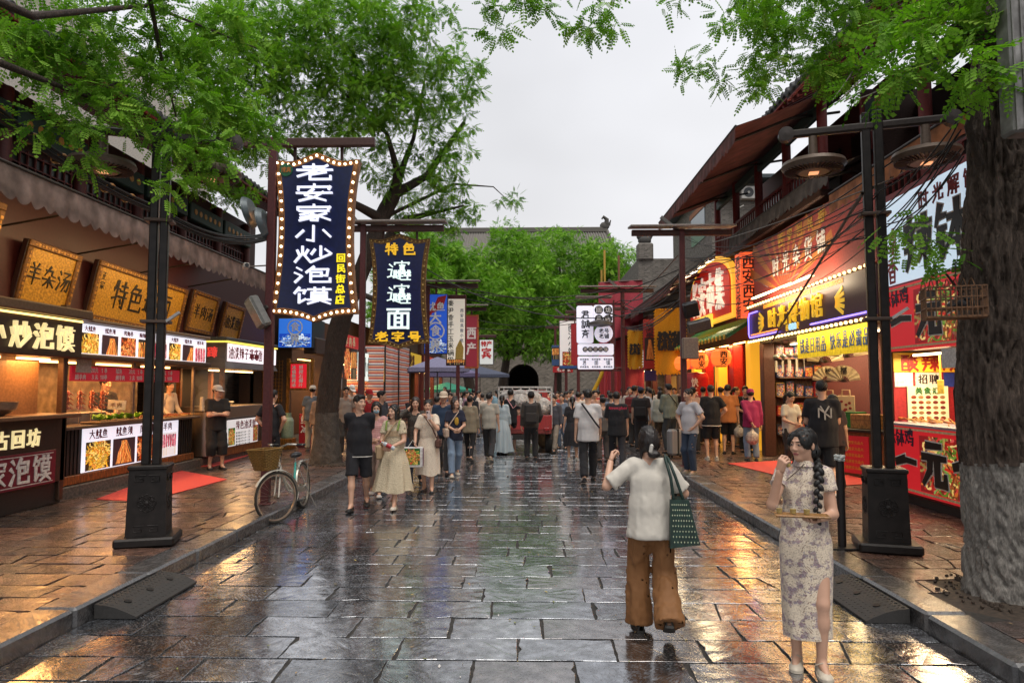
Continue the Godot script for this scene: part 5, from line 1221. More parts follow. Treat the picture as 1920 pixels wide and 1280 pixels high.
	for k in 12:
		var ch := thing("wind_chime","small wind chime hanging under the souvenir shop eave","chime",V(6.05+(k % 3)*0.12,WALK+2.36,-17.3+k*0.14),Basis(),"wind chimes by the pillar")
		part(ch,"bell",MB.new().ball(V(0,0.1,0),V(0.06,0.055,0.06),10),plain(["8a8f8c","a89a84","6f7a78"][k % 3],0.3,0.3))
		part(ch,"cord",MB.new().bar(V(0,0.12,0),V(0,0.46,0),0.006),plain("33302c",0.5))
		part(ch,"paper_strip",MB.new().box(V(0,-0.14,0),V(0.05,0.28,0.004),Basis(Vector3.UP,k*0.7)),plain("c9c3b6",0.6))
func market_shop():
	var t := thing("market_shop","brightly lit red and yellow snack market front with a rounded red sign","shop",V(6.2,WALK,-25.6),facing(1))
	var red := mat("lacquer_red",hx("b3202a"),0.35,0.0,{"tex": "grain","sc": 1.0,"coat": 0.5})
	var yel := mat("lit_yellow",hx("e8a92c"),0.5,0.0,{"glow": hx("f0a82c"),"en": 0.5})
	var l := 6.8
	part(t,"back_wall",MB.new().box(V(l/2,2.6,-1.2),V(l,5.2,0.1)),plain("6a241e",0.6))
	for k in 5:
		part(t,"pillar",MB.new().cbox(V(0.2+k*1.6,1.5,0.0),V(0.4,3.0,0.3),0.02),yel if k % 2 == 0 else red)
	for k in 4: part(t,"wall_panel",MB.new().cbox(V(1.0+k*1.6,1.5,-0.3),V(1.2,3.0,0.06),0.01),[plain("2f6a5a",0.5),red,red,plain("2f7a62",0.5)][k])
	part(t,"printed_tower",MB.new().prism(PackedVector2Array([Vector2(0,0),Vector2(0.3,0),Vector2(0.25,0.5),Vector2(0.2,0.9),Vector2(0.15,1.2),Vector2(0.1,0.9),Vector2(0.05,0.5)]),0.0,0.01,Transform3D(Basis(),V(3.25,0.7,0.152))),plain("c8482c",0.5))
	# glazed green eave
	var green := mat("glaze",hx("4f9a5e"),0.25,0.0,{"tex": "grain","sc": 2.0,"coat": 0.6})
	var ev := MB.new()
	ev.hexa([V(0,3.05,0.75),V(l,3.05,0.75),V(0,3.6,-0.1),V(l,3.6,-0.1),V(0,3.1,0.75),V(l,3.1,0.75),V(0,3.65,-0.1),V(l,3.65,-0.1)])
	part(t,"green_eave",ev,green)
	for k in int(l/0.2): part(t,"glazed_tile",MB.new().tube([V(0.1+k*0.2,3.12,0.78),V(0.1+k*0.2,3.67,-0.08)],0.05,6),green)
	for k in int(l/0.4): part(t,"tile_end",MB.new().lathe([Vector2(0.07,0),Vector2(0.07,0.03),Vector2(0,0.04)],10,V(0.2+k*0.4,3.1,0.78),Basis(Vector3.RIGHT,PI/2)),mat("tile_gold",hx("d7b73c"),0.4))
	# rounded red sign with white characters
	var pl := PackedVector2Array()
	for k in 25:
		var a := PI*k/24
		pl.append(Vector2(4.0+cos(a)*2.5,4.7+sin(a)*1.05))
	pl.append(Vector2(1.5,3.7)); pl.append(Vector2(6.5,3.7))
	part(t,"sign_rim",MB.new().prism(pl,0.32,0.5),mat("lit_gold",hx("f2b438"),0.5,0.0,{"glow": hx("f6b23a"),"en": 0.6}))
	var p2 := PackedVector2Array()
	for v in pl: p2.append((v - Vector2(4.0,4.5))*Vector2(0.94,0.86)+Vector2(4.0,4.5))
	part(t,"sign_face",MB.new().prism(p2,0.5,0.54),mat("lit_red",hx("b81a14"),0.5,0.0,{"glow": hx("c9281a"),"en": 0.2}))
	lettering(t,"长安市集",V(2.0,5.2,0.545),0.86,1.15,V(1.0,0,0),mat("lit_white",hx("fff6ea"),0.5,0.0,{"glow": hx("fff0dc"),"en": 0.25}),0.1,0.05)
	lit_board(t,"round_name",V(3.4,3.75,0.62),2.6,0.4,0.1,"e8b440",0.8)
	lettering(t,"西安回民街",V(2.3,3.9,0.672),0.32,0.32,V(0.44,0,0),plain("1f6a6a",0.5),0.16,0.01)
	# upright orange box sign
	var bx := lit_board(t,"upright_sign",V(7.5,4.4,0.45),0.5,1.7,0.4,"e0562c",0.7)
	lettering(bx,"西安古坊街",V(7.32,5.17,0.652),0.36,0.32,V(0,-0.33,0),plain("4a1410",0.5),0.13,0.005)
	var fr := Node3D.new(); fr.name = "upright_sign_end"; t.add_child(fr); fr.transform = Transform3D(Basis(Vector3.UP,PI/2),V(7.755,4.4,0.45))
	lettering(fr,"西安西安",V(-0.16,0.75,0.0),0.32,0.34,V(0,-0.38,0),plain("4a1410",0.5),0.13,0.006)
	for k in 2:
		var bd := lit_board(t,"red_board",V(1.6+k*3.4,2.55,0.45),1.6,0.4,0.08,"d2342c",0.6)
		lettering(bd,"长安小吃",V(0.95+k*3.4,2.68,0.492),0.28,0.28,V(0.34,0,0),plain("fbeee0",0.5),0.15,0.008)
	strip_light(t,V(1.7,2.98,0.1),2.6,3.6,"ffc070")
	strip_light(t,V(5.0,2.98,0.1),2.6,3.6,"ffc070")
	# orange lanterns
	for k in 3:
		var p := V(5.45,WALK+2.3,-24.4+k*2.45)
		var ln := thing("lantern",["orange lantern with dark characters beside the green wall panel","orange lantern hanging before the red wall panel","orange lantern next to the souvenir shop corner"][k],"lantern",p,Basis(),"orange lanterns of the snack market")
		part(ln,"paper",MB.new().lathe([Vector2(0.14,0),Vector2(0.25,0.08),Vector2(0.29,0.25),Vector2(0.25,0.42),Vector2(0.14,0.5)],18),mat("lantern_paper",hx("e06a2c"),0.6,0.0,{"glow": hx("e8702c"),"en": 0.8}))
		for y in [0.0,0.5]: part(ln,"cap",MB.new().lathe([Vector2(0.15,y - 0.02),Vector2(0.15,y+0.03),Vector2(0,y+0.03)],14),plain("7a2a1a",0.5))
		part(ln,"cord",MB.new().bar(V(0,0.5,0),V(0,0.8,0),0.012),plain("3a2018",0.5))
		lettering(ln,"西安",V(-0.1,0.42,0.27),0.2,0.18,V(0,-0.2,0),plain("4a1a10",0.5),0.14,0.03)
	# round red standing sign
	var rs := thing("pillar_sign","tall rounded red sign of white characters standing by the market pillar","sign",on_d(1307,760,22.0)*V(1,0,1)+V(0,WALK,0))
	part(rs,"case",MB.new().lathe([Vector2(0.34,0.3),Vector2(0.4,0.5),Vector2(0.4,2.0),Vector2(0.34,2.15),Vector2(0.0,2.2)],20,Vector3.ZERO,Basis(),1.0,0.4),red)
	part(rs,"foot",MB.new().cbox(V(0,0.15,0),V(0.5,0.3,0.3),0.02),plain("3a1a18",0.5))
	lettering(rs,"快乐西安",V(-0.2,2.0,0.13),0.2,0.26,V(0,-0.32,0),plain("f6eee6",0.5),0.14,0.05)
func build_drum_tower():
	var t := thing("drum_tower","great old gate tower with a tiled roof and an arched passage closing the street","tower",V(4.0,0,-112))
	var brick := mat("old_brick",hx("8d8377"),0.9,0.0,{"tex": "brick","sc": 0.35})
	var gate := MB.new()
	var arch := PackedVector2Array([Vector2(-26,0),Vector2(-7.6,0)])
	for k in 13:
		var a := PI - PI*k/12
		arch.append(Vector2(-5.0+cos(a)*2.6,3.0+sin(a)*2.6))
	arch.append_array(PackedVector2Array([Vector2(-2.4,0),Vector2(26,0),Vector2(26,8.4),Vector2(-26,8.4)]))
	gate.prism(arch,-12,0)
	part(t,"brick_base",gate,brick)
	part(t,"passage_end",MB.new().box(V(-5,3,-14),V(9,7,0.3)),plain("22201f",0.9))
	part(t,"parapet",MB.new().cbox(V(0,8.7,-0.3),V(52,0.9,0.7),0.05),brick)
	part(t,"hall",MB.new().box(V(-7,15.0,-11),V(34,12.6,10)),plain("6a2c26",0.7))
	for k in 10: part(t,"column",MB.new().lathe([Vector2(0.35,9.0),Vector2(0.35,19.0)],12,V(-16+k*3.55,0,-3.2)),plain("8a3028",0.6))
	for k in 9: part(t,"window",MB.new().box(V(-14.2+k*3.55,16.8,-3.95),V(2.4,2.6,0.1)),plain("3a2420",0.6))
	tiled_roof(t,46.0,22.0,13.6,17.5,V(-7,0,-10),9.0,0.62)
	tiled_roof(t,42.0,17.0,20.5,29.8,V(-7.2,0,-10),17.3,0.5)
	# a grey gable with roof beasts beside the street
	var g := thing("grey_gable","grey brick gable with carved beast on its wall head beyond the awnings","building",V(8.9,0,-46))
	part(g,"wall",MB.new().box(V(0,4.6,0),V(5.2,9.2,14)),mat("grey_brick"))
	part(g,"wall_head",MB.new().cbox(V(-2.2,9.6,6.8),V(0.9,1.0,0.7),0.08),mat("grey_brick"))
	var beast := MB.new()
	beast.ball(V(-2.2,10.3,6.8),V(0.4,0.3,0.22),10); beast.ball(V(-2.5,10.5,6.8),V(0.17,0.17,0.15),8); beast.tube([V(-1.95,10.35,6.8),V(-1.75,10.65,6.8),V(-1.85,10.85,6.8)],[0.12,0.08,0.03],8)
	part(g,"roof_beast",beast,plain("4a4845",0.8))
	# brick flats with air conditioners, orange window frame
	var b := thing("brick_flats","grey brick building with outdoor air conditioner units above the awnings","building",V(10.2,0,-38))
	part(b,"wall",MB.new().box(V(3.0,6.5,-4),V(6.4,13.0,10)),mat("grey_brick"))
	part(b,"roof_slab",MB.new().cbox(V(2.8,13.1,-3.6),V(7.4,0.25,11),0.04),plain("3f4a50",0.6))
	part(b,"window",MB.new().box(V(-0.21,11.2,-2),V(0.06,1.8,3.2)),plain("8a9aa0",0.15))
	part(b,"window_surround",MB.new().box(V(-0.24,12.2,-2),V(0.08,0.3,3.6)),plain("b06a3a",0.6))
	for k in 3:
		var u := V(0.55+k*1.25,12.35,1.2)
		var ac := part(b,"air_conditioner",MB.new().cbox(u,V(0.95,0.7,0.4),0.03),plain("d6d3cc",0.5))
		part(ac,"fan_grille",MB.new().lathe([Vector2(0.27,0),Vector2(0.27,0.02),Vector2(0.0,0.025)],18,u+V(-0.1,0,0.2),Basis(Vector3.RIGHT,PI/2)),plain("4a4c4e",0.6))
		part(ac,"hub",MB.new().lathe([Vector2(0.07,0),Vector2(0.07,0.02),Vector2(0.0,0.02)],10,u+V(-0.1,0,0.225),Basis(Vector3.RIGHT,PI/2)),plain("c0bdb6",0.5))
		part(ac,"hose",MB.new().tube([u+V(0.3,-0.35,0.1),u+V(0.5,-0.9,0.15),u+V(0.9,-0.7,0.1)],0.04,6),plain("c9c6bd",0.6))
# a curved hip roof with ridge, tile ribs and end ornaments
func tiled_roof(t: Node3D,w: float,deep: float,y0: float,y1: float,c: Vector3,ridge: float,sag: float):
	var rows := []
	for i in 9:
		var f := i/8.0
		var y := y0+(y1 - y0)*pow(f,1.0+sag)
		var z := deep/2*(1.0 - f)
		var hw := lerpf(w/2,ridge if ridge > 12 else w/2*0.85,pow(f,0.8))*(1.0 if ridge > 12 else 1.0)
		var row := []
		for j in 21:
			var s := j/10.0 - 1.0
			row.append(c+V(minf(hw,w/2)*s,y+0.9*pow(absf(s),6)*(1.0 - f),z))
		rows.append(row)
	var m := plain("85817b",0.8)
	part(t,"roof_front",MB.new().sheet(rows),m)
	var n := int(w/0.55)
	for k in n:
		var s := (k+0.5)/n*2.0 - 1.0
		var pts := []
		for i in 9:
			var row: Array = rows[i]
			var x := (s+1.0)*10.0
			var j := mini(int(x),19)
			pts.append(row[j].lerp(row[j+1],x - j)+V(0,0.06,0.04))
		part(t,"tile_row",MB.new().tube(pts,0.13,5,false),m)
	var hr := minf(ridge if ridge > 12 else w/2*0.85,w/2)
	part(t,"ridge",MB.new().cbox(c+V(0,y1+0.35,0),V(hr*2,0.9,0.7),0.08),plain("6b6760",0.8))
	part(t,"roof_back",MB.new().hexa_of([c+V(-hr,y0,-deep/2),c+V(hr,y0,-deep/2),c+V(-hr,y1,-0.3),c+V(hr,y1,-0.3),c+V(-hr,y0,-0.5),c+V(hr,y0,-0.5),c+V(-hr,y1,-0.2),c+V(hr,y1,-0.2)]),m)
	for s in [-1,1]:
		var o := MB.new()
		var e := c+V(s*(hr - 0.4),y1+0.8,0)
		o.ball(e+V(0,0.2,0),V(0.9,0.8,0.5),10)
		o.tube([e+V(s*0.3,0.5,0),e+V(s*0.4,1.4,0),e+V(-s*0.2,1.9,0),e+V(-s*0.5,1.5,0)],[0.5,0.4,0.3,0.15],8)
		o.tube([e+V(s*0.8,0.3,0),e+V(s*1.1,1.3,0)],[0.25,0.1],6)
		part(t,"ridge_ornament",o,plain("55524d",0.8))
		var pts := []
		for i in 9: pts.append(rows[i][0 if s < 0 else 20]+V(0,0.2,0))
		part(t,"hip_ridge",MB.new().tube(pts,0.32,6),plain("6b6760",0.8))
func cloth_sheet(a: Vector3,b: Vector3,drop: float,waves: int,depth: float) -> MB:
	var rows := []
	var side := (b - a).cross(Vector3.UP).normalized()
	for i in 7:
		var row := []
		for j in 25:
			var f := j/24.0
			row.append(a.lerp(b,f)+V(0,-drop*i/6.0,0)+side*depth*sin(f*TAU*waves+i*0.3)*(0.4+i/10.0))
		rows.push_front(row)
	return MB.new().sheet(rows)
func far_shop(side: int,x: float,d0: float,d1: float,label: String,wall: String,sign_hex: String,letters: String,ink: String,warm: String):
	var far_first := d1 if side > 0 else d0
	var t := thing("far_shop",label,"shop",V(x,WALK,-far_first),facing(side))
	var l := d1 - d0
	part(t,"back_wall",MB.new().box(V(l/2,2.4,-2.2),V(l,4.8,0.2)),plain(wall,0.7))
	part(t,"upper_wall",MB.new().cbox(V(l/2,4.4,-0.3),V(l,1.6,0.4),0.02),plain(wall,0.7))
	for k in 3: part(t,"pillar",MB.new().cbox(V(0.15+k*(l - 0.3)/2,1.8,-0.1),V(0.24,3.6,0.24),0.02),plain("6a2a24",0.5))
	part(t,"counter",MB.new().cbox(V(l/2,0.5,-0.3),V(l - 1.2,1.0,0.6),0.02),plain("7a5236",0.5))
	part(t,"roof",MB.new().hexa_of([V(0,5.2,0.8),V(l,5.2,0.8),V(0,6.3,-2.2),V(l,6.3,-2.2),V(0,5.3,0.8),V(l,5.3,0.8),V(0,6.4,-2.2),V(l,6.4,-2.2)]),plain("4a4644",0.8))
	lit_board(t,"name_board",V(l/2,3.1,0.1),l - 0.6,0.8,0.14,sign_hex,0.45)
	var n := letters.length()
	var s := minf(0.55,(l - 1.0)/n*0.85)
	lettering(t,letters,V(l/2 - n*s*1.15/2,3.1+s/2,0.172),s,s,V(s*1.15,0,0),plain(ink,0.5),0.14,0.01)
	strip_light(t,V(l/2,2.55,-0.5),l - 1.0,l*0.55,warm)
	for k in 3: part(t,"menu_panel",MB.new().box(V(l*(0.2+0.3*k),1.8,-2.08),V(l*0.22,1.0,0.03)),plain(["a8322a","c9a052","7c4a2c"][k],0.5))
func build_far_rows():
	far_shop(-1,-6.3,31.2,39.0,"dim snack shop behind the striped tarpaulin","5a4638","b8952f","羊肉泡馍","5a1a14","ffbf70")
	far_shop(-1,-6.1,39.2,48.0,"snack shop beside the purple market umbrella","6b4a3a","a83a2c","大食坊","f2e2b8","ffc880")
	far_shop(1,5.9,26.4,33.0,"shop under the yellow cloth banners","5d4636","d9a92c","老米家泡馍","2a1410","ffcf8a")
	far_shop(1,5.7,33.2,41.0,"lit shop beside the red hanging cloth","5a332c","c8c6c0","老号铺","7a1a1c","ffd59a")
	far_shop(1,5.6,41.2,50.0,"far red shop below the weathered awning","7a2a28","b8262c","西安小吃","f2e6d8","ffca88")
	# yellow cloth banners with toothed edge
	for b in [[1232,580,1281,700,25.5,5.3,"wide yellow cloth banner with black brush characters and toothed edge","老米家泡馍"],[1180,620,1202,690,29.0,4.4,"narrow yellow cloth banner beyond the red poster","老米家"]]:
		var p := on_d((b[0]+b[2])/2.0,b[1],b[4])
		var w: float = (b[2] - b[0])/FOCAL*b[4]*1.15
		var hh: float = (b[3] - b[1])/FOCAL*b[4]
		var t := thing("yellow_banner",b[6],"banner",p,Basis(Vector3.UP,-0.35))
		var mb := MB.new()
		var rows := []
		for i in 9:
			var row := []
			for j in 13:
				row.append(V(-w/2+w*j/12.0+0.02*sin(i*1.7),-hh*i/8.0+0.05*sin(j*0.9),0.05*sin(j*0.8+i*0.5)))
			rows.push_front(row)
		part(t,"cloth",mb.sheet(rows),mat("banner_gold",hx("e5a61f"),0.8,0.0,{"tex": "grain","sc": 2.0,"back": Color(0.5,0.33,0.05)}))
		var teeth := MB.new()
		for k in int(w/0.12):
			for y in [0.0,-hh]: teeth.box(V(-w/2+0.06+k*0.12,y,0.03),V(0.07,0.1,0.02),Basis(Vector3.BACK,0.78))
		for k in int(hh/0.12):
			for x in [-w/2,w/2]: teeth.box(V(x,-0.06 - k*0.12,0.03),V(0.1,0.07,0.02),Basis(Vector3.BACK,0.78))
		part(t,"toothed_edge",teeth,mat("banner_gold"))
		var n: int = b[7].length()
		lettering(t,b[7],V(-w*0.42,-hh*0.35,0.075),w*0.8/n,hh*0.3,V(w*0.84/n,0.0,0),plain("1c120c",0.6),0.12,0.01,true)
		part(t,"hanging_rod",MB.new().tube([V(-w/2,0.02,0),V(w/2,0.02,0)],0.02,6),plain("5a4a3c",0.6))
	# red poster board between the banners
	var rp := thing("red_poster","tall red poster board with food picture hanging between yellow banners","sign",on_d(1219,690,27.0))
	part(rp,"board",MB.new().cbox(V(0,0.95,0),V(0.5,1.95,0.08),0.01),plain("b3282a",0.5))
	panel_photo(rp,"food_photo",V(0,0.75,0.04),0.42,0.9,"tentacles")
	lettering(rp,"烤肉串",V(-0.16,1.8,0.042),0.32,0.2,V(0,-0.2,0),plain("2a1a30",0.5),0.14,0.01)
	part(rp,"lower_sign",MB.new().cbox(V(0.02,-0.3,0),V(0.46,0.4,0.08),0.01),plain("3a2a6a",0.5))
	# hanging red cloths
	for c in [[1122,530,1205,525,36.0,6.5,"big red cloth hung beyond the sign with black rings"],[1132,690,1165,690,30.5,2.2,"red cloth screen at the roadside works"]]:
		var a := on_d(c[0],c[1],c[4])
		var b := on_d(c[2],c[3],c[4])
		var t := thing("red_cloth",c[6],"cloth",a*V(1,0,1)+V(0,a.y - c[5],0))
		var o: Vector3 = t.position
		part(t,"cloth",cloth_sheet(a - o,b - o,c[5],3,0.12),mat("red_drape",hx("b23e4a"),0.8,0.0,{"tex": "grain","sc": 1.0,"back": Color(0.4,0.08,0.1)}))
		part(t,"pole",MB.new().tube([a - o,b - o],0.04,6),plain("5a2a24",0.5))
	# scaffolding poles
	for k in 3:
		var t := thing("bamboo_pole",["yellow scaffold pole standing against the trees, shortest","yellow scaffold pole standing against the trees, tallest","brown scaffold pole near the brick wall head"][k],"pole",on_d([1130,1136,1163][k],745,37)*V(1,0,1)+V(0,0,0),Basis(),"scaffold poles")
		part(t,"pole",MB.new().tube([Vector3.ZERO,V(0,[8.2,9.3,9.0][k],0)],0.06,8),plain(["b5913a","c9a03a","8a5a3a"][k],0.6))
		part(t,"foot_plate",MB.new().cbox(V(0,0.02,0),V(0.3,0.04,0.3),0.01),plain("6a5a4a",0.6))
	# striped tarpaulin tent and market umbrellas on the left
	var tp := thing("striped_tarpaulin","red and blue striped tarpaulin wall of a market tent","tent",V(-5.9,WALK,-27.0),facing(-1))
	var tarp := mat("tarp",Color(1,1,1),0.7,0.0,{"tex": "stripes","sc": 0.9,"back": Color(0.4,0.3,0.25)})
	part(tp,"front_sheet",cloth_sheet(V(0.6,3.4,0.0),V(6.5,3.6,0.0),3.3,4,0.06),tarp)
	part(tp,"end_sheet",cloth_sheet(V(0.6,3.4,-1.5),V(0.6,3.4,0.0),3.3,2,0.05),tarp)
	for k in 3: part(tp,"pole",MB.new().tube([V(0.6+k*2.9,0,0.05),V(0.6+k*2.9,3.6,0.05)],0.03,6),plain("2a2a2c",0.5,0.4))
	for u in [[845,700,34.0,"6c6488","purple grey market umbrella beside the tarpaulin"],[900,702,42.0,"52586c","dark grey market umbrella in front of the far tree trunks"],[820,690,30.0,"7a7894","pale violet market umbrella over a stall"],[838,730,46.0,"3a9a86","small green market umbrella far along the row"]]:
		var p := on_d(u[0],u[1],u[2])
		var t := thing("market_umbrella",u[4],"umbrella",V(p.x,WALK if p.x < -3.8 else 0.0,p.z),Basis(Vector3.UP,0.2))
		var y: float = p.y - t.position.y
		var r: float = 1.7 if u[2] > 40 else 1.4
		var m := mat("canvas_"+u[3],hx(u[3]),0.85,0.0,{"tex": "grain","sc": 1.0,"back": Color(0.25,0.24,0.3)})
		var cv := MB.new()
		for k in 4:
			var a := TAU*k/4+PI/4
			var b := TAU*(k+1)/4+PI/4
			var pa := V(cos(a),0,sin(a))*r*1.3+V(0,y,0)
			var pb := V(cos(b),0,sin(b))*r*1.3+V(0,y,0)
			var top := V(0,y+0.5,0)
			cv.tri(pa,top,pb)
			cv.quad(pb - V(0,0.18,0),pa - V(0,0.18,0),pa,pb)
		part(t,"canopy",cv,m)
		part(t,"pole",MB.new().tube([Vector3.ZERO,V(0,y+0.5,0)],0.025,8),plain("55565a",0.4,0.6))
		for k in 4:
			var a := TAU*k/4+PI/4
			part(t,"rib",MB.new().tube([V(0,y - 0.2,0),V(cos(a),0,sin(a))*r*0.7+V(0,y+0.2,0)],0.012,5),plain("3a3a3e",0.4,0.6))
	# inflated yellow tube arch end
	var yt := thing("yellow_tube","curved yellow tube standing at the roadside works","tube",on_d(1108,745,31)*V(1,0,1))
	part(yt,"tube",MB.new().tube([V(0,0,0),V(0.02,0.9,0),V(0.15,1.7,0),V(0.45,2.3,0),V(0.62,2.75,0)],0.09,10),plain("d3a81c",0.5))
	part(yt,"base",MB.new().cbox(V(0,0.05,0),V(0.4,0.1,0.4),0.02),plain("5a4a3a",0.6))
# ---- sign posts along the kerbs and what hangs on them
func sign_post(label: String,base: Vector3,high: float,left: float,right: float,roof := false) -> Node3D:
	var t := thing("sign_post",label,"post",base,Basis(),"maroon sign posts along the kerbs")
	var m := plain("5c2b2c",0.45,0.2)
	part(t,"post",MB.new().cbox(V(0,high/2,0),V(0.12,high,0.12),0.012),m)
	part(t,"foot_plate",MB.new().cbox(V(0,0.012,0),V(0.24,0.024,0.24),0.006),m)
	part(t,"beam",MB.new().cbox(V((right - left)/2,high - 0.08,0),V(left+right,0.13,0.1),0.012),plain("4d3029",0.5,0.2))
	part(t,"brace",MB.new().bar(V(-0.05,high - 0.05,0.0),V(-minf(left,0.45),high+0.28,0.0),0.07),plain("6e6b68",0.45,0.4))
	if roof:
		part(t,"sheet_roof",MB.new().cbox(V((right - left)/2,high+0.06,0),V(left+right+0.1,0.05,0.5),0.01,Basis(Vector3.RIGHT,0.12)),plain("8a8079",0.5,0.2))
	return t
func scroll_outline(w: float,h: float,inset: float) -> PackedVector2Array:
	var p := PackedVector2Array()
	var hw := w/2 - inset
	var n := 14
	for i in n+1:      # top edge, left to right, with a peak in the middle
		var s := i/float(n)*2 - 1
		var peak := 0.055*h*pow(1.0 - absf(s),2.2)+0.012*h*cos(s*PI*2.0)*absf(s)
		p.append(Vector2(s*hw,h/2 - inset - 0.055*h+peak))
	for i in range(1,16):  # right side, waisted
		var f := i/16.0
		var waist := 0.085*w*pow(sin(f*PI),0.8)*(1.0 - 0.25*f)
		p.append(Vector2(hw - waist,h/2 - inset - 0.055*h - f*(h*0.9 - 2*inset)))
	for i in n+1:
		var s := 1.0 - i/float(n)*2
		var peak := 0.05*h*pow(1.0 - absf(s),2.2)
		p.append(Vector2(s*hw,-h/2+inset+0.045*h - peak))
	for i in range(1,16):
		var f := 1.0 - i/16.0
		var waist := 0.085*w*pow(sin(f*PI),0.8)*(1.0 - 0.25*f)
		p.append(Vector2(-hw+waist,h/2 - inset - 0.055*h - f*(h*0.9 - 2*inset)))
	return p
func scroll_sign(label: String,c: Vector3,w: float,h: float,rim_hex: String,lit: bool,hung: float) -> Node3D:
	var t := thing("scroll_sign",label,"sign",c,Basis(),"navy scroll-shaped signs hung over the kerb")
	var o := scroll_outline(w,h,0.0)
	var inn := scroll_outline(w,h,0.075)
	var rim := mat("rim_"+rim_hex,hx(rim_hex),0.45,0.4,{"tex": "blotch","sc": 2.5})
	part(t,"box",MB.new().prism(o,-0.16,0.0),rim)
	part(t,"face",MB.new().prism(inn,-0.001,0.012),mat("navy",hx("141d4d"),0.3,0.0,{"tex": "grain","sc": 1.0}))
	var edge := MB.new()
	for q in [[o,0.0],[inn,0.0]]:
		var pts := []
		for v in q[0]: pts.append(V(v.x,v.y,0.004))
		pts.append(pts[0])
		edge.tube(pts,0.014,5,false)
	part(t,"edging",edge,rim)
	var bm := glow("signbulb","ffe7b8",6.0) if lit else plain("c9a85a",0.3)
	var acc := 0.0
	var mid := scroll_outline(w,h,0.038)
	for i in mid.size():
		var a := mid[i]
		var b := mid[(i+1) % mid.size()]
		acc += a.distance_to(b)
		if acc > 0.085:
			acc = 0.0
			var bulb := part(t,"bulb",bulb_mesh(0.019),bm)
			bulb.position = V(b.x,b.y,0.008)
	for s in [-1,1]: part(t,"hanger",MB.new().bar(V(s*w*0.28,h/2 - 0.12,-0.08),V(s*w*0.28,h/2+hung,-0.08),0.04),plain("4a2c26",0.5,0.3))
	return t
func rounded(w: float,h: float,r: float) -> PackedVector2Array:
	var p := PackedVector2Array()
	for q in [[1,1,0.0],[-1,1,PI/2],[-1,-1,PI],[1,-1,PI*1.5]]:
		for k in 6:
			var a: float = q[2]+PI/2*k/5
			p.append(Vector2(q[0]*(w/2 - r)+cos(a)*r,q[1]*(h/2 - r)+sin(a)*r))
	return p
func white_board(t: Node3D,x: float,y: float,w: float,h: float,r: float):
	part(t,"board",MB.new().prism(rounded(w,h,r),-0.06,0.06,Transform3D(Basis(),V(x,y,0))),mat("white_acrylic",hx("e8e8ee"),0.3,0.0,{"glow": hx("e8e8ff"),"en": 0.35}))
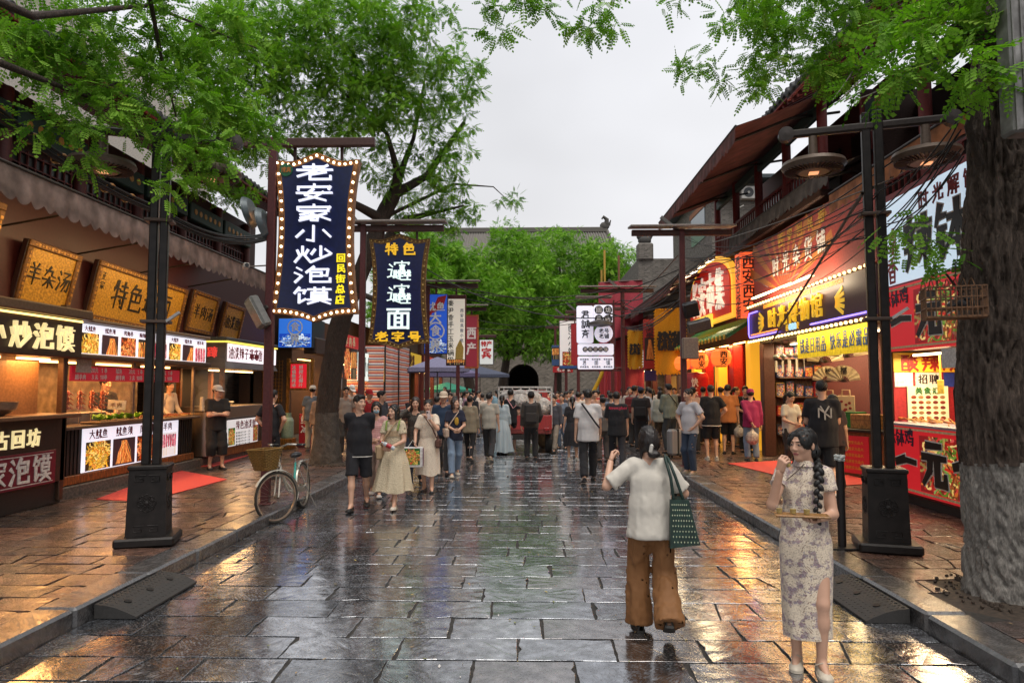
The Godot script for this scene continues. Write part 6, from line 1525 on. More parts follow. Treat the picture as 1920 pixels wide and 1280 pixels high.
func build_hanging_signs():
	# 1: the big navy sign on the first post
	var b1 := on_y(497,945,WALK)
	sign_post("maroon post carrying the big navy sign, behind the bicycle",b1,5.5,0.45,1.55)
	var p := on_d(591,443,-b1.z)
	var s := scroll_sign("tall navy sign with seven big white characters and lit bulbs round its edge",p,1.29,2.56,"b07a4c",true,0.12)
	var lit := mat("letters_white",hx("eef0fa"),0.4,0.0,{"glow": hx("dfe4ff"),"en": 0.45})
	for k in 7:
		lettering(s,"老安家小炒泡馍"[k],V(-0.31,1.1 - k*0.312,0.012),0.58,0.255,Vector3.ZERO,lit,0.125,0.04)
	lettering(s,"回民街总店",V(0.33,-0.27,0.012),0.135,0.125,V(0,-0.157,0),mat("letters_yellow",hx("e8d21c"),0.4,0.0,{"glow": hx("f2d81c"),"en": 0.5}),0.15,0.015)
	part(s,"round_badge",MB.new().lathe([Vector2(0.1,0),Vector2(0.1,0.012),Vector2(0,0.012)],24,V(-0.46,1.02,0.012),Basis(Vector3.RIGHT,PI/2)),plain("1f6a44",0.4))
	lettering(s,"清真",V(-0.53,1.06,0.025),0.07,0.08,V(0.075,0,0),plain("b5732c",0.5),0.15,0.003)
	# 2: the smaller navy sign
	var d2 := 14.1
	var b2 := on_d(676,800,d2)*V(1,0,1)+V(0,0.0,0)
	sign_post("maroon post of the smaller navy sign, leaning near the tree",V(b2.x,0.0,b2.z),5.25,0.3,1.7,true)
	var s2 := scroll_sign("smaller navy sign with gold and white characters and an ochre rim",on_d(748,545,d2),1.27,2.4,"8f6a34",false,0.2)
	var yel := mat("letters_gold",hx("e2b024"),0.4,0.0,{"glow": hx("e8b422"),"en": 0.35})
	lettering(s2,"特色",V(-0.3,1.0,0.012),0.27,0.25,V(0.37,0,0),yel,0.16,0.02,true)
	lettering(s2,"𰻝𰻝面",V(-0.25,0.62,0.012),0.5,0.42,V(0,-0.49,0),mat("letters_mint",hx("dff2ee"),0.4,0.0,{"glow": hx("dff6f2"),"en": 0.4}),0.07,0.03)
	lettering(s2,"面",V(-0.25,-0.36,0.014),0.5,0.44,Vector3.ZERO,mat("letters_mint"),0.12,0.035)
	lettering(s2,"老字号",V(-0.48,-0.86,0.012),0.26,0.2,V(0.34,0,0),yel,0.18,0.02)
	# 3: blue and white pair in one frame
	var d3 := 18.8
	var b3 := on_d(800,800,d3)
	sign_post("maroon post of the blue squid sign",V(b3.x,WALK,b3.z),4.6,0.1,1.4,true)
	var t3 := thing("squid_sign","blue sign with a circled white character and printed waves","sign",on_d(817,607,d3))
	part(t3,"case",MB.new().cbox(V(0,0,-0.05),V(0.66,1.68,0.1),0.01),plain("39414c",0.5,0.3))
	lit_board(t3,"face",V(0,0,0.006),0.62,1.64,0.015,"1f4fb8",0.35)
	panel_photo(t3,"wave_print",V(0,-0.62,0.014),0.6,0.38,"sea_waves",0.3)
	part(t3,"red_squid_shape",MB.new().prism(PackedVector2Array([Vector2(-0.3,0.2),Vector2(-0.22,0.05),Vector2(-0.1,0.3),Vector2(0.1,0.38),Vector2(0.2,0.45),Vector2(0.3,0.8),Vector2(0.05,0.74),Vector2(-0.05,0.5)]),0.013,0.02),plain("c0202c",0.4))
	lettering(t3,"鱿鱼",V(-0.26,0.6,0.021),0.24,0.24,V(0.27,0,0),plain("f2f2f4",0.4),0.13,0.006)
	lettering(t3,"大",V(-0.17,0.32,0.021),0.32,0.3,Vector3.ZERO,plain("f2f2f4",0.4),0.16,0.006)
	ring_glyph(t3,"食",V(0,-0.2,0.02),0.25,plain("f2f2f4",0.4),hx("1f4fb8"))
	lettering(t3,"界",V(-0.16,-0.47,0.02),0.3,0.3,Vector3.ZERO,plain("f2f2f4",0.4),0.13,0.006)
	part(t3,"hanger",MB.new().bar(V(0,0.8,-0.05),V(0,1.2,-0.05),0.05),plain("5c2b2c",0.5))
	var t4 := thing("crisps_sign","cream sign with a column of dark brush characters and a corn drawing","sign",on_d(855,612,d3+0.3))
	part(t4,"frame",MB.new().cbox(V(0,-0.1,-0.05),V(0.56,2.0,0.1),0.01),plain("6a2a28",0.5))
	lit_board(t4,"face",V(0,-0.08,0.006),0.5,1.72,0.015,"ddd3c4",0.3)
	part(t4,"corn_drawing",MB.new().prism(PackedVector2Array([Vector2(-0.02,-0.94),Vector2(0.2,-0.94),Vector2(0.22,-0.6),Vector2(0.12,-0.35),Vector2(0.0,-0.6)]),0.013,0.018),plain("c9a850",0.5))
	panel_photo(t4,"orange_print",V(0,-1.0,0.02),0.5,0.16,"sausages",0.3)
	lettering(t4,"秦尹香手工玉米锅巴",V(-0.23,0.74,0.016),0.17,0.17,V(0,-0.2,0),plain("2a2a2c",0.5),0.12,0.004,true)
	lettering(t4,"西安回民街小吃",V(0.12,0.5,0.016),0.09,0.1,V(0,-0.14,0),plain("6a7a9a",0.5),0.13,0.003)
	part(t4,"hanger",MB.new().bar(V(0,0.8,-0.05),V(0,1.2,-0.05),0.05),plain("5c2b2c",0.5))
	# 4, 5: farther along
	var d5 := 24.0
	var b5 := on_d(858,800,d5)
	sign_post("maroon post of the narrow red sign",V(b5.x,WALK,b5.z),4.55,0.1,1.0,true)
	var t5 := thing("produce_sign","narrow maroon sign with white characters in an orange frame","sign",on_d(884,640,d5))
	part(t5,"frame",MB.new().cbox(V(0,0,-0.05),V(0.5,1.9,0.1),0.01),plain("c06a34",0.5))
	lit_board(t5,"face",V(0,0,0.006),0.4,1.78,0.015,"7c2430",0.25)
	lettering(t5,"西产",V(-0.16,0.5,0.016),0.32,0.4,V(0,-0.55,0),plain("f0e8e4",0.4),0.15,0.008)
	part(t5,"hanger",MB.new().bar(V(0,0.9,-0.05),V(0,1.15,-0.05),0.05),plain("5c2b2c",0.5))
	var d6 := 31.0
	var b6 := on_d(893,800,d6)
	sign_post("farthest maroon post on the tree side of the umbrellas",V(b6.x,WALK,b6.z),4.1,0.1,0.9)
	var t6 := thing("guest_sign","pale sign with bold red characters in front of the trees","sign",on_d(912,660,d6))
	part(t6,"case",MB.new().cbox(V(0,0,-0.05),V(0.66,1.15,0.12),0.01),plain("55565a",0.5))
	lit_board(t6,"face",V(0,0,0.016),0.6,1.1,0.015,"c9ccc8",0.25)
	lettering(t6,"宾",V(-0.22,0.18,0.026),0.44,0.44,Vector3.ZERO,plain("d0282c",0.4),0.17,0.01)
	lettering(t6,"特产",V(-0.25,0.5,0.026),0.24,0.24,V(0.26,0,0),plain("d0282c",0.4),0.18,0.01)
	part(t6,"hanger",MB.new().bar(V(0,0.5,-0.05),V(0,0.75,-0.05),0.05),plain("5c2b2c",0.5))
	# right-hand kerb: post with lamps, then the white sign group
	var r1 := on_d(1284,800,15.0)
	var pr := sign_post("maroon post with floodlights and a grey box beside the suitcase",V(r1.x,WALK,r1.z),5.2,1.1,1.1,true)
	for q in [[0.15,3.4,0.32,0.3,"323538"],[0.32,3.05,0.5,0.22,"6a6a68"]]:
		var f := part(pr,"floodlight",MB.new().cbox(V(q[0],q[1],0.12),V(q[2],q[3]*1.1,0.16),0.02,Basis(Vector3.BACK,0.25)*Basis(Vector3.RIGHT,0.4)),plain(q[4],0.4,0.4))
		part(f,"bracket",MB.new().bar(V(0,q[1] - 0.05,0.02),V(q[0],q[1],0.1),0.04),plain("333333",0.5,0.5))
	part(pr,"meter_box",MB.new().cbox(V(0.12,2.55,0.1),V(0.34,0.46,0.2),0.02),plain("8f7f72",0.5,0.2))
	var d7 := 22.0
	var r2 := on_d(1170,800,d7)
	var p7 := sign_post("maroon post holding the group of white signs",V(r2.x,WALK,r2.z),4.9,1.35,1.0,true)
	part(p7,"street_lamp_head",MB.new().lathe([Vector2(0.05,3.62),Vector2(0.42,3.68),Vector2(0.4,3.76),Vector2(0.08,3.86),Vector2(0,3.87)],20,V(-0.75,0,0.25)),plain("4a4440",0.5,0.3))
	part(p7,"lamp_arm",MB.new().tube([V(0,3.95,0.05),V(-0.4,4.05,0.2),V(-0.75,3.85,0.25)],0.025,6),plain("3a3432",0.5,0.4))
	var c7 := on_d(1116,632,d7)
	var g := thing("white_sign_group","group of white rounded boards with black characters hung on a maroon frame","sign",c7)
	var k := d7/FOCAL
	var ink := plain("1f2024",0.4)
	white_board(g,(1097 - 1116)*k,(632 - 608)*k,31*k,70*k,0.06)
	white_board(g,(1131 - 1116)*k,(632 - 589)*k,35*k,35*k,0.06)
	white_board(g,(1132 - 1116)*k,(632 - 625)*k,34*k,34*k,17*k)
	white_board(g,0.01,(632 - 655)*k,67*k,21*k,0.05)
	white_board(g,0.01,(632 - 680)*k,67*k,24*k,0.05)
	lettering(g,"君誠斋",V((1090 - 1116)*k,(632 - 582)*k,0.062),15*k,15*k,V(0,-18*k,0),ink,0.13,0.01)
	for i in 4:
		var q := V((1123+17*(i % 2) - 1116)*k,(632 - 581 - 17*(i/2))*k,0.062)
		part(g,"black_disc",MB.new().lathe([Vector2(8*k,0),Vector2(8*k,0.006),Vector2(0,0.006)],18,q,Basis(Vector3.RIGHT,PI/2)),ink)
		lettering(g,"回坊总店"[i],q+V(-5*k,5*k,0.007),10*k,10*k,Vector3.ZERO,plain("eeeef2",0.4),0.14,0.005)
	for i in 4: lettering(g,"老号老铺"[i],V((1123+10*(i % 2) - 1116)*k,(632 - 616 - 10*(i/2))*k,0.062),8.5*k,8.5*k,Vector3.ZERO,ink,0.14,0.008)
	for i in 5:
		var q := V((1097+9.6*i - 1116)*k,(632 - 655)*k,0.062)
		part(g,"black_disc",MB.new().lathe([Vector2(5*k,0),Vector2(5*k,0.006),Vector2(0,0.006)],16,q,Basis(Vector3.RIGHT,PI/2)),ink)
		lettering(g,"老米家泡馍"[i],q+V(-3.4*k,3.4*k,0.007),6.8*k,6.8*k,Vector3.ZERO,plain("eeeef2",0.4),0.15,0.005)
	for i in 3:
		for j in 2: lettering(g,"老米家泡",V((1087+22*i - 1116)*k,(632 - 672 - 14*j)*k,0.062),3.6*k,3.2*k,V(4.2*k,0,0),ink,0.16,0.004)
		lettering(g,"君面馍"[i],V((1092+22*i - 1116)*k,(632 - 676)*k,0.062),7*k,8*k,Vector3.ZERO,ink,0.1,0.004)
	var fr := MB.new()
	fr.bar(V(-35*k,63*k,-0.09),V(50*k,63*k,-0.09),0.06); fr.bar(V(-35*k,-62*k,-0.09),V(50*k,-62*k,-0.09),0.06)
	fr.bar(V(-4*k,63*k,-0.09),V(-4*k,-62*k,-0.09),0.05); fr.bar(V(36*k,70*k,-0.09),V(36*k,-62*k,-0.09),0.05)
	part(g,"frame",fr,plain("5c2b2c",0.5))
	part(g,"roof_strip",MB.new().cbox(V(-2*k,76*k,-0.05),V(68*k,0.05,0.4),0.01),plain("8a8079",0.5))
	# farther right-hand signs
	var t9 := thing("beef_sign","white sign with dark brush characters over a soup picture","sign",on_d(1066,646,29.0))
	part(t9,"frame",MB.new().cbox(V(0,0,-0.06),V(0.8,2.1,0.1),0.01),plain("6a4a44",0.5))
	lit_board(t9,"face",V(0,0.0,0.0),0.74,2.0,0.02,"d4cfcb",0.25)
	panel_photo(t9,"soup_print",V(0.05,-0.6,0.012),0.62,0.6,"hotpot",0.2)
	lettering(t9,"西冰小馆",V(-0.02,0.85,0.012),0.34,0.3,V(0,-0.33,0),plain("2a3a4a",0.5),0.12,0.006,true)
	part(t9,"blue_strip",MB.new().box(V(0,-0.95,0.016),V(0.74,0.12,0.02)),plain("2a5a9a",0.5))
	part(t9,"hanger",MB.new().bar(V(0,1.0,-0.06),V(0,1.3,-0.06),0.05),plain("5c2b2c",0.5))
	var t10 := thing("red_sign","red sign partly behind the white sign group","sign",on_d(1078,645,27.0))
	part(t10,"board",MB.new().cbox(V(0,0,0),V(0.3,1.65,0.1),0.01),plain("b3252c",0.45))
	part(t10,"hanger",MB.new().bar(V(0,0.8,0),V(0,1.2,0),0.05),plain("5c2b2c",0.5))
	var t11 := thing("snack_sign","orange and blue sign over a red board at the far crowd","sign",on_d(1044,670,34.0))
	part(t11,"board",MB.new().cbox(V(0,0.1,0),V(0.5,1.0,0.1),0.01),plain("3a5a8a",0.45))
	panel_photo(t11,"food_photo",V(-0.05,0.2,0.052),0.36,0.6,"sausages",0.2)
	part(t11,"red_board",MB.new().cbox(V(0.3,-0.6,0),V(1.0,0.3,0.1),0.01),plain("c0262c",0.45))
	lettering(t11,"老米家",V(0.0,-0.5,0.052),0.2,0.2,V(0.24,0,0),plain("f2e8e0",0.5),0.15,0.006)
	for q in [[1062,29.1],[1085,27.1],[1042,34.2],[1150,26.0]]:
		var bb := on_d(q[0],800,q[1])
		sign_post("slim maroon post among the far signs",V(bb.x,0.0,bb.z),4.9,0.5,0.6)
# ---- trees
func leaf_spray(pairs: int,long: float,wide: float) -> ArrayMesh:   # a feathered leaf: paired leaflets on a stalk
	var mb := MB.new()
	var stalk := V(0,0,1)
	for i in pairs:
		var f := (i+1.0)/pairs
		var p := stalk*long*f+V(0,-0.12*long*f*f,0)
		for s in [-1,1]:
			if i == pairs - 1 and s > 0: continue
			var dir := V(s*0.95,-0.18,0.45).normalized() if i < pairs - 1 else V(0,-0.2,1).normalized()
			var l := long*0.24*(1.0 - 0.25*absf(f - 0.5))
			var side := dir.cross(Vector3.UP).normalized()*wide*0.5
			var m := p+dir*l*0.5
			var tip := p+dir*l
			mb.tri(p,m - side+V(0,0.004,0),tip)
			mb.tri(p,tip,m+side+V(0,0.004,0))
	mb.bar(Vector3.ZERO,stalk*long*0.96+V(0,-0.11*long,0),0.004)
	return mb.mesh()
const LEAF := [Color(0.07,0.19,0.02),Color(0.28,0.5,0.06)]   # linear
var sprays := {}
func crown(t: Node3D,blobs: Array,count: int,long: float,hues: Array,seed_n: int):
	# blobs: [centre, radii]; leaves sit in small clumps spread through each blob, in two shapes of spray
	var r := RandomNumberGenerator.new(); r.seed = seed_n
	var vol := 0.0
	for b in blobs: vol += b[1].x*b[1].y*b[1].z
	var clumps := []
	for b in blobs:
		var n := maxi(3,int(count/22.0*b[1].x*b[1].y*b[1].z/vol))
		for k in n:
			var o := V(r.randfn(),r.randfn(),r.randfn()).normalized()*pow(r.randf(),0.42)
			clumps.append([b[0]+o*b[1],0.16+r.randf()*0.3,r.randf()])
	for kind in 2:
		var key := "%.2f%d" % [long,kind]
		if not sprays.has(key): sprays[key] = leaf_spray(6 - kind,long*(1.0 - 0.2*kind),long*(0.15+0.05*kind))
		var mm := MultiMesh.new(); mm.transform_format = MultiMesh.TRANSFORM_3D; mm.use_colors = true
		mm.mesh = sprays[key]; mm.instance_count = count/2
		for i in count/2:
			var c: Array = clumps[r.randi() % clumps.size()]
			var o: Vector3 = V(r.randfn(),r.randfn()*0.7,r.randfn()).normalized()*c[1]*long*2.6*pow(r.randf(),0.5)
			var dir := (o.normalized()+V(r.randfn(),r.randfn() - 0.6,r.randfn())*0.5).normalized()
			var up := V(r.randfn()*0.6,1,r.randfn()*0.6).normalized()
			var x := up.cross(dir).normalized()
			var k := r.randf_range(0.6,1.25)
			mm.set_instance_transform(i,Transform3D(Basis(x,dir.cross(x),dir)*k,c[0]+o))
			var col: Color = hues[0].lerp(hues[1],clampf(c[2]*0.6+r.randf()*0.5,0,1))
			mm.set_instance_color(i,col.lerp(Color(0.32,0.4,0.05),0.35) if r.randf() < 0.08 else col)
		var mi := MultiMeshInstance3D.new(); mi.name = "crown"; mi.multimesh = mm
		mi.material_override = mat("leaf",Color.WHITE,0.65,0.0,{"vc": true,"spec": 0.25,"back": Color(0.72,0.85,0.34)})
		mi.set_meta("kind","stuff")
		t.add_child(mi,true)
func trunk_skin(pts: Array,rad: Array,rough: float,seg := 40,rows := 60,sd := 5) -> MB:
	# a trunk with furrowed bark as real relief
	var cv := Curve3D.new()
	for p in pts: cv.add_point(p)
	for i in range(1,pts.size() - 1):
		var tn: Vector3 = (pts[i+1] - pts[i - 1])*0.18
		cv.set_point_in(i,-tn); cv.set_point_out(i,tn)
	var long := cv.get_baked_length()
	var nz := FastNoiseLite.new(); nz.seed = sd; nz.frequency = 1.0; nz.fractal_octaves = 3
	var grid := []
	for i in rows+1:
		var f := i/float(rows)
		var p := cv.sample_baked(long*f)
		var d := (cv.sample_baked(minf(long,long*f+0.05)) - cv.sample_baked(maxf(0,long*f - 0.05))).normalized()
		var x := d.cross(Vector3.BACK).normalized()
		var y := x.cross(d)
		var q := f*(rad.size() - 1)
		var a := mini(int(q),rad.size() - 2)
		var r := lerpf(rad[a],rad[a+1],q - a)
		var row := []
		for s in seg+1:
			var an := TAU*(s % seg)/seg
			var h := long*f
			var g := absf(nz.get_noise_3d(cos(an)*9.0*r/0.35,sin(an)*9.0*r/0.35,h*1.5+0.5*nz.get_noise_2d(an,h)))
			var big := nz.get_noise_3d(cos(an)*1.2,sin(an)*1.2,h*0.8)
			var rr := r*(1.0+0.10*big)+rough*(pow(clampf(g*3.2,0,1),0.6) - 0.75)
			row.append(p+(x*cos(an)+y*sin(an))*rr)
		row.reverse()
		grid.append(row)
	return MB.new().sheet(grid)
func build_trees():
	var bark := mat("bark",hx("7d6a5b"),0.85,0.0,{"tex": "stone","sc": V(7,1.6,7),"bump": "bark","bs": 1.5})
	var dark_bark := mat("dark_bark",hx("5a4a3e"),0.85,0.0,{"tex": "stone","sc": V(5,1.4,5),"bump": "bark","bs": 1.5})
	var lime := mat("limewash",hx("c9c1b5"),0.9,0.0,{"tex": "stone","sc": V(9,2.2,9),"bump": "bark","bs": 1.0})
	# the scholar tree at the right-hand kerb
	var t := thing("scholar_tree","big furrowed tree with whitewashed foot and a birdcage, beside the skewer stall","tree",V(3.98,WALK - 0.03,-5.9))
	var path := [V(0.05,0,0),V(0.02,0.9,0),V(-0.06,1.7,0),V(0.02,2.4,0.0),V(0.10,3.4,0.02),V(0.14,4.4,0.05),V(0.3,5.4,0.1)]
	part(t,"trunk",trunk_skin([V(-0.03,1.12,0)]+path.slice(2),[0.265,0.26,0.27,0.25,0.235,0.22],0.075,96,130,5),bark)
	part(t,"whitewashed_foot",trunk_skin([V(0.05,0,0),V(0.03,0.45,0),V(-0.03,1.14,0)],[0.37,0.29,0.272],0.05,84,44,6),lime)
	var limbs := MB.new()
	for l in [[V(0.25,4.9,0.0),V(-0.8,6.2,-0.5),V(-2.4,6.6,-1.6),V(-4.2,6.5,-2.2)],[V(0.2,4.6,0.0),V(-0.5,5.4,0.2),V(-1.3,5.5,0.4)],[V(0.2,4.8,0),V(0.2,6.5,-1.2),V(-1.2,7.6,-3.0)],[V(0.1,4.2,0.1),V(-0.3,4.6,0.5),V(-0.75,4.45,0.8)]]:
		limbs.tube(l,[0.13,0.08,0.05,0.025].slice(0,l.size()),8)
	limbs.tube([V(-0.25,2.3,0.2),V(-0.6,2.65,0.35),V(-0.95,2.9,0.45)],[0.014,0.009,0.004],5)
	limbs.tube([V(-0.2,3.6,0.2),V(-0.35,3.9,0.3),V(-0.28,4.15,0.32)],[0.04,0.03,0.015],6)
	part(t,"limbs",limbs,dark_bark)
	var at := func(px,py,d): return on_d(px,py,d) - t.position
	crown(t,[[at.call(1740,70,5.0),V(0.42,0.3,0.5)],[at.call(1680,120,5.0),V(0.3,0.2,0.4)],[at.call(1800,150,4.9),V(0.25,0.3,0.4)],[at.call(1700,20,5.2),V(0.5,0.2,0.4)],[at.call(1820,40,5.0),V(0.3,0.2,0.4)]],330,0.22,LEAF,31)
	crown(t,[[at.call(1560,60,8.4),V(0.8,0.6,0.7)],[at.call(1440,60,8.0),V(0.7,0.45,0.7)],[at.call(1380,110,8.0),V(0.5,0.25,0.5)],[at.call(1300,115,8.0),V(0.3,0.15,0.4)],[at.call(1420,165,7.8),V(0.22,0.18,0.3)],[at.call(1480,0,8.5),V(1.1,0.4,0.7)],
		[at.call(1290,-10,7.4),V(0.5,0.2,0.5)],[at.call(1170,0,7.2),V(0.38,0.2,0.4)],[at.call(1100,40,7.2),V(0.3,0.22,0.4)],[at.call(1080,0,7.2),V(0.5,0.15,0.4)],[at.call(945,40,7.0),V(0.28,0.28,0.35)],[at.call(960,-5,7.0),V(0.5,0.12,0.4)],[at.call(1520,110,8.2),V(0.5,0.5,0.6)],[at.call(1620,0,8.6),V(0.6,0.4,0.6)]],2500,0.17,LEAF,32)
	crown(t,[[at.call(1690,425,5.3),V(0.14,0.1,0.1)],[at.call(1735,450,5.3),V(0.2,0.08,0.1)],[at.call(1770,490,5.3),V(0.14,0.09,0.1)]],46,0.19,LEAF,33)
	# the leaning tree behind the first sign
	var d1 := 15.2
	var b := on_y(612,868,WALK)
	var u := thing("leaning_tree","leaning street tree with whitewashed foot behind the big navy sign","tree",b)
	d1 = -b.z
	var rel := func(px,py,d): return on_d(px,py,d) - b
	var way := [rel.call(612,775,d1),rel.call(622,690,d1),rel.call(640,600,d1),rel.call(685,490,d1),rel.call(715,410,d1+0.2),rel.call(738,365,d1+0.3)]
	part(u,"trunk",trunk_skin(way,[0.25,0.235,0.22,0.19,0.175,0.165],0.035,40,60,8),dark_bark)
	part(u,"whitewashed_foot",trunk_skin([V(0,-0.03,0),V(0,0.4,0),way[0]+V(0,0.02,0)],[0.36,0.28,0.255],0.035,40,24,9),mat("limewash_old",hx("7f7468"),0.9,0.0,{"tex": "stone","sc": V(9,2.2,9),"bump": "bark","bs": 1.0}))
	var lm := MB.new()
	var top: Vector3 = way[5]
	for l in [[top,rel.call(745,320,d1),rel.call(725,250,d1 - 0.4),rel.call(640,170,d1 - 1.0)],[top,rel.call(752,320,d1+0.4),rel.call(775,260,d1+0.6),rel.call(800,130,d1+1.0)],[way[4],rel.call(660,380,d1 - 0.5),rel.call(560,300,d1 - 1.2),rel.call(450,180,d1 - 1.8)],[way[3],rel.call(760,410,d1+0.8),rel.call(810,400,d1+0.9),rel.call(870,385,d1+1.0)],[top,rel.call(800,330,d1+0.5),rel.call(870,230,d1+1.0)],[way[4],rel.call(850,345,d1+1.0),rel.call(925,350,d1+1.1),rel.call(968,390,d1+1.2)]]:
		lm.tube(l,([0.13,0.085,0.05,0.02] if l[0] != way[4] or l[3].x < 0 else [0.05,0.03,0.015,0.005]).slice(0,l.size()),8)
	part(u,"limbs",lm,dark_bark)
	var bl := []
	for q in [[640,90,14.2,1.3],[760,90,15,1.4],[840,170,16,1.0],[860,260,16,0.75],[700,210,15,1.2],[560,160,14,1.3],[450,120,13.5,1.4],[540,40,14,1.2],[800,330,15.8,0.9],[860,390,16.4,0.8],[640,270,14.6,0.9],[400,230,13.2,1.0],[780,420,16,0.7],[880,100,16,0.5],[480,260,13.5,0.9],[700,20,15,1.0],[720,330,15.4,0.6],[955,375,16.5,0.28],[420,340,15.5,0.8],[760,200,15,0.9]]:
		bl.append([rel.call(q[0],q[1],q[2]),V(q[3],q[3]*0.8,q[3]*1.0)])
	crown(u,bl,21000,0.19,LEAF,41)
	# a third tree, its trunk outside the picture, its twigs over the lamp post
	var w := thing("overhanging_tree","tree whose leafy twigs hang over the lamp post and the dark house","tree",V(-5.2,WALK - 0.03,-3.2))
	var rw := func(px,py,d): return on_d(px,py,d) - w.position
	part(w,"trunk",trunk_skin([Vector3.ZERO,V(0,1.5,0),V(0.1,3.2,0),V(0.2,5.0,-0.4)],[0.4,0.3,0.27,0.22],0.04,36,50,11),dark_bark)
	var tw := MB.new()
	for l in [[V(0.2,4.8,-0.4),rw.call(60,30,5.5),rw.call(280,10,7.0),rw.call(480,90,8.5)],[V(0.2,4.9,-0.4),rw.call(270,-60,6.5),rw.call(300,100,7.2),rw.call(330,220,7.4)],[V(0.1,4.4,-0.3),rw.call(30,130,6.0),rw.call(160,180,6.6),rw.call(230,150,6.8)]]:
		tw.tube(l,[0.06,0.035,0.02,0.008],7)
	part(w,"limbs",tw,dark_bark)
	var bw := []
	for q in [[50,40,6.4,0.5],[120,110,6.6,0.5],[60,140,6.3,0.35],[190,60,6.8,0.45],[270,130,7.2,0.5],[330,190,7.4,0.5],[350,90,7.6,0.6],[420,160,8.0,0.6],[300,250,7.2,0.45],[370,270,7.4,0.4],[150,270,6.6,0.3],[70,230,6.4,0.22],[180,220,6.6,0.4],[400,310,7.4,0.3],[440,60,8.2,0.6],[240,200,6.9,0.4],[140,30,6.6,0.5],[470,220,8.0,0.45],[345,345,7.2,0.25],[250,20,7.0,0.5],[20,90,6.0,0.4]]:
		bw.append([rw.call(q[0],q[1],q[2]),V(q[3],q[3]*0.75,q[3])])
	crown(w,bw,3200,0.18,LEAF,51)
	# the trees in front of the gate tower
	var far := [[885,50.0,[[850,520,3.2],[800,480,2.6],[880,590,2.6],[930,560,2.6],[830,620,2.0]],"broad bright green tree over the market umbrellas"],[940,56.0,[[960,500,3.6],[1000,560,3.2],[930,620,2.8],[1010,630,2.6],[960,450,2.0]],"tall green tree leaning before the arched passage"],
		[1045,64.0,[[1050,490,3.8],[1090,560,3.4],[1030,590,3.0],[1070,640,2.6]],"dense green tree in the middle before the gate tower"],[1130,60.0,[[1140,500,3.0],[1120,570,3.0],[1160,560,2.6],[1130,640,2.4]],"dark green tree behind the scaffold poles"],[780,44.0,[[770,520,2.4],[760,600,2.4],[800,560,2.0]],"green tree behind the smaller navy sign"]]
	var nn := 0
	for f in far:
		var base := on_d(f[0],760,f[1])*V(1,0,1)
		var ft := thing("street_tree",f[3],"tree",base,Basis(),"trees before the gate tower")
		var first: Vector3 = on_d(f[2][0][0],f[2][0][1],f[1]) - base
		var tm := MB.new()
		tm.tube([Vector3.ZERO,V(first.x*0.15,2.2,0),V(first.x*0.55,4.5,0)],[0.5,0.38,0.3],10)
		for q in f[2]:
			var e: Vector3 = on_d(q[0],q[1],f[1]) - base
			tm.tube([V(first.x*0.5,4.3,0),(V(first.x*0.5,4.3,0)+e)*0.5+V(0,-0.5,0.3),e],[0.26,0.18,0.06],7)
		part(ft,"trunk",tm,dark_bark)
		var fb := []
		for q in f[2]: fb.append([on_d(q[0],q[1],f[1]) - base,V(q[2],q[2]*0.85,q[2])])
		crown(ft,fb,15000,0.46,LEAF,60+nn)
		nn += 1
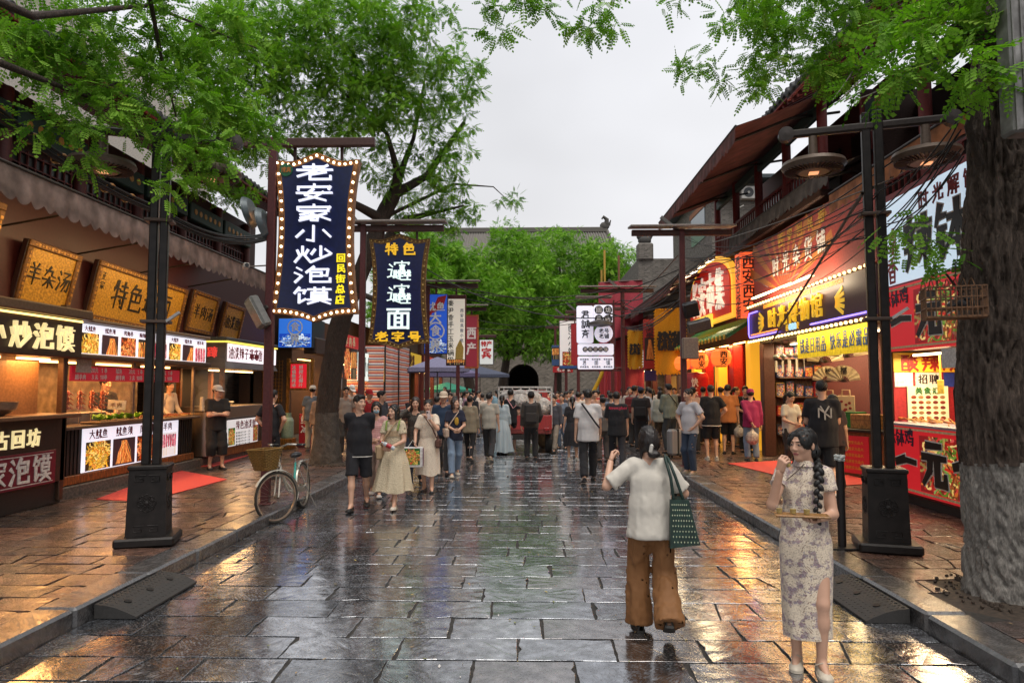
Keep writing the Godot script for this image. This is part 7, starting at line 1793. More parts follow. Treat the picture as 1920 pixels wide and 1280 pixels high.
func lamp_post(label: String,base: Vector3,turn: float,high: float):
	var t := thing("lamp_post",label,"street lamp",base,Basis(Vector3.UP,turn),"black twin-column street lamps")
	var iron := mat("iron",hx("2e2825"),0.42,0.35,{"tex": "blotch","sc": 1.5})
	part(t,"base_plate",MB.new().cbox(V(0,0.05,0),V(0.6,0.1,0.5),0.02),iron)
	var pl := MB.new()
	pl.hexa([V(-0.2,0.1,-0.17),V(0.2,0.1,-0.17),V(-0.185,0.82,-0.16),V(0.185,0.82,-0.16),V(-0.2,0.1,0.17),V(0.2,0.1,0.17),V(-0.185,0.82,0.16),V(0.185,0.82,0.16)])
	part(t,"plinth",pl,iron)
	part(t,"plinth_cap",MB.new().cbox(V(0,0.84,0),V(0.4,0.05,0.36),0.012),iron)
	# cast ornament: a rosette and two fret bands on each face
	for f in 4:
		var b := Basis(Vector3.UP,PI/2*f)
		var off := 0.168 if f % 2 == 0 else 0.194
		var half := 0.15 if f % 2 == 0 else 0.13
		var orn := MB.new()
		orn.xf = Transform3D(b,b*V(0,0.46,off))
		for k in 8:
			var a := TAU*k/8
			var pts := []
			for q in 9:
				var w := TAU*q/8
				pts.append(V(cos(a),sin(a),0)*0.06+V(cos(w)*0.035,sin(w)*0.035,0))
			orn.tube(pts,0.006,4,false)
		orn.ball(Vector3.ZERO,V(0.028,0.028,0.012),8)
		part(t,"rosette",orn,iron)
		for y in [0.27,-0.27]:
			for s in [-1,1]:
				orn = MB.new(); orn.xf = Transform3D(b,b*V(0,0.46,off))
				part(t,"fret",orn.tube([V(s*0.015,y+0.03,0),V(s*half*0.8,y+0.03,0),V(s*half*0.8,y - 0.035,0),V(s*0.04,y - 0.035,0),V(s*0.04,y,0),V(s*half*0.5,y,0)],0.007,4),iron)
	for s in [-1,1]: part(t,"column",MB.new().cbox(V(s*0.058,(0.86+high)/2,0.02*s),V(0.088,high - 0.86,0.095),0.01),iron)
	for y in [2.45,3.6]: part(t,"band",MB.new().cbox(V(0,y,0),V(0.3,0.035,0.19),0.006),plain("5b4a40",0.5,0.3))
	part(t,"clip",MB.new().bar(V(0.12,2.45,0.08),V(0.26,2.55,0.14),0.03),plain("b8b6b2",0.3,0.7))
	part(t,"cross_arm",MB.new().cbox(V(-0.05,high - 0.16,0),V(1.6,0.09,0.08),0.02),plain("3c3430",0.45,0.3))
	for s in [-1,1]:
		part(t,"arm_end",MB.new().lathe([Vector2(0.085,-0.05),Vector2(0.085,0.05),Vector2(0.0,0.06)],14,V(s*0.83 - 0.05,high - 0.16,0),Basis(Vector3.RIGHT,PI/2)),plain("3c3430",0.45,0.3))
		var hp := V(s*0.56 - 0.04,high - 0.55,0.0)
		var head := part(t,"lamp_head",MB.new().lathe([Vector2(0.16,-0.06),Vector2(0.3,-0.05),Vector2(0.345,0.0),Vector2(0.33,0.04),Vector2(0.12,0.1),Vector2(0.05,0.13),Vector2(0.045,0.34),Vector2(0,0.35)],32,hp),plain("6b5a4c",0.45,0.3))
		var fins := MB.new()
		for k in 40:
			var a := TAU*k/40
			fins.bar(hp+V(cos(a)*0.19,-0.066,sin(a)*0.19),hp+V(cos(a)*0.31,-0.05,sin(a)*0.31),0.012,0.02)
		part(head,"cooling_fins",fins,plain("3c2c26",0.5,0.3))
		part(head,"lamp_plate",MB.new().lathe([Vector2(0.0,-0.075),Vector2(0.16,-0.075),Vector2(0.17,-0.06)],24,hp),plain("8a6f5c",0.5,0.2))
		part(head,"light_chip",MB.new().box(hp+V(0,-0.08,0),V(0.1,0.012,0.1)),glow("chip","e8a070",0.8))
func wheel(t: Node3D,c: Vector3,r: float,b: Basis):
	var w := part(t,"wheel",MB.new().lathe([Vector2(r - 0.035,-0.012),Vector2(r - 0.012,-0.02),Vector2(r,0),Vector2(r - 0.012,0.02),Vector2(r - 0.035,0.012)],40,c,b),mat("tyre",hx("28251f"),0.8))
	part(w,"rim",MB.new().lathe([Vector2(r - 0.05,-0.012),Vector2(r - 0.03,-0.013),Vector2(r - 0.03,0.013),Vector2(r - 0.05,0.012),Vector2(r - 0.05,-0.012)],40,c,b),plain("b9b2a4",0.3,0.7))
	var sp := MB.new()
	for k in 28:
		var a := TAU*k/28
		var o := a+(0.35 if k % 2 else -0.35)
		sp.tube([c+b*V(cos(o)*0.022,0.025*(1 if k % 2 else -1),sin(o)*0.022),c+b*V(cos(a)*(r - 0.045),0,sin(a)*(r - 0.045))],0.0016,4,false)
	part(w,"spokes",sp,plain("a39a8c",0.3,0.8))
	part(w,"hub",MB.new().lathe([Vector2(0.014,-0.05),Vector2(0.022,-0.03),Vector2(0.016,0),Vector2(0.022,0.03),Vector2(0.014,0.05)],12,c,b),plain("8c867c",0.3,0.8))
func bicycle():
	# local: forward is +z; front wheel turned
	var f := on_y(520,980,0.0)
	var rr := on_y(569,951,0.0)
	var axis := (f - rr).normalized()
	var t := thing("bicycle","turquoise and white bicycle with wicker basket parked against the kerb","bicycle",V(rr.x,0,rr.z),Basis(axis.cross(Vector3.UP)*-1.0,Vector3.UP,axis)*Basis(Vector3.BACK,0.07))
	var L := f.distance_to(rr)
	var r := 0.345
	var flat := Basis(Vector3.BACK,PI/2)
	var steer := Basis(Vector3.UP,-0.62)
	var white := plain("cfcabd",0.35)
	var teal := mat("teal",hx("3fa59a"),0.3,0.2,{"coat": 0.6})
	var chrome := plain("b0aba2",0.25,0.8)
	wheel(t,V(0,r,0),r,flat)
	wheel(t,V(0,r,L),r,steer*flat)
	var bb := V(0,0.29,0.44)
	var hd := V(0,0.78,L - 0.18)
	var st := V(0,0.72,0.3)
	part(t,"frame",MB.new().tube([hd,hd.lerp(bb,0.35)+V(0,-0.1,0),bb],0.02,8).tube([hd+V(0,-0.08,0),hd.lerp(bb,0.5)+V(0,-0.16,0),bb+V(0,0.02,0.02)],0.016,8),white)
	part(t,"seat_tube",MB.new().tube([bb,st],0.019,8),teal)
	for s in [-1,1]:
		part(t,"stay",MB.new().tube([bb+V(s*0.03,0,0),V(s*0.05,r,0)],0.01,6).tube([st+V(s*0.02,-0.03,0),V(s*0.05,r,0)],0.008,6),white)
	var fork := MB.new()
	for s in [-1,1]: fork.tube([V(0,0.8,L - 0.17)+steer*V(s*0.035,-0.06,0),V(0,r,L)+steer*V(s*0.05,0,0)],[0.014,0.01],7)
	fork.tube([V(0,0.74,L - 0.16),V(0,0.98,L - 0.22)],0.016,8)
	part(t,"fork",fork,white)
	for w in [[0.0,Basis(),0.4,2.9],[L,steer,0.15,2.6]]:
		var rows := []
		for i in 15:
			var a: float = w[2]+(w[3] - w[2])*i/14.0
			var row := []
			for k in 5:
				var q := -0.028+0.014*k
				row.append(V(0,r,w[0])+w[1]*V(q,sin(a)*(r+0.03 - absf(q)*0.5),-cos(a)*(r+0.03 - absf(q)*0.5)*(1.0 if w[0] == 0.0 else -1.0)*(1.0 if w[0] == 0.0 else -1.0)))
			rows.append(row)
		part(t,"mudguard",MB.new().sheet(rows),mat("mudguard",hx("c9c4b6"),0.3,0.3))
	var hb := V(0,1.0,L - 0.22)
	part(t,"handlebar",MB.new().tube([hb+steer*V(-0.3,0.02,-0.16),hb+steer*V(-0.22,0.05,0.02),hb+steer*V(-0.06,0.0,0.06),hb+steer*V(0.06,0.0,0.06),hb+steer*V(0.22,0.05,0.02),hb+steer*V(0.3,0.02,-0.16)],0.013,8),chrome)
	for s in [-1,1]: part(t,"grip",MB.new().tube([hb+steer*V(s*0.27,0.03,-0.08),hb+steer*V(s*0.305,0.018,-0.2)],0.018,8),plain("222120",0.7))
	part(t,"bell",MB.new().ball(hb+steer*V(-0.12,0.04,0.05),V(0.03,0.022,0.03),10),chrome)
	part(t,"saddle",MB.new().ball(V(0,0.83,0.27),V(0.09,0.045,0.11),14).ball(V(0,0.83,0.38),V(0.035,0.03,0.1),10),plain("1f1d1f",0.4))
	part(t,"seat_post",MB.new().tube([st,V(0,0.82,0.28)],0.013,8),chrome)
	var rk := MB.new()
	for s in [-1,1]: rk.tube([V(s*0.06,0.71,0.2),V(s*0.06,0.71,-0.25)],0.006,5).tube([V(s*0.06,0.71,-0.15),V(s*0.055,r,0)],0.006,5)
	for k in 4: rk.tube([V(-0.06,0.71,-0.25+k*0.13),V(0.06,0.71,-0.25+k*0.13)],0.005,5)
	part(t,"rack",rk,chrome)
	part(t,"chain_guard",MB.new().cbox(V(0.045,0.31,0.22),V(0.012,0.09,0.5),0.004),plain("9a958a",0.4,0.4))
	part(t,"crank",MB.new().tube([bb+V(0.07,0,0),bb+V(0.08,-0.1,0.12)],0.01,6).tube([bb+V(-0.07,0,0),bb+V(-0.08,0.1,-0.12)],0.01,6),chrome)
	for s in [-1,1]: part(t,"pedal",MB.new().cbox(bb+V(s*0.12,-0.1*s,0.12*s),V(0.08,0.022,0.06),0.005),plain("2a2826",0.6))
	part(t,"kickstand",MB.new().tube([V(0.05,r,0.02),V(0.2,0.01,0.05)],0.008,6),chrome)
	# woven basket
	var bk := MB.new()
	var c := hb+steer*V(0,-0.12,0.24)
	for lv in 15:
		var f2 := lv/14.0
		var w := lerpf(0.13,0.2,f2)
		var d := lerpf(0.09,0.14,f2)
		var y := -0.15+0.27*f2
		for s in 4:
			var n := 7
			for k in n:
				var a := V(-w,y,d).lerp(V(w,y,d),k/float(n)) if s % 2 == 0 else V(w,y,d).lerp(V(w,y,-d),k/float(n))
				var b := V(-w,y,d).lerp(V(w,y,d),(k+1)/float(n)) if s % 2 == 0 else V(w,y,d).lerp(V(w,y,-d),(k+1)/float(n))
				if s >= 2: a = a*V(-1,1,-1); b = b*V(-1,1,-1)
				var bulge := 0.007 if (k+lv) % 2 else -0.004
				var nrm := (V(0,0,1) if s % 2 == 0 else V(1,0,0))*(1 if s < 2 else -1)
				bk.bar(c+steer*(a+nrm*bulge),c+steer*(b+nrm*bulge),0.008,0.016)
	part(t,"basket",bk,mat("wicker",hx("a3803f"),0.7,0.0,{"tex": "wood","sc": 6.0}))
	var rim := MB.new()
	var cor := []
	for q in [[-1,-1],[1,-1],[1,1],[-1,1],[-1,-1]]: cor.append(c+steer*V(q[0]*0.205,0.125,q[1]*0.145))
	for k in 4: rim.tube([cor[k],cor[k+1]],0.013,6)
	part(t,"basket_rim",rim,mat("wicker"))
	part(t,"basket_floor",MB.new().box(c+V(0,-0.15,0),V(0.26,0.01,0.18),steer),mat("wicker"))
func cargo_truck():
	var p := on_y(985,848,0.0)
	var t := thing("cargo_truck","small red cargo truck with a white sheeted load and rack, seen from behind","truck",V(p.x,0,p.z))
	var red := plain("b03a38",0.35)
	var tarp := mat("white_sheet",hx("d5cfc8"),0.7,0.0,{"tex": "blotch","sc": 2.0,"bump": "crease","bs": 3.0})
	part(t,"cab",MB.new().hexa_of([V(-0.72,0.5,-2.4),V(0.72,0.5,-2.4),V(-0.62,1.75,-2.2),V(0.62,1.75,-2.2),V(-0.72,0.5,-1.3),V(0.72,0.5,-1.3),V(-0.66,1.75,-1.3),V(0.66,1.75,-1.3)]),red)
	part(t,"rear_window",MB.new().cbox(V(0,1.45,-1.29),V(1.0,0.4,0.03),0.02),plain("3a4248",0.1))
	part(t,"bed",MB.new().cbox(V(0,0.62,-0.5),V(1.46,0.16,1.7),0.02),plain("8a3a36",0.5))
	for s in [-1,1]: part(t,"side_board",MB.new().cbox(V(s*0.72,0.86,-0.5),V(0.05,0.4,1.7),0.01),red)
	part(t,"tailboard",MB.new().cbox(V(0,0.86,0.33),V(1.4,0.4,0.05),0.01),red)
	var cargo := MB.new()
	for k in 7: cargo.ball(V(-0.45+(k % 4)*0.3,1.2+(k/4)*0.22,-0.5+0.1*(k % 3)),V(0.36,0.36,0.75),14)
	part(t,"sheeted_load",cargo,tarp)
	var rack := MB.new()
	for y in [1.72,1.84]: rack.bar(V(-0.74,y,0.2),V(0.74,y,0.2),0.045)
	for x in [-0.74,0.74]: rack.bar(V(x,0.7,0.2),V(x,1.86,0.2),0.045)
	for k in 6: rack.bar(V(-0.6+k*0.24,1.72,0.2),V(-0.6+k*0.24,1.84,0.2),0.03)
	part(t,"rack",rack,plain("d8d5d0",0.4))
	for s in [-1,1]:
		for z in [-1.9,-0.1]:
			var w := part(t,"wheel",MB.new().lathe([Vector2(0.16,-0.09),Vector2(0.29,-0.09),Vector2(0.31,0),Vector2(0.29,0.09),Vector2(0.16,0.09)],22,V(s*0.66,0.31,z),Basis(Vector3.BACK,PI/2)),plain("1d1c1b",0.8))
			part(w,"rim",MB.new().lathe([Vector2(0.16,-0.06),Vector2(0.16,0.06),Vector2(0,0.05)],16,V(s*0.66,0.31,z),Basis(Vector3.BACK,-PI/2*s)),plain("8c8a86",0.4,0.5))
		part(t,"tail_lamp",MB.new().cbox(V(s*0.6,0.68,0.37),V(0.16,0.08,0.03),0.01),plain("a01c1c",0.3))
	part(t,"underframe",MB.new().box(V(0,0.46,-0.8),V(0.7,0.14,2.6)),plain("2a2624",0.7))
func birdcage():
	var c := on_d(1790,598,5.3)
	var t := thing("birdcage","wooden birdcage with a small bird hanging on the tree trunk","birdcage",c,Basis(Vector3.UP,-0.35))
	var wood := mat("cage_wood",hx("8a5f38"),0.6,0.0,{"tex": "wood","sc": 3.0})
	var w := 0.4
	var h := 0.24
	var d := 0.2
	part(t,"floor",MB.new().cbox(V(0,0.01,0),V(w,0.02,d),0.004),wood)
	for k in 13:
		var x := -w/2+w*k/12.0
		for z in [-d/2,d/2]: part(t,"cage_bar",MB.new().bar(V(x,0.01,z),V(x,h,z),0.006),wood)
	for k in range(1,6):
		var z := -d/2+d*k/6.0
		for x in [-w/2,w/2]: part(t,"cage_bar",MB.new().bar(V(x,0.01,z),V(x,h,z),0.006),wood)
	for y in [0.08,0.16,h]:
		for z in [-d/2,d/2]: part(t,"rail",MB.new().bar(V(-w/2,y,z),V(w/2,y,z),0.01),wood)
		for x in [-w/2,w/2]: part(t,"rail",MB.new().bar(V(x,y,-d/2),V(x,y,d/2),0.01),wood)
	for k in 7:
		var x := -w/2+w*k/6.0*0.8
		var pts := []
		for q in 9: pts.append(V(x,h+0.07*sin(PI*q/8.0),-d/2+d*q/8.0))
		part(t,"roof_hoop",MB.new().tube(pts,0.004,4),wood)
	part(t,"corner_post",MB.new().bar(V(-0.1,h,0),V(-0.12,h+0.22,0),0.014),wood)
	part(t,"perch",MB.new().tube([V(-w/2,0.08,0),V(w/2,0.08,0)],0.006,5),wood)
	part(t,"hook",MB.new().tube([V(0.02,h+0.07,0),V(0.03,h+0.2,-0.04),V(0.12,h+0.26,-0.16)],0.005,5),plain("3a3634",0.5,0.6))
	var bird := thing("caged_bird","small dark bird perched inside the wooden cage","bird",c+Basis(Vector3.UP,-0.35)*V(0.06,0.085,0),Basis(Vector3.UP,0.6))
	part(bird,"body",MB.new().ball(V(0,0.035,0),V(0.022,0.03,0.04),12,Basis(Vector3.RIGHT,0.5)).ball(V(0,0.068,0.028),V(0.018,0.018,0.02),10).tube([V(0,0.03,-0.03),V(0,0.01,-0.09)],[0.014,0.006],6).tube([V(0,0.066,0.044),V(0,0.063,0.062)],[0.006,0.001],5).tube([V(0.01,0.01,0),V(0.01,-0.005,0)],0.003,4).tube([V(-0.01,0.01,0),V(-0.01,-0.005,0)],0.003,4),plain("3a3a3c",0.7))
func suitcase():
	var t := thing("suitcase","silver grey upright suitcase on wheels standing at the kerb","suitcase",on_y(1268,858,WALK),Basis(Vector3.UP,0.25))
	var m := mat("case_shell",hx("8f8f90"),0.4,0.3)
	part(t,"shell",MB.new().cbox(V(0,0.38,0),V(0.4,0.62,0.26),0.05),m)
	for k in 5: part(t,"ridge",MB.new().cbox(V(-0.15+k*0.075,0.38,0.131),V(0.03,0.56,0.01),0.004),m)
	part(t,"strap",MB.new().cbox(V(0.0,0.38,0.0),V(0.04,0.635,0.285),0.004),plain("242322",0.6))
	part(t,"handle",MB.new().tube([V(-0.1,0.68,-0.08),V(-0.1,0.98,-0.08),V(0.1,0.98,-0.08),V(0.1,0.68,-0.08)],0.012,6),plain("3a3a3c",0.4,0.5))
	for s in [[-1,-1],[1,-1],[1,1],[-1,1]]: part(t,"caster",MB.new().lathe([Vector2(0.03,-0.015),Vector2(0.03,0.015)],10,V(s[0]*0.15,0.032,s[1]*0.08),Basis(Vector3.BACK,PI/2)),plain("1e1d1c",0.6))
func build_street_furniture():
	lamp_post("black street lamp with cast plinth before the skewer stall with photo boards",on_y(278,1018,WALK),0.3,4.75)
	lamp_post("black street lamp with cast plinth before the red soup stall",on_y(1663,1030,WALK),-0.28,4.75)
	bicycle(); cargo_truck(); birdcage(); suitcase()
	var b := thing("bollard","slim black bollard post with plastic wrap on top","bollard",on_y(1580,1027,WALK))
	part(b,"post",MB.new().lathe([Vector2(0.042,0),Vector2(0.042,0.96),Vector2(0.0,0.965)],16),plain("2c2625",0.4,0.3))
	part(b,"foot_plate",MB.new().cbox(V(0.1,0.01,0.0),V(0.5,0.02,0.26),0.004),plain("24201f",0.5,0.3))
	var wrap := MB.new()
	for k in 16:
		var a := TAU*k/16
		wrap.ball(V(cos(a)*0.035,0.955+0.02*sin(k*2.3),sin(a)*0.035),V(0.028,0.022,0.028),6)
	part(b,"plastic_wrap",wrap,mat("wrap",hx("b9bdb8"),0.3,0.0))
	# heat lamps and a floodlight on the first sign post
	var p := on_y(497,945,WALK)
	for q in [[-0.34,4.35,"round-backed heat lamp glowing orange beside the sign post"],[-0.12,4.18,"round-backed heat lamp facing the stalls below the glowing one"]]:
		var h := thing("heat_lamp",q[2],"lamp",p+V(q[0],q[1],0.0),Basis(Vector3.BACK,0.25),"heat lamps on the sign post")
		part(h,"reflector",MB.new().lathe([Vector2(0.0,-0.06),Vector2(0.2,-0.05),Vector2(0.24,0.0),Vector2(0.25,0.03),Vector2(0.23,0.03),Vector2(0.19,-0.03),Vector2(0.0,-0.04)],22,Vector3.ZERO,Basis(Vector3.BACK,PI/2)),plain("5b6468",0.4,0.4))
		part(h,"lamp_tube",MB.new().tube([V(-0.02,-0.2,0.03),V(-0.02,0.2,0.03)],0.03,8),glow("heat","ffb070",4.0))
		part(h,"bracket",MB.new().bar(V(0.05,0,0),V(-q[0] - 0.05 if q[0] < -0.2 else 0.1,-0.15,0),0.04),plain("6a6764",0.4,0.5))
	var fl := thing("flood_lamp","grey floodlight box strapped low on the sign post of the navy sign","lamp",p+V(-0.13,2.82,0.12),Basis(Vector3.BACK,0.5)*Basis(Vector3.UP,-0.6))
	part(fl,"housing",MB.new().cbox(Vector3.ZERO,V(0.2,0.5,0.16),0.03),plain("7a7a76",0.4,0.4))
	part(fl,"glass",MB.new().cbox(V(0,0,0.085),V(0.16,0.42,0.01),0.003),plain("a8a49a",0.15))
	part(fl,"bracket",MB.new().bar(V(0,0,-0.05),V(0.12,0.02,-0.1),0.05),plain("4a4846",0.5,0.5))
	var cm := thing("security_camera","small white security camera on a stalk by the awning end","camera",p+V(-0.42,3.55,-0.1),Basis(Vector3.UP,0.5))
	part(cm,"body",MB.new().cbox(V(0,0,0),V(0.09,0.08,0.2),0.015),plain("c9c5bc",0.4))
	part(cm,"lens",MB.new().lathe([Vector2(0.03,0),Vector2(0.03,0.02),Vector2(0,0.02)],12,V(0,0,0.1),Basis(Vector3.RIGHT,PI/2)),plain("1a1a1c",0.1))
	part(cm,"stalk",MB.new().tube([V(0.3,0.05,-0.1),V(0,0.0,-0.05)],0.012,6),plain("8a867e",0.4,0.4))
	# grey sign box high at the near corner, with its pole outside the picture
	var gx := thing("grey_sign_box","grey metal back of a street sign box above the big tree","sign",V(3.5,0,-4.75))
	part(gx,"box",MB.new().cbox(V(0.12,4.85,0),V(0.55,2.5,0.16),0.02),mat("sheet_grey",hx("9c9a97"),0.4,0.3,{"tex": "blotch","sc": 1.2}))
	for k in 3: part(gx,"seam",MB.new().box(V(-0.14+k*0.06,4.85,0.084),V(0.012,2.48,0.012)),plain("82807d",0.4,0.3))
	part(gx,"pole",MB.new().tube([V(0.62,0,0),V(0.62,6.2,0)],0.06,12),plain("6a6866",0.4,0.4))
	part(gx,"bracket",MB.new().bar(V(0.35,4.6,0),V(0.62,4.6,0),0.05),plain("6a6866",0.4,0.4))
	var pp := thing("purple_poster","purple and white poster board standing behind the big tree","sign",on_d(1935,1010,6.6)*V(1,0,1)+V(0,WALK,0),Basis(Vector3.UP,-0.3))
	part(pp,"board",MB.new().cbox(V(0,0.55,0),V(0.5,0.9,0.04),0.01),plain("c9c2dc",0.5))
	part(pp,"purple_band",MB.new().box(V(0,0.18,0.022),V(0.5,0.14,0.006)),plain("7a3aa8",0.5))
	lettering(pp,"福",V(-0.22,0.9,0.022),0.3,0.3,Vector3.ZERO,plain("6a2a9a",0.5),0.12,0.004)
	for s in [-1,1]: part(pp,"leg",MB.new().bar(V(s*0.2,0,0),V(s*0.2,0.12,0),0.03),plain("4a4a4c",0.5))
func cable(t: Node3D,a: Vector3,b: Vector3,sag: float,r: float,m: Material):
	var pts := []
	for i in 13:
		var f := i/12.0
		pts.append(a.lerp(b,f) - V(0,sag*4.0*f*(1.0 - f),0))
	part(t,"cable",MB.new().tube(pts,r,5,false),m)
func build_wires():
	var blk := plain("1d1b1a",0.6)
	var grey := plain("6d675f",0.6)
	var t := thing("cable_tangle","tangle of black cables running from the lamp post past the shop signs","cables",V(3.7,4.2,-7.1))
	var o := t.position
	for k in 18:
		var a := on_d(1615+rng.randf_range(-6,10),rng.randf_range(370,470),7.3) if k < 13 else on_d(1640+rng.randf_range(0,60),rng.randf_range(250,360),7.2)
		var b := on_d(rng.randf_range(1285,1300),rng.randf_range(440,560),15.0)
		if k % 4 == 1: b = on_x(rng.randf_range(1400,1480),rng.randf_range(470,540),5.5)
		cable(t,a - o,b - o,rng.randf_range(0.05,0.45),rng.randf_range(0.004,0.009),blk if k % 5 else grey)
	cable(t,on_d(1618,362,7.2) - o,on_x(1445,645,5.4) - o,-0.02,0.02,grey)
	for k in 4: cable(t,on_d(1560+k*12,190,7.2) - o,on_x(1640+k*30,60+k*20,5.2) - o,0.05,0.008,grey)
	for k in 9:
		var a := on_d(1640+rng.randf()*30,340+rng.randf()*130,7.1)
		var b := on_d(1790+rng.randf()*20,215+rng.randf()*80,5.75)
		cable(t,a - o,b - o,rng.randf_range(-0.05,0.2),0.007,blk)
	var t2 := thing("cable_run","sagging cables from the floodlight post to the group of white signs","cables",V(3.4,4.4,-15.0))
	o = t2.position
	for k in 9: cable(t2,on_d(1284,rng.randf_range(450,560),15.0) - o,on_d(rng.randf_range(1165,1175),rng.randf_range(560,620),22.0) - o,rng.randf_range(0.1,0.5),rng.randf_range(0.008,0.018),blk if k % 3 else grey)
	var t3 := thing("street_cables","thin cables crossing the street between the sign posts","cables",V(0,5.0,-19))
	o = t3.position
	for q in [[690,505,14.2,1170,535,22,0.5],[805,520,14.2,1170,545,22,0.4],[875,560,19,1284,500,15,0.5],[895,615,24,1170,560,22,0.4],[897,600,24,1150,590,22,0.3],[800,505,14.2,1284,560,15.0,0.7]]:
		cable(t3,on_d(q[0],q[1],q[2]) - o,on_d(q[3],q[4],q[5]) - o,q[6],0.011,blk)
	var t4 := thing("cable_bundle","thick bundle of strapped black cables under the eave of the dark house","cables",V(-5.4,5.0,-7.5))
	o = t4.position
	for k in 11:
		var j := V(rng.randf_range(-0.05,0.05),rng.randf_range(-0.06,0.06),rng.randf_range(-0.05,0.05))
		cable(t4,on_d(-30,195,6.2)+j - o,on_d(285,390,9.5)+j*1.2 - o,0.1,0.014,blk)
		cable(t4,on_d(285,390,9.5)+j*1.2 - o,on_d(500,440,14.5)+j*2.0 - o,0.25,0.014,blk)
	for k in 5: part(t4,"strap",MB.new().lathe([Vector2(0.085,-0.015),Vector2(0.09,0),Vector2(0.085,0.015)],14,on_d(-30,195,6.2).lerp(on_d(285,390,9.5),0.2+k*0.15) - o - V(0,0.4*(0.2+k*0.15)*(0.8 - k*0.15),0),Basis(Vector3.BACK,0.5)),plain("a8763a",0.6))
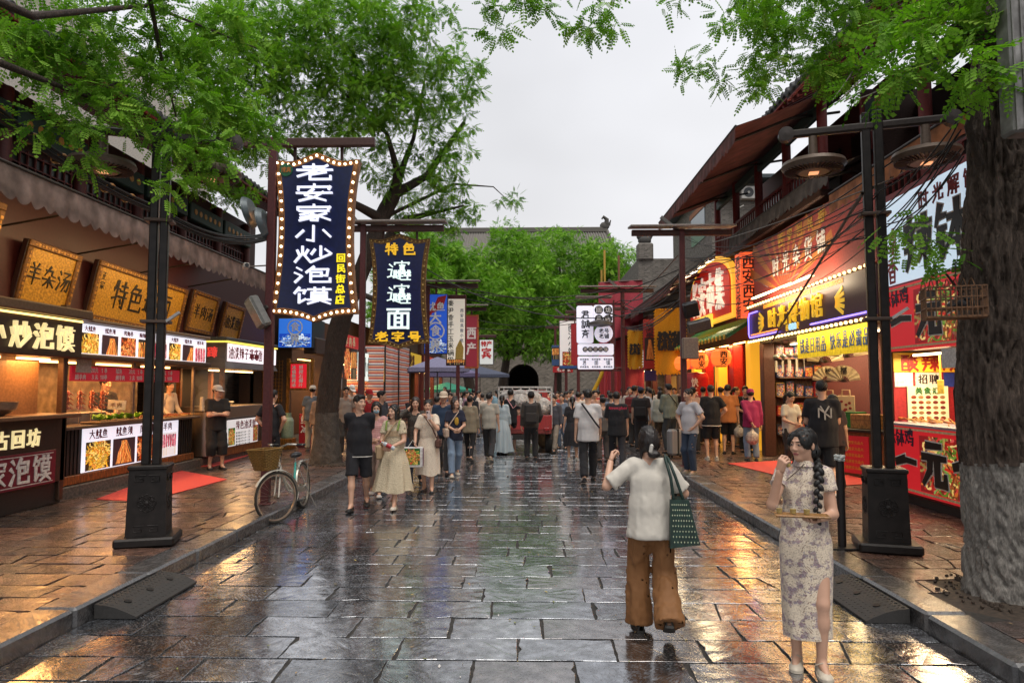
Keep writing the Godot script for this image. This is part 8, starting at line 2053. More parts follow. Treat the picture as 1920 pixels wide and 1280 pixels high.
# ---- people: a distance field of tapered bones, meshed as surface nets
class Field:
	var o: Vector3
	var s: float
	var nx: int
	var ny: int
	var nz: int
	var f := PackedFloat32Array()
	func _init(lo: Vector3,hi: Vector3,cell: float):
		o = lo; s = cell
		nx = int((hi.x - lo.x)/s)+2; ny = int((hi.y - lo.y)/s)+2; nz = int((hi.z - lo.z)/s)+2
		f.resize(nx*ny*nz); f.fill(1.0)
	func blend(i: int,d: float,k: float):
		var a := f[i]
		var h := k - absf(a - d)
		f[i] = minf(a,d) - (h*h/(4.0*k) if h > 0.0 else 0.0)
	func bone(a: Vector3,b: Vector3,ra: float,rb: float,k := 0.03,flat := false,sx := 1.0,sz := 1.0):
		var m := maxf(ra,rb)*maxf(1.0,maxf(sx,sz))+k+s*2.0
		var x0 := maxi(0,int((minf(a.x,b.x) - m - o.x)/s)); var x1 := mini(nx - 1,int((maxf(a.x,b.x)+m - o.x)/s)+1)
		var y0 := maxi(0,int((minf(a.y,b.y) - m - o.y)/s)); var y1 := mini(ny - 1,int((maxf(a.y,b.y)+m - o.y)/s)+1)
		var z0 := maxi(0,int((minf(a.z,b.z) - m - o.z)/s)); var z1 := mini(nz - 1,int((maxf(a.z,b.z)+m - o.z)/s)+1)
		var ba := b - a
		var bb := maxf(ba.dot(ba),1e-9)
		var long := sqrt(bb)
		var dr := rb - ra
		for z in range(z0,z1+1):
			for y in range(y0,y1+1):
				var i := (z*ny+y)*nx+x0
				var p := Vector3(o.x+x0*s,o.y+y*s,o.z+z*s) - a
				for x in range(x0,x1+1):
					var t0 := p.dot(ba)/bb
					var t := clampf(t0,0.0,1.0)
					var q := p - ba*t
					var d := Vector3(q.x/sx,q.y,q.z/sz).length() - (ra+dr*t)
					if flat and t0 > 1.0: d = maxf((p - ba*t0).length() - rb,(t0 - 1.0)*long)
					var c := f[i]
					var h := k - absf(c - d)
					f[i] = minf(c,d) - (h*h/(4.0*k) if h > 0.0 else 0.0)
					i += 1
					p.x += s
	func egg(c: Vector3,r: Vector3,k := 0.02,away := false):
		var m := k+s*2.0
		var x0 := maxi(0,int((c.x - r.x - m - o.x)/s)); var x1 := mini(nx - 1,int((c.x+r.x+m - o.x)/s)+1)
		var y0 := maxi(0,int((c.y - r.y - m - o.y)/s)); var y1 := mini(ny - 1,int((c.y+r.y+m - o.y)/s)+1)
		var z0 := maxi(0,int((c.z - r.z - m - o.z)/s)); var z1 := mini(nz - 1,int((c.z+r.z+m - o.z)/s)+1)
		for z in range(z0,z1+1):
			for y in range(y0,y1+1):
				var i := (z*ny+y)*nx+x0
				for x in range(x0,x1+1):
					var p := Vector3(o.x+x*s,o.y+y*s,o.z+z*s) - c
					var u := p/r
					var k0 := u.length()
					var d := k0*(k0 - 1.0)/maxf((u/r).length(),1e-6)
					if away:
						var h := k - absf(f[i]+d)
						f[i] = maxf(f[i],-d)+(h*h/(4.0*k) if h > 0.0 else 0.0)
					else: blend(i,d,k)
					i += 1
	func below(y: float):     # cut away what lies below y
		for yy in ny:
			var g := y - (o.y+yy*s)
			if g < -s*3.0: continue
			for z in nz:
				var i := (z*ny+yy)*nx
				for x in nx:
					f[i] = maxf(f[i],g); i += 1
	func ruffle(amp: float,fr: Vector3,sd: int):
		var nzs := FastNoiseLite.new(); nzs.seed = sd; nzs.frequency = 1.0; nzs.fractal_octaves = 2
		for i in f.size():
			if absf(f[i]) < amp*2.0+s*2.0:
				var p := Vector3(i % nx,(i/nx) % ny,i/(nx*ny))*s
				f[i] += amp*nzs.get_noise_3d(p.x*fr.x,p.y*fr.y,p.z*fr.z)
	func mesh(mb: MB,tint = null):
		var at := PackedInt32Array(); at.resize(f.size()); at.fill(-1)
		var k0 := mb.v.size()
		var vs := PackedVector3Array()
		var sy := nx
		var sz := nx*ny
		var live := PackedInt32Array()
		var lim := s*1.9
		for z in nz - 1:
			for y in ny - 1:
				var i := (z*ny+y)*nx
				for x in nx - 1:
					var a := f[i]
					if absf(a) < lim:
						var c := [a,f[i+1],f[i+sy],f[i+sy+1],f[i+sz],f[i+sz+1],f[i+sz+sy],f[i+sz+sy+1]]
						var neg := 0
						for q in 8:
							if c[q] < 0.0: neg += 1
						if neg > 0 and neg < 8:
							var sum := Vector3.ZERO
							var n := 0
							for e in EDGES:
								var g: float = c[e[0]]
								var h: float = c[e[1]]
								if (g < 0.0) != (h < 0.0):
									sum += CORN[e[0]].lerp(CORN[e[1]],g/(g - h)); n += 1
							at[i] = vs.size()
							live.append(i)
							vs.append(o+(Vector3(x,y,z)+sum/n)*s)
					i += 1
		var nm := PackedVector3Array(); nm.resize(vs.size())
		var tris := PackedInt32Array()
		for i in live:
			var inside := f[i] < 0.0
			for ax in 3:
				var st: int = [1,sy,sz][ax]
				if (f[i+st] < 0.0) == inside: continue
				var u: int = [sy,sz,1][ax]
				var w: int = [sz,1,sy][ax]
				if i - u - w < 0: continue
				var a := at[i]; var b := at[i - u]; var c := at[i - u - w]; var d := at[i - w]
				if a < 0 or b < 0 or c < 0 or d < 0: continue
				var q := [a,b,c,d] if inside else [a,d,c,b]
				var nn: Vector3 = (vs[q[2]] - vs[q[0]]).cross(vs[q[3]] - vs[q[1]])
				for e in q: nm[e] += nn
				tris.append_array([q[0],q[2],q[1],q[0],q[3],q[2]])
		for i in vs.size():
			if tint != null: mb.col = tint.call(vs[i])
			mb.vert(vs[i],nm[i])
		for i in tris.size(): tris[i] += k0
		mb.ix.append_array(tris)
	const CORN := [Vector3(0,0,0),Vector3(1,0,0),Vector3(0,1,0),Vector3(1,1,0),Vector3(0,0,1),Vector3(1,0,1),Vector3(0,1,1),Vector3(1,1,1)]
	const EDGES := [[0,1],[2,3],[4,5],[6,7],[0,2],[1,3],[4,6],[5,7],[0,4],[1,5],[2,6],[3,7]]
var heads := {}
const SKIN := Color(0.52,0.30,0.20)
func head_mb(cell: float) -> MB:
	var key := "head%.4f" % cell
	if heads.has(key): return heads[key]
	var g := Field.new(Vector3(-0.1,-0.15,-0.12),Vector3(0.1,0.14,0.14),cell)
	g.egg(Vector3(0,0.032,-0.012),Vector3(0.072,0.082,0.092),0.02)
	g.egg(Vector3(0,-0.035,0.022),Vector3(0.06,0.078,0.066),0.03)
	g.egg(Vector3(0,-0.092,0.062),Vector3(0.026,0.02,0.022),0.025)
	for s in [-1.0,1.0]:
		g.egg(Vector3(s*0.035,-0.022,0.062),Vector3(0.024,0.024,0.02),0.02)
		g.egg(Vector3(s*0.031,0.012,0.099),Vector3(0.019,0.011,0.016),0.012,true)
		g.bone(Vector3(s*0.012,0.03,0.082),Vector3(s*0.048,0.028,0.07),0.008,0.006,0.012)
		g.egg(Vector3(s*0.0745,-0.005,-0.008),Vector3(0.009,0.03,0.017),0.008)
		g.egg(Vector3(s*0.011,-0.026,0.092),Vector3(0.009,0.007,0.01),0.006)
		g.egg(Vector3(s*0.031,0.009,0.077),Vector3(0.013,0.012,0.009),0.004)
	g.bone(Vector3(0,0.012,0.086),Vector3(0,-0.021,0.101),0.007,0.011,0.012)
	g.bone(Vector3(-0.016,-0.053,0.082),Vector3(0.016,-0.053,0.082),0.006,0.006,0.008)
	g.bone(Vector3(-0.012,-0.062,0.08),Vector3(0.012,-0.062,0.08),0.006,0.006,0.006)
	g.bone(Vector3(0,-0.06,-0.01),Vector3(0,-0.16,-0.02),0.05,0.05,0.03)
	var mb := MB.new()
	g.mesh(mb,func(p: Vector3):
		var c := SKIN
		if p.z > 0.05:
			var ax := absf(p.x)
			var e := Vector2((ax - 0.031)/0.0145,(p.y - 0.008)/0.0062).length()
			if e < 1.0: c = Color(0.02,0.015,0.012) if absf(ax - 0.030) < 0.0062 or e > 0.8 else Color(0.55,0.5,0.46)
			elif Vector2((ax - 0.031)/0.019,(p.y - 0.031+6.0*pow(ax - 0.031,2))/0.0042).length() < 1.0: c = Color(0.035,0.024,0.02)
			elif Vector2(p.x/0.023,(p.y+0.0575)/0.0095).length() < 1.0: c = Color(0.42,0.13,0.12) if absf(p.y+0.0575) > 0.0014 else Color(0.2,0.06,0.06)
		return c)
	heads[key] = mb
	return mb
func hand_mb(curl: float,cell: float) -> MB:    # a left hand: fingers along +z, palm down (-y), thumb towards -x
	var key := "hand%.2f%.3f" % [curl,cell]
	if heads.has(key): return heads[key]
	var g := Field.new(Vector3(-0.085,-0.11,-0.03),Vector3(0.07,0.05,0.21),cell)
	g.bone(Vector3(-0.02,0,0.02),Vector3(-0.026,0,0.085),0.016,0.013,0.012)
	g.bone(Vector3(0.018,0,0.02),Vector3(0.026,0,0.08),0.016,0.012,0.012)
	g.bone(Vector3(0,0,-0.02),Vector3(0,0,0.085),0.021,0.013,0.014)
	for k in 4:
		var x := -0.03+k*0.02
		var l: float = [0.072,0.08,0.074,0.058][k]
		var base := Vector3(x,0.002,0.086 - 0.004*absf(k - 1.3))
		var a1 := curl*(0.8+0.08*k)
		var p1 := base+Vector3((x)*0.12,-sin(a1)*l*0.5,cos(a1)*l*0.5)
		var a2 := a1+curl*1.1
		var p2 := p1+Vector3(0,-sin(a2),cos(a2))*l*0.3
		var a3 := a2+curl*0.8
		var p3 := p2+Vector3(0,-sin(a3),cos(a3))*l*0.24
		g.bone(base,p1,0.0092,0.0085,0.004); g.bone(p1,p2,0.0085,0.0078,0.003); g.bone(p2,p3,0.0078,0.0065,0.003)
	var t1 := Vector3(-0.048,-0.012 - curl*0.012,0.055)
	var t2 := t1+Vector3(-0.012+curl*0.014,-0.006 - curl*0.01,0.034)
	g.bone(Vector3(-0.02,-0.004,0.015),t1,0.015,0.0105,0.01); g.bone(t1,t2,0.0102,0.0078,0.003)
	var mb := MB.new()
	g.mesh(mb,func(_p): return SKIN)
	heads[key] = mb
	return mb
func hair_mb(kind: String,cell: float) -> MB:
	var key := "hair"+kind+"%.4f" % cell
	if heads.has(key): return heads[key]
	var g := Field.new(Vector3(-0.17,-0.36,-0.22),Vector3(0.17,0.16,0.14),cell)
	g.egg(Vector3(0,0.037,-0.018),Vector3(0.081,0.09,0.098),0.02)
	match kind:
		"short":
			g.egg(Vector3(0,0.09,0.045),Vector3(0.06,0.03,0.045),0.02)
		"crop": pass
		"bob":
			g.bone(Vector3(0,0.0,-0.05),Vector3(0,-0.12,-0.045),0.078,0.075,0.03,true,1.05,0.75)
			for s in [-1.0,1.0]: g.bone(Vector3(s*0.07,0.02,0.02),Vector3(s*0.072,-0.13,0.03),0.024,0.022,0.03,true)
		"long":
			g.bone(Vector3(0,0.0,-0.06),Vector3(0,-0.3,-0.075),0.075,0.08,0.03,true,1.1,0.5)
			for s in [-1.0,1.0]: g.bone(Vector3(s*0.068,0.02,0.01),Vector3(s*0.08,-0.22,0.02),0.022,0.024,0.03,true)
		"tail","cap_tail":
			g.bone(Vector3(0,0.03,-0.11),Vector3(0,-0.06,-0.15),0.026,0.032,0.02)
			g.bone(Vector3(0,-0.06,-0.15),Vector3(0,-0.24,-0.12),0.032,0.012,0.02)
		"bun":
			g.egg(Vector3(0,0.06,-0.125),Vector3(0.045,0.045,0.04),0.015)
		"low_knot":
			g.egg(Vector3(-0.005,-0.02,-0.03),Vector3(0.088,0.09,0.095),0.04)
			g.egg(Vector3(-0.02,-0.115,-0.105),Vector3(0.055,0.032,0.04),0.02)
			g.bone(Vector3(0.06,-0.02,-0.02),Vector3(0.072,-0.15,-0.03),0.03,0.008,0.02)
		"plait":
			for s in [-1.0,1.0]: g.egg(Vector3(s*0.052,0.03,0.03),Vector3(0.034,0.06,0.06),0.02)
			g.egg(Vector3(0.03,-0.055,-0.055),Vector3(0.06,0.05,0.055),0.03)
	# the face stays free
	g.egg(Vector3(0,-0.042,0.105),Vector3(0.064 if kind != "bob" else 0.054,0.098,0.082),0.012,true)
	if kind in ["short","crop","bun","tail","cap_tail"]:
		for s in [-1.0,1.0]: g.egg(Vector3(s*0.085,-0.045,0.02),Vector3(0.035,0.06,0.055),0.01,true)
		g.egg(Vector3(0,-0.14,-0.03),Vector3(0.13,0.085,0.09),0.015,true) if kind in ["short","crop"] else g.egg(Vector3(0,-0.16,0.0),Vector3(0.12,0.1,0.08),0.015,true)
	g.ruffle(0.008,Vector3(55,12,55),3)
	var mb := MB.new()
	g.mesh(mb)
	heads[key] = mb
	return mb
func cap_mb() -> MB:
	if heads.has("cap"): return heads.cap
	var mb := MB.new()
	mb.lathe([Vector2(0.092,0.035),Vector2(0.093,0.07),Vector2(0.08,0.11),Vector2(0.05,0.135),Vector2(0.0,0.142)],20,Vector3(0,0,-0.01),Basis(),0.95,1.12)
	var rows := []
	for i in 4:
		var row := []
		for j in 11:
			var a := lerpf(0.35,PI - 0.35,j/10.0)
			var r := 0.095+0.075*i/3.0*sin(a)
			row.append(Vector3(cos(a)*(0.088+0.004*i),0.04 - 0.012*i*sin(a),sin(a)*r - 0.005))
		rows.append(row)
	mb.sheet(rows)
	heads["cap"] = mb
	return mb
func shoe_mb(kind: String) -> MB:
	if heads.has("shoe"+kind): return heads["shoe"+kind]
	var mb := MB.new()
	var rows := []
	var prof := [[-0.075,0.018,0.06],[-0.07,0.03,0.085],[-0.04,0.036,0.095],[0.0,0.036,0.085],[0.05,0.042,0.065],[0.1,0.046,0.05],[0.14,0.042,0.042],[0.165,0.028,0.034],[0.175,0.008,0.02]]
	for p in prof:
		var row := []
		var low: float = 0.75 if kind == "low" and p[0] < 0.06 else 1.0
		for j in 13:
			var a := PI*j/12
			row.append(Vector3(cos(a)*p[1],0.012+sin(a)*(p[2] - 0.012)*low,p[0]))
		rows.append(row)
	mb.sheet(rows)
	var base := PackedVector2Array()
	for p in prof: base.append(Vector2(p[1]*1.08,p[0]))
	for i in range(prof.size() - 1,-1,-1): base.append(Vector2(-prof[i][1]*1.08,prof[i][0]))
	mb.prism(base,-0.02,0.0,Transform3D(Basis(Vector3(1,0,0),Vector3(0,0,1),Vector3(0,-1,0)),Vector3.ZERO))
	heads["shoe"+kind] = mb
	return mb
const ARM := {"hang": [Vector3(0.142,0.475,0.03),Vector3(0.2,0,-1)],"swing": [Vector3(0.135,0.49,0.11),Vector3(0.2,0,-1)],"swing_back": [Vector3(0.14,0.49,-0.09),Vector3(0.2,0,-1)],"hips": [Vector3(0.098,0.555,0.05),Vector3(1,0,-0.4)],
	"fold": [Vector3(-0.03,0.665,0.125),Vector3(0.7,-1,0.0)],"phone": [Vector3(0.03,0.80,0.17),Vector3(0.6,-1,0.1)],"hold": [Vector3(0.03,0.6,0.16),Vector3(0.6,-0.3,-0.5)],"back": [Vector3(0.02,0.53,-0.12),Vector3(1,0,-0.6)],"call": [Vector3(0.085,0.855,0.06),Vector3(0.7,-0.6,0.6)],
	"carry": [Vector3(0.12,0.55,0.14),Vector3(0.5,0,-1)],"eat": [Vector3(0.03,0.83,0.13),Vector3(0.6,-1,0.2)],"tray": [Vector3(0.02,0.63,0.17),Vector3(0.9,-0.3,-0.5)]}
const LEGS := {"stand": [Vector3(0.06,0.045,0.0),Vector3(-0.06,0.045,0.01)],"rest": [Vector3(0.07,0.045,0.04),Vector3(-0.055,0.045,-0.02)],"walk": [Vector3(0.05,0.05,0.13),Vector3(-0.05,0.075,-0.16)],"walk2": [Vector3(0.05,0.075,-0.16),Vector3(-0.05,0.05,0.12)],"step": [Vector3(0.05,0.045,0.05),Vector3(-0.06,0.10,-0.12)]}
func bend(a: Vector3,target: Vector3,l1: float,l2: float,pole: Vector3) -> Array:
	var d := target - a
	var l := minf(d.length(),(l1+l2)*0.995)
	d = d.normalized()
	var w := a+d*l
	var x := (l1*l1 - l2*l2+l*l)/(2.0*l)
	var h := sqrt(maxf(l1*l1 - x*x,0.0))
	var p := (pole - d*pole.dot(d)).normalized()
	return [a+d*x+p*h,w]
# c: at (feet), turn, h, fem, legs, la, ra (keys of ARM or [wrist, pole]), look [yaw, pitch], top, sleeve, hem, tm, bottom, bm, hair, hm, shoe, cell, lean, tan
func person(label: String,c: Dictionary) -> Node3D:
	var at: Vector3 = c.at
	var h: float = c.get("h",1.7)
	var fem: bool = c.get("fem",false)
	var cell: float = c.get("cell",0.02)
	var t := thing("person",label,"person",at,Basis(Vector3.UP,c.get("turn",0.0)).scaled(Vector3.ONE*(h/1.7)),c.get("group",""))
	var u := 1.7
	var shw := (0.083 if fem else 0.103)*u
	var hipw := 0.052*u
	var lean: float = c.get("lean",0.02)
	var neck := Vector3(0,0.835*u,lean*u)
	var sh_y := 0.808*u
	var J := {}
	var legs: Array = LEGS[c.get("legs","stand")] if c.get("legs","stand") is String else c.legs
	for s in [1,-1]:
		var S := Vector3(s*shw,sh_y,lean*u*0.8)
		var spec = c.get("la" if s > 0 else "ra","hang")
		var a: Array = ARM[spec] if spec is String else spec
		var e := bend(S,a[0]*Vector3(s,1,1)*u,0.165*u,0.148*u,a[1]*Vector3(s,1,1))
		var Hp := Vector3(s*hipw,0.515*u,0)
		var k := bend(Hp,legs[0 if s > 0 else 1]*u,0.238*u,0.242*u,Vector3(s*0.08,0,1))
		J[s] = {"S": S,"E": e[0],"W": e[1],"H": Hp,"K": k[0],"A": k[1]}
	var shared := "%s|%s|%s|%s|%s|%s|%.3f" % [fem,c.get("legs","stand"),c.get("la","hang"),c.get("ra","hang"),c.get("top","tee"),c.get("bottom","trousers"),cell]+"|%.2f|%.2f" % [c.get("hem",0.47),lean]
	var cut: float = 0.0
	var skin := mat("skin",Color.WHITE,0.5,0.0,{"vc": true})
	var lo := Vector3(-0.48,-0.02,-0.45)
	var hi := Vector3(0.48,1.5,0.45)
	var mid := lean*u*0.5
	# body
	var bmesh
	if heads.has("B"+shared): bmesh = heads["B"+shared]
	else:
		var g := Field.new(lo,hi,cell)
		g.bone(J[1].S*Vector3(0.8,1,1),J[-1].S*Vector3(0.8,1,1),0.055,0.055,0.04)
		var wst := 0.084 if fem else 0.096
		g.bone(Vector3(0,0.735*u,mid),Vector3(0,0.63*u,mid*0.5),0.1,wst,0.05,false,1.45)
		g.bone(Vector3(0,0.63*u,mid*0.5),Vector3(0,0.535*u,0),wst,0.106,0.05,false,1.45)
		g.bone(Vector3(0,0.8*u,lean*u*0.8),neck+Vector3(0,0.05,0.01),0.055,0.05,0.03)
		for s in [1,-1]:
			var j: Dictionary = J[s]
			g.bone(j.S,j.E,0.048 if fem else 0.055,0.036 if fem else 0.042,0.025); g.bone(j.E,j.W,0.04 if not fem else 0.035,0.027,0.02)
			g.bone(j.H,j.K,0.078 if fem else 0.084,0.05 if fem else 0.055,0.03); g.bone(j.K,j.K.lerp(j.A,0.35),0.047,0.05 if fem else 0.054,0.02); g.bone(j.K.lerp(j.A,0.3),j.A,0.048,0.032,0.02)
			g.bone(j.A,j.A+Vector3(s*0.02,-0.045,0.1),0.034,0.024,0.02)
		var bmb := MB.new()
		g.mesh(bmb,func(_p): return SKIN)
		bmesh = bmb
		heads["B"+shared] = bmb
	var look: Array = c.get("look",[0.0,0.0])
	var hb := Basis(Vector3.UP,look[0])*Basis(Vector3.RIGHT,look[1])
	var hx := Transform3D(hb,Vector3(0,0.93*u,lean*u+0.02)+Vector3(0,0,0.0))
	var whole := MB.new()
	whole.add(bmesh)
	var fine: bool = cell < 0.022
	whole.add(head_mb(0.0036 if fine else 0.008),hx)
	for s in [1,-1]:
		var j: Dictionary = J[s]
		var d: Vector3 = (j.W - j.E).normalized()
		if c.has("ld" if s > 0 else "rd"): d = c["ld" if s > 0 else "rd"]
		var palm: Vector3 = c.get("lp" if s > 0 else "rp",Vector3(-s,0,0.2))   # where the palm faces
		var y := (palm*-1.0 - d*(palm*-1.0).dot(d)).normalized()
		var hm := hand_mb(c.get("lc" if s > 0 else "rc",0.45),0.0042 if fine else 0.009)
		var x := y.cross(d)*(1.0 if s > 0 else -1.0)
		whole.add(hm,Transform3D(Basis(x,y,d),j.W))
	part(t,"body",whole,skin)
	# clothes
	var top: String = c.get("top","tee")
	var bottom: String = c.get("bottom","trousers")
	var hem: float = c.get("hem",0.47)
	var full: float = c.get("full",0.016)*0.6
	if top != "none":
		var tk := "T"+shared+"%.3f" % full
		if not heads.has(tk):
			var g := Field.new(lo+Vector3(0,hem*u - 0.1,0),hi,cell)
			g.bone(J[1].S*Vector3(0.85,1,1),J[-1].S*Vector3(0.85,1,1),0.052+full*0.5,0.052+full*0.5,0.04)
			g.bone(Vector3(0,0.735*u,mid),Vector3(0,0.62*u,mid*0.5),0.102+full*0.8,(0.092 if fem else 0.103)+full*1.1,0.05,false,1.42)
			g.bone(Vector3(0,0.62*u,mid*0.5),Vector3(0,minf(0.53,hem+0.02)*u,0),(0.092 if fem else 0.103)+full*1.1,0.113+full*1.2,0.05,false,1.42)
			for s in [1,-1]:
				var j: Dictionary = J[s]
				if top == "long":
					g.bone(j.S,j.E,0.058+full*0.4,0.05+full*0.4,0.03); g.bone(j.E,j.E.lerp(j.W,0.97),0.05+full*0.4,0.04+full*0.3,0.03,true)
				elif top == "tee": g.bone(j.S,j.S.lerp(j.E,c.get("sleeve",0.72)),0.054+full*0.4,0.056+full*0.9,0.03,true)
				elif top == "vest": pass
			if c.get("high",false): g.bone(Vector3(0,0.79*u,lean*u*0.8),neck+Vector3(0,-0.005,0.0),0.085,0.062,0.04)
			g.below(hem*u)
			g.ruffle(0.011,Vector3(11,2.0,11),4); g.ruffle(0.0035,Vector3(20,14,20),5)
			var mb := MB.new()
			g.mesh(mb)
			heads[tk] = mb.mesh()
		part(t,"shirt" if c.get("skirt",0.0) == 0.0 else "bodice",heads[tk],c.tm)
	if bottom in ["trousers","shorts","capri","wide","leggings"]:
		var bk := "L"+shared
		if not heads.has(bk):
			var g := Field.new(lo,Vector3(hi.x,0.66*u,hi.z),cell)
			g.bone(Vector3(0,0.555*u,0),Vector3(0,0.5*u,0),0.08,0.1,0.04,false,1.4)
			for s in [1,-1]:
				var j: Dictionary = J[s]
				match bottom:
					"trousers":
						g.bone(j.H,j.K,0.092,0.076,0.03); g.bone(j.K,j.K.lerp(j.A,0.98),0.076,0.07,0.03,true)
					"leggings":
						g.bone(j.H,j.K,0.094,0.064,0.03); g.bone(j.K,j.K.lerp(j.A,0.97),0.062,0.043,0.03,true)
					"wide":
						g.bone(j.H,j.K,0.08,0.094,0.025); g.bone(j.K,j.K.lerp(j.A,1.04),0.094,0.116,0.025,true)
					"shorts": g.bone(j.H,j.H.lerp(j.K,0.97),0.1,0.092,0.015,true)
					"capri":
						g.bone(j.H,j.K,0.108,0.1,0.03); g.bone(j.K,j.K.lerp(j.A,0.45),0.098,0.095,0.03,true)
			g.ruffle(0.014 if bottom != "wide" else 0.02,Vector3(12,3.5,12),6); g.ruffle(0.005,Vector3(14,16,14),7)
			var mb := MB.new()
			g.mesh(mb)
			heads[bk] = mb.mesh()
		part(t,"trousers" if bottom != "shorts" else "shorts",heads[bk],c.bm)
	if c.get("skirt",0.0) > 0.0:      # a loose skirt from the waist down to skirt * height
		var rows := []
		var low: float = c.skirt
		var flare: float = c.get("flare",0.1)
		var folds: float = c.get("folds",0.02)
		for i in 21:
			var f := i/20.0
			var y := lerpf(0.6,low,f)*u
			var row := []
			for k in 73:
				var a := TAU*(k % 72)/72
				var r := 0.1+0.05*minf(f*3.0,1.0)+flare*f
				var rip := folds*f*(sin(a*9.0+sin(f*3.0))+0.5*sin(a*17.0+1.3)+0.3*sin(a*5.0+f*4.0))
				var off := 0.0
				if i == 20: off = 0.02*sin(a*4.0)
				row.append(Vector3(cos(a)*(r+0.045)+cos(a)*rip,y+off,sin(a)*(r+0.01)+sin(a)*rip+legs[0].z*0.3*f))
			rows.append(row)
		rows.reverse()
		for rw in rows: rw.reverse()
		part(t,"skirt",MB.new().sheet(rows),c.get("sm",c.tm))
	# hair, hat, shoes
	var hair: String = c.get("hair","short")
	var hmb := MB.new()
	hmb.add(hair_mb(hair,0.007 if fine else 0.011),hx)
	part(t,"hair",hmb,c.get("hm",mat("hair",hx_c("1a1513"),0.55,0.0,{"tex": "wool","sc": Vector3(14,3,14),"world": false})))
	if c.has("cap"):
		var cmb := MB.new()
		cmb.add(cap_mb(),hx)
		part(t,"cap",cmb,cloth(c.cap))
	var sm: Material = plain(c.get("shoe","222222"),0.6)
	for s in [1,-1]:
		var j: Dictionary = J[s]
		var lift: float = j.A.y - 0.045*u
		var sh := MB.new()
		var pitch := clampf(lift*5.0,0.0,0.7) if j.A.z < 0 else -clampf(lift*4.0,0.0,0.3)
		sh.add(shoe_mb(c.get("shoes","low")),Transform3D(Basis(Vector3.UP,s*0.12)*Basis(Vector3.RIGHT,pitch),Vector3(j.A.x,lift*0.92+(0.035 if pitch > 0.3 else 0.0),j.A.z - 0.01)))
		part(t,"shoe",sh,sm)
	t.set_meta("joints",0)
	t.remove_meta("joints")
	bodies[t] = [J,hx]
	return t
var bodies := {}
func hx_c(s: String) -> Color: return Color.html(s)
func joint(t: Node3D,s: int,which: String) -> Vector3: return t.transform*bodies[t][0][s][which]
func feet(px: float,py: float) -> Vector3:
	var p := on_y(px,py,0.0)
	if p.x > 3.0 or p.x < -3.5: p = on_y(px,py,WALK)
	return p
func stand_at(px: float,d: float) -> Vector3:   # feet hidden: the place comes from the depth
	var p := on_d(px,740,d)
	return V(p.x,WALK if p.x > 3.0 or p.x < -3.5 else 0.0,p.z)
func backpack(label: String,p: Node3D,hex: String,big := 1.0):
	var t := thing("backpack",label,"backpack",p.position,p.basis)
	var m := cloth(hex)
	part(t,"pack",MB.new().cbox(V(0,1.16,-0.235),V(0.3*big,0.44*big,0.16),0.05),m)
	part(t,"pocket",MB.new().cbox(V(0,1.07,-0.325),V(0.24*big,0.2*big,0.05),0.02),m)
	for s in [-1,1]: part(t,"strap",MB.new().tube([V(s*0.1,1.34,-0.16),V(s*0.11,1.46,-0.02),V(s*0.12,1.36,0.15),V(s*0.15,1.1,0.08),V(s*0.13,1.0,-0.15)],0.018,6),m)
func side_bag(label: String,p: Node3D,hex: String,side: int,y := 0.92,w := 0.26,h := 0.2,strap := true):
	var t := thing("shoulder_bag",label,"bag",p.position,p.basis)
	part(t,"bag",MB.new().cbox(V(side*0.2,y,0.1),V(0.1,h,w),0.03),cloth(hex))
	part(t,"flap",MB.new().cbox(V(side*0.25,y+h*0.22,0.1),V(0.02,h*0.5,w*0.96),0.008),cloth(hex))
	if strap: part(t,"strap",MB.new().tube([V(side*0.2,y+h*0.4,0.02),V(side*0.09,1.2,-0.15),V(-side*0.09,1.46,-0.06),V(-side*0.06,1.4,0.13),V(side*0.1,1.18,0.165),V(side*0.2,y+h*0.4,0.18)],0.012,6),cloth(hex))
func carrier_bag(label: String,at: Vector3,hex: String,size := 0.3):
	var t := thing("carrier_bag",label,"bag",at - V(0,size*1.1,0))
	var g := Field.new(V(-0.25,-0.02,-0.2),V(0.25,0.4,0.2),0.02)
	g.egg(V(0,size*0.42,0),V(size*0.42,size*0.45,size*0.3),0.03)
	g.bone(V(0,size*0.7,0),V(0,size*1.02,0),0.05,0.012,0.05)
	g.ruffle(0.02,V(14,10,14),9)
	var mb := MB.new(); g.mesh(mb)
	part(t,"bag",mb,mat("film_"+hex,hx(hex),0.3,0.0,{"tex": "blotch","sc": 4.0,"back": Color(0.4,0.38,0.38)}))
	part(t,"handle",MB.new().tube([V(-0.03,size*0.95,0),V(0,size*1.12,0),V(0.03,size*0.95,0)],0.006,5),mat("film_"+hex))
func build_people():
	hero_back(); hero_dress(); left_walkers(); right_walkers(); stall_keepers(); far_crowd()
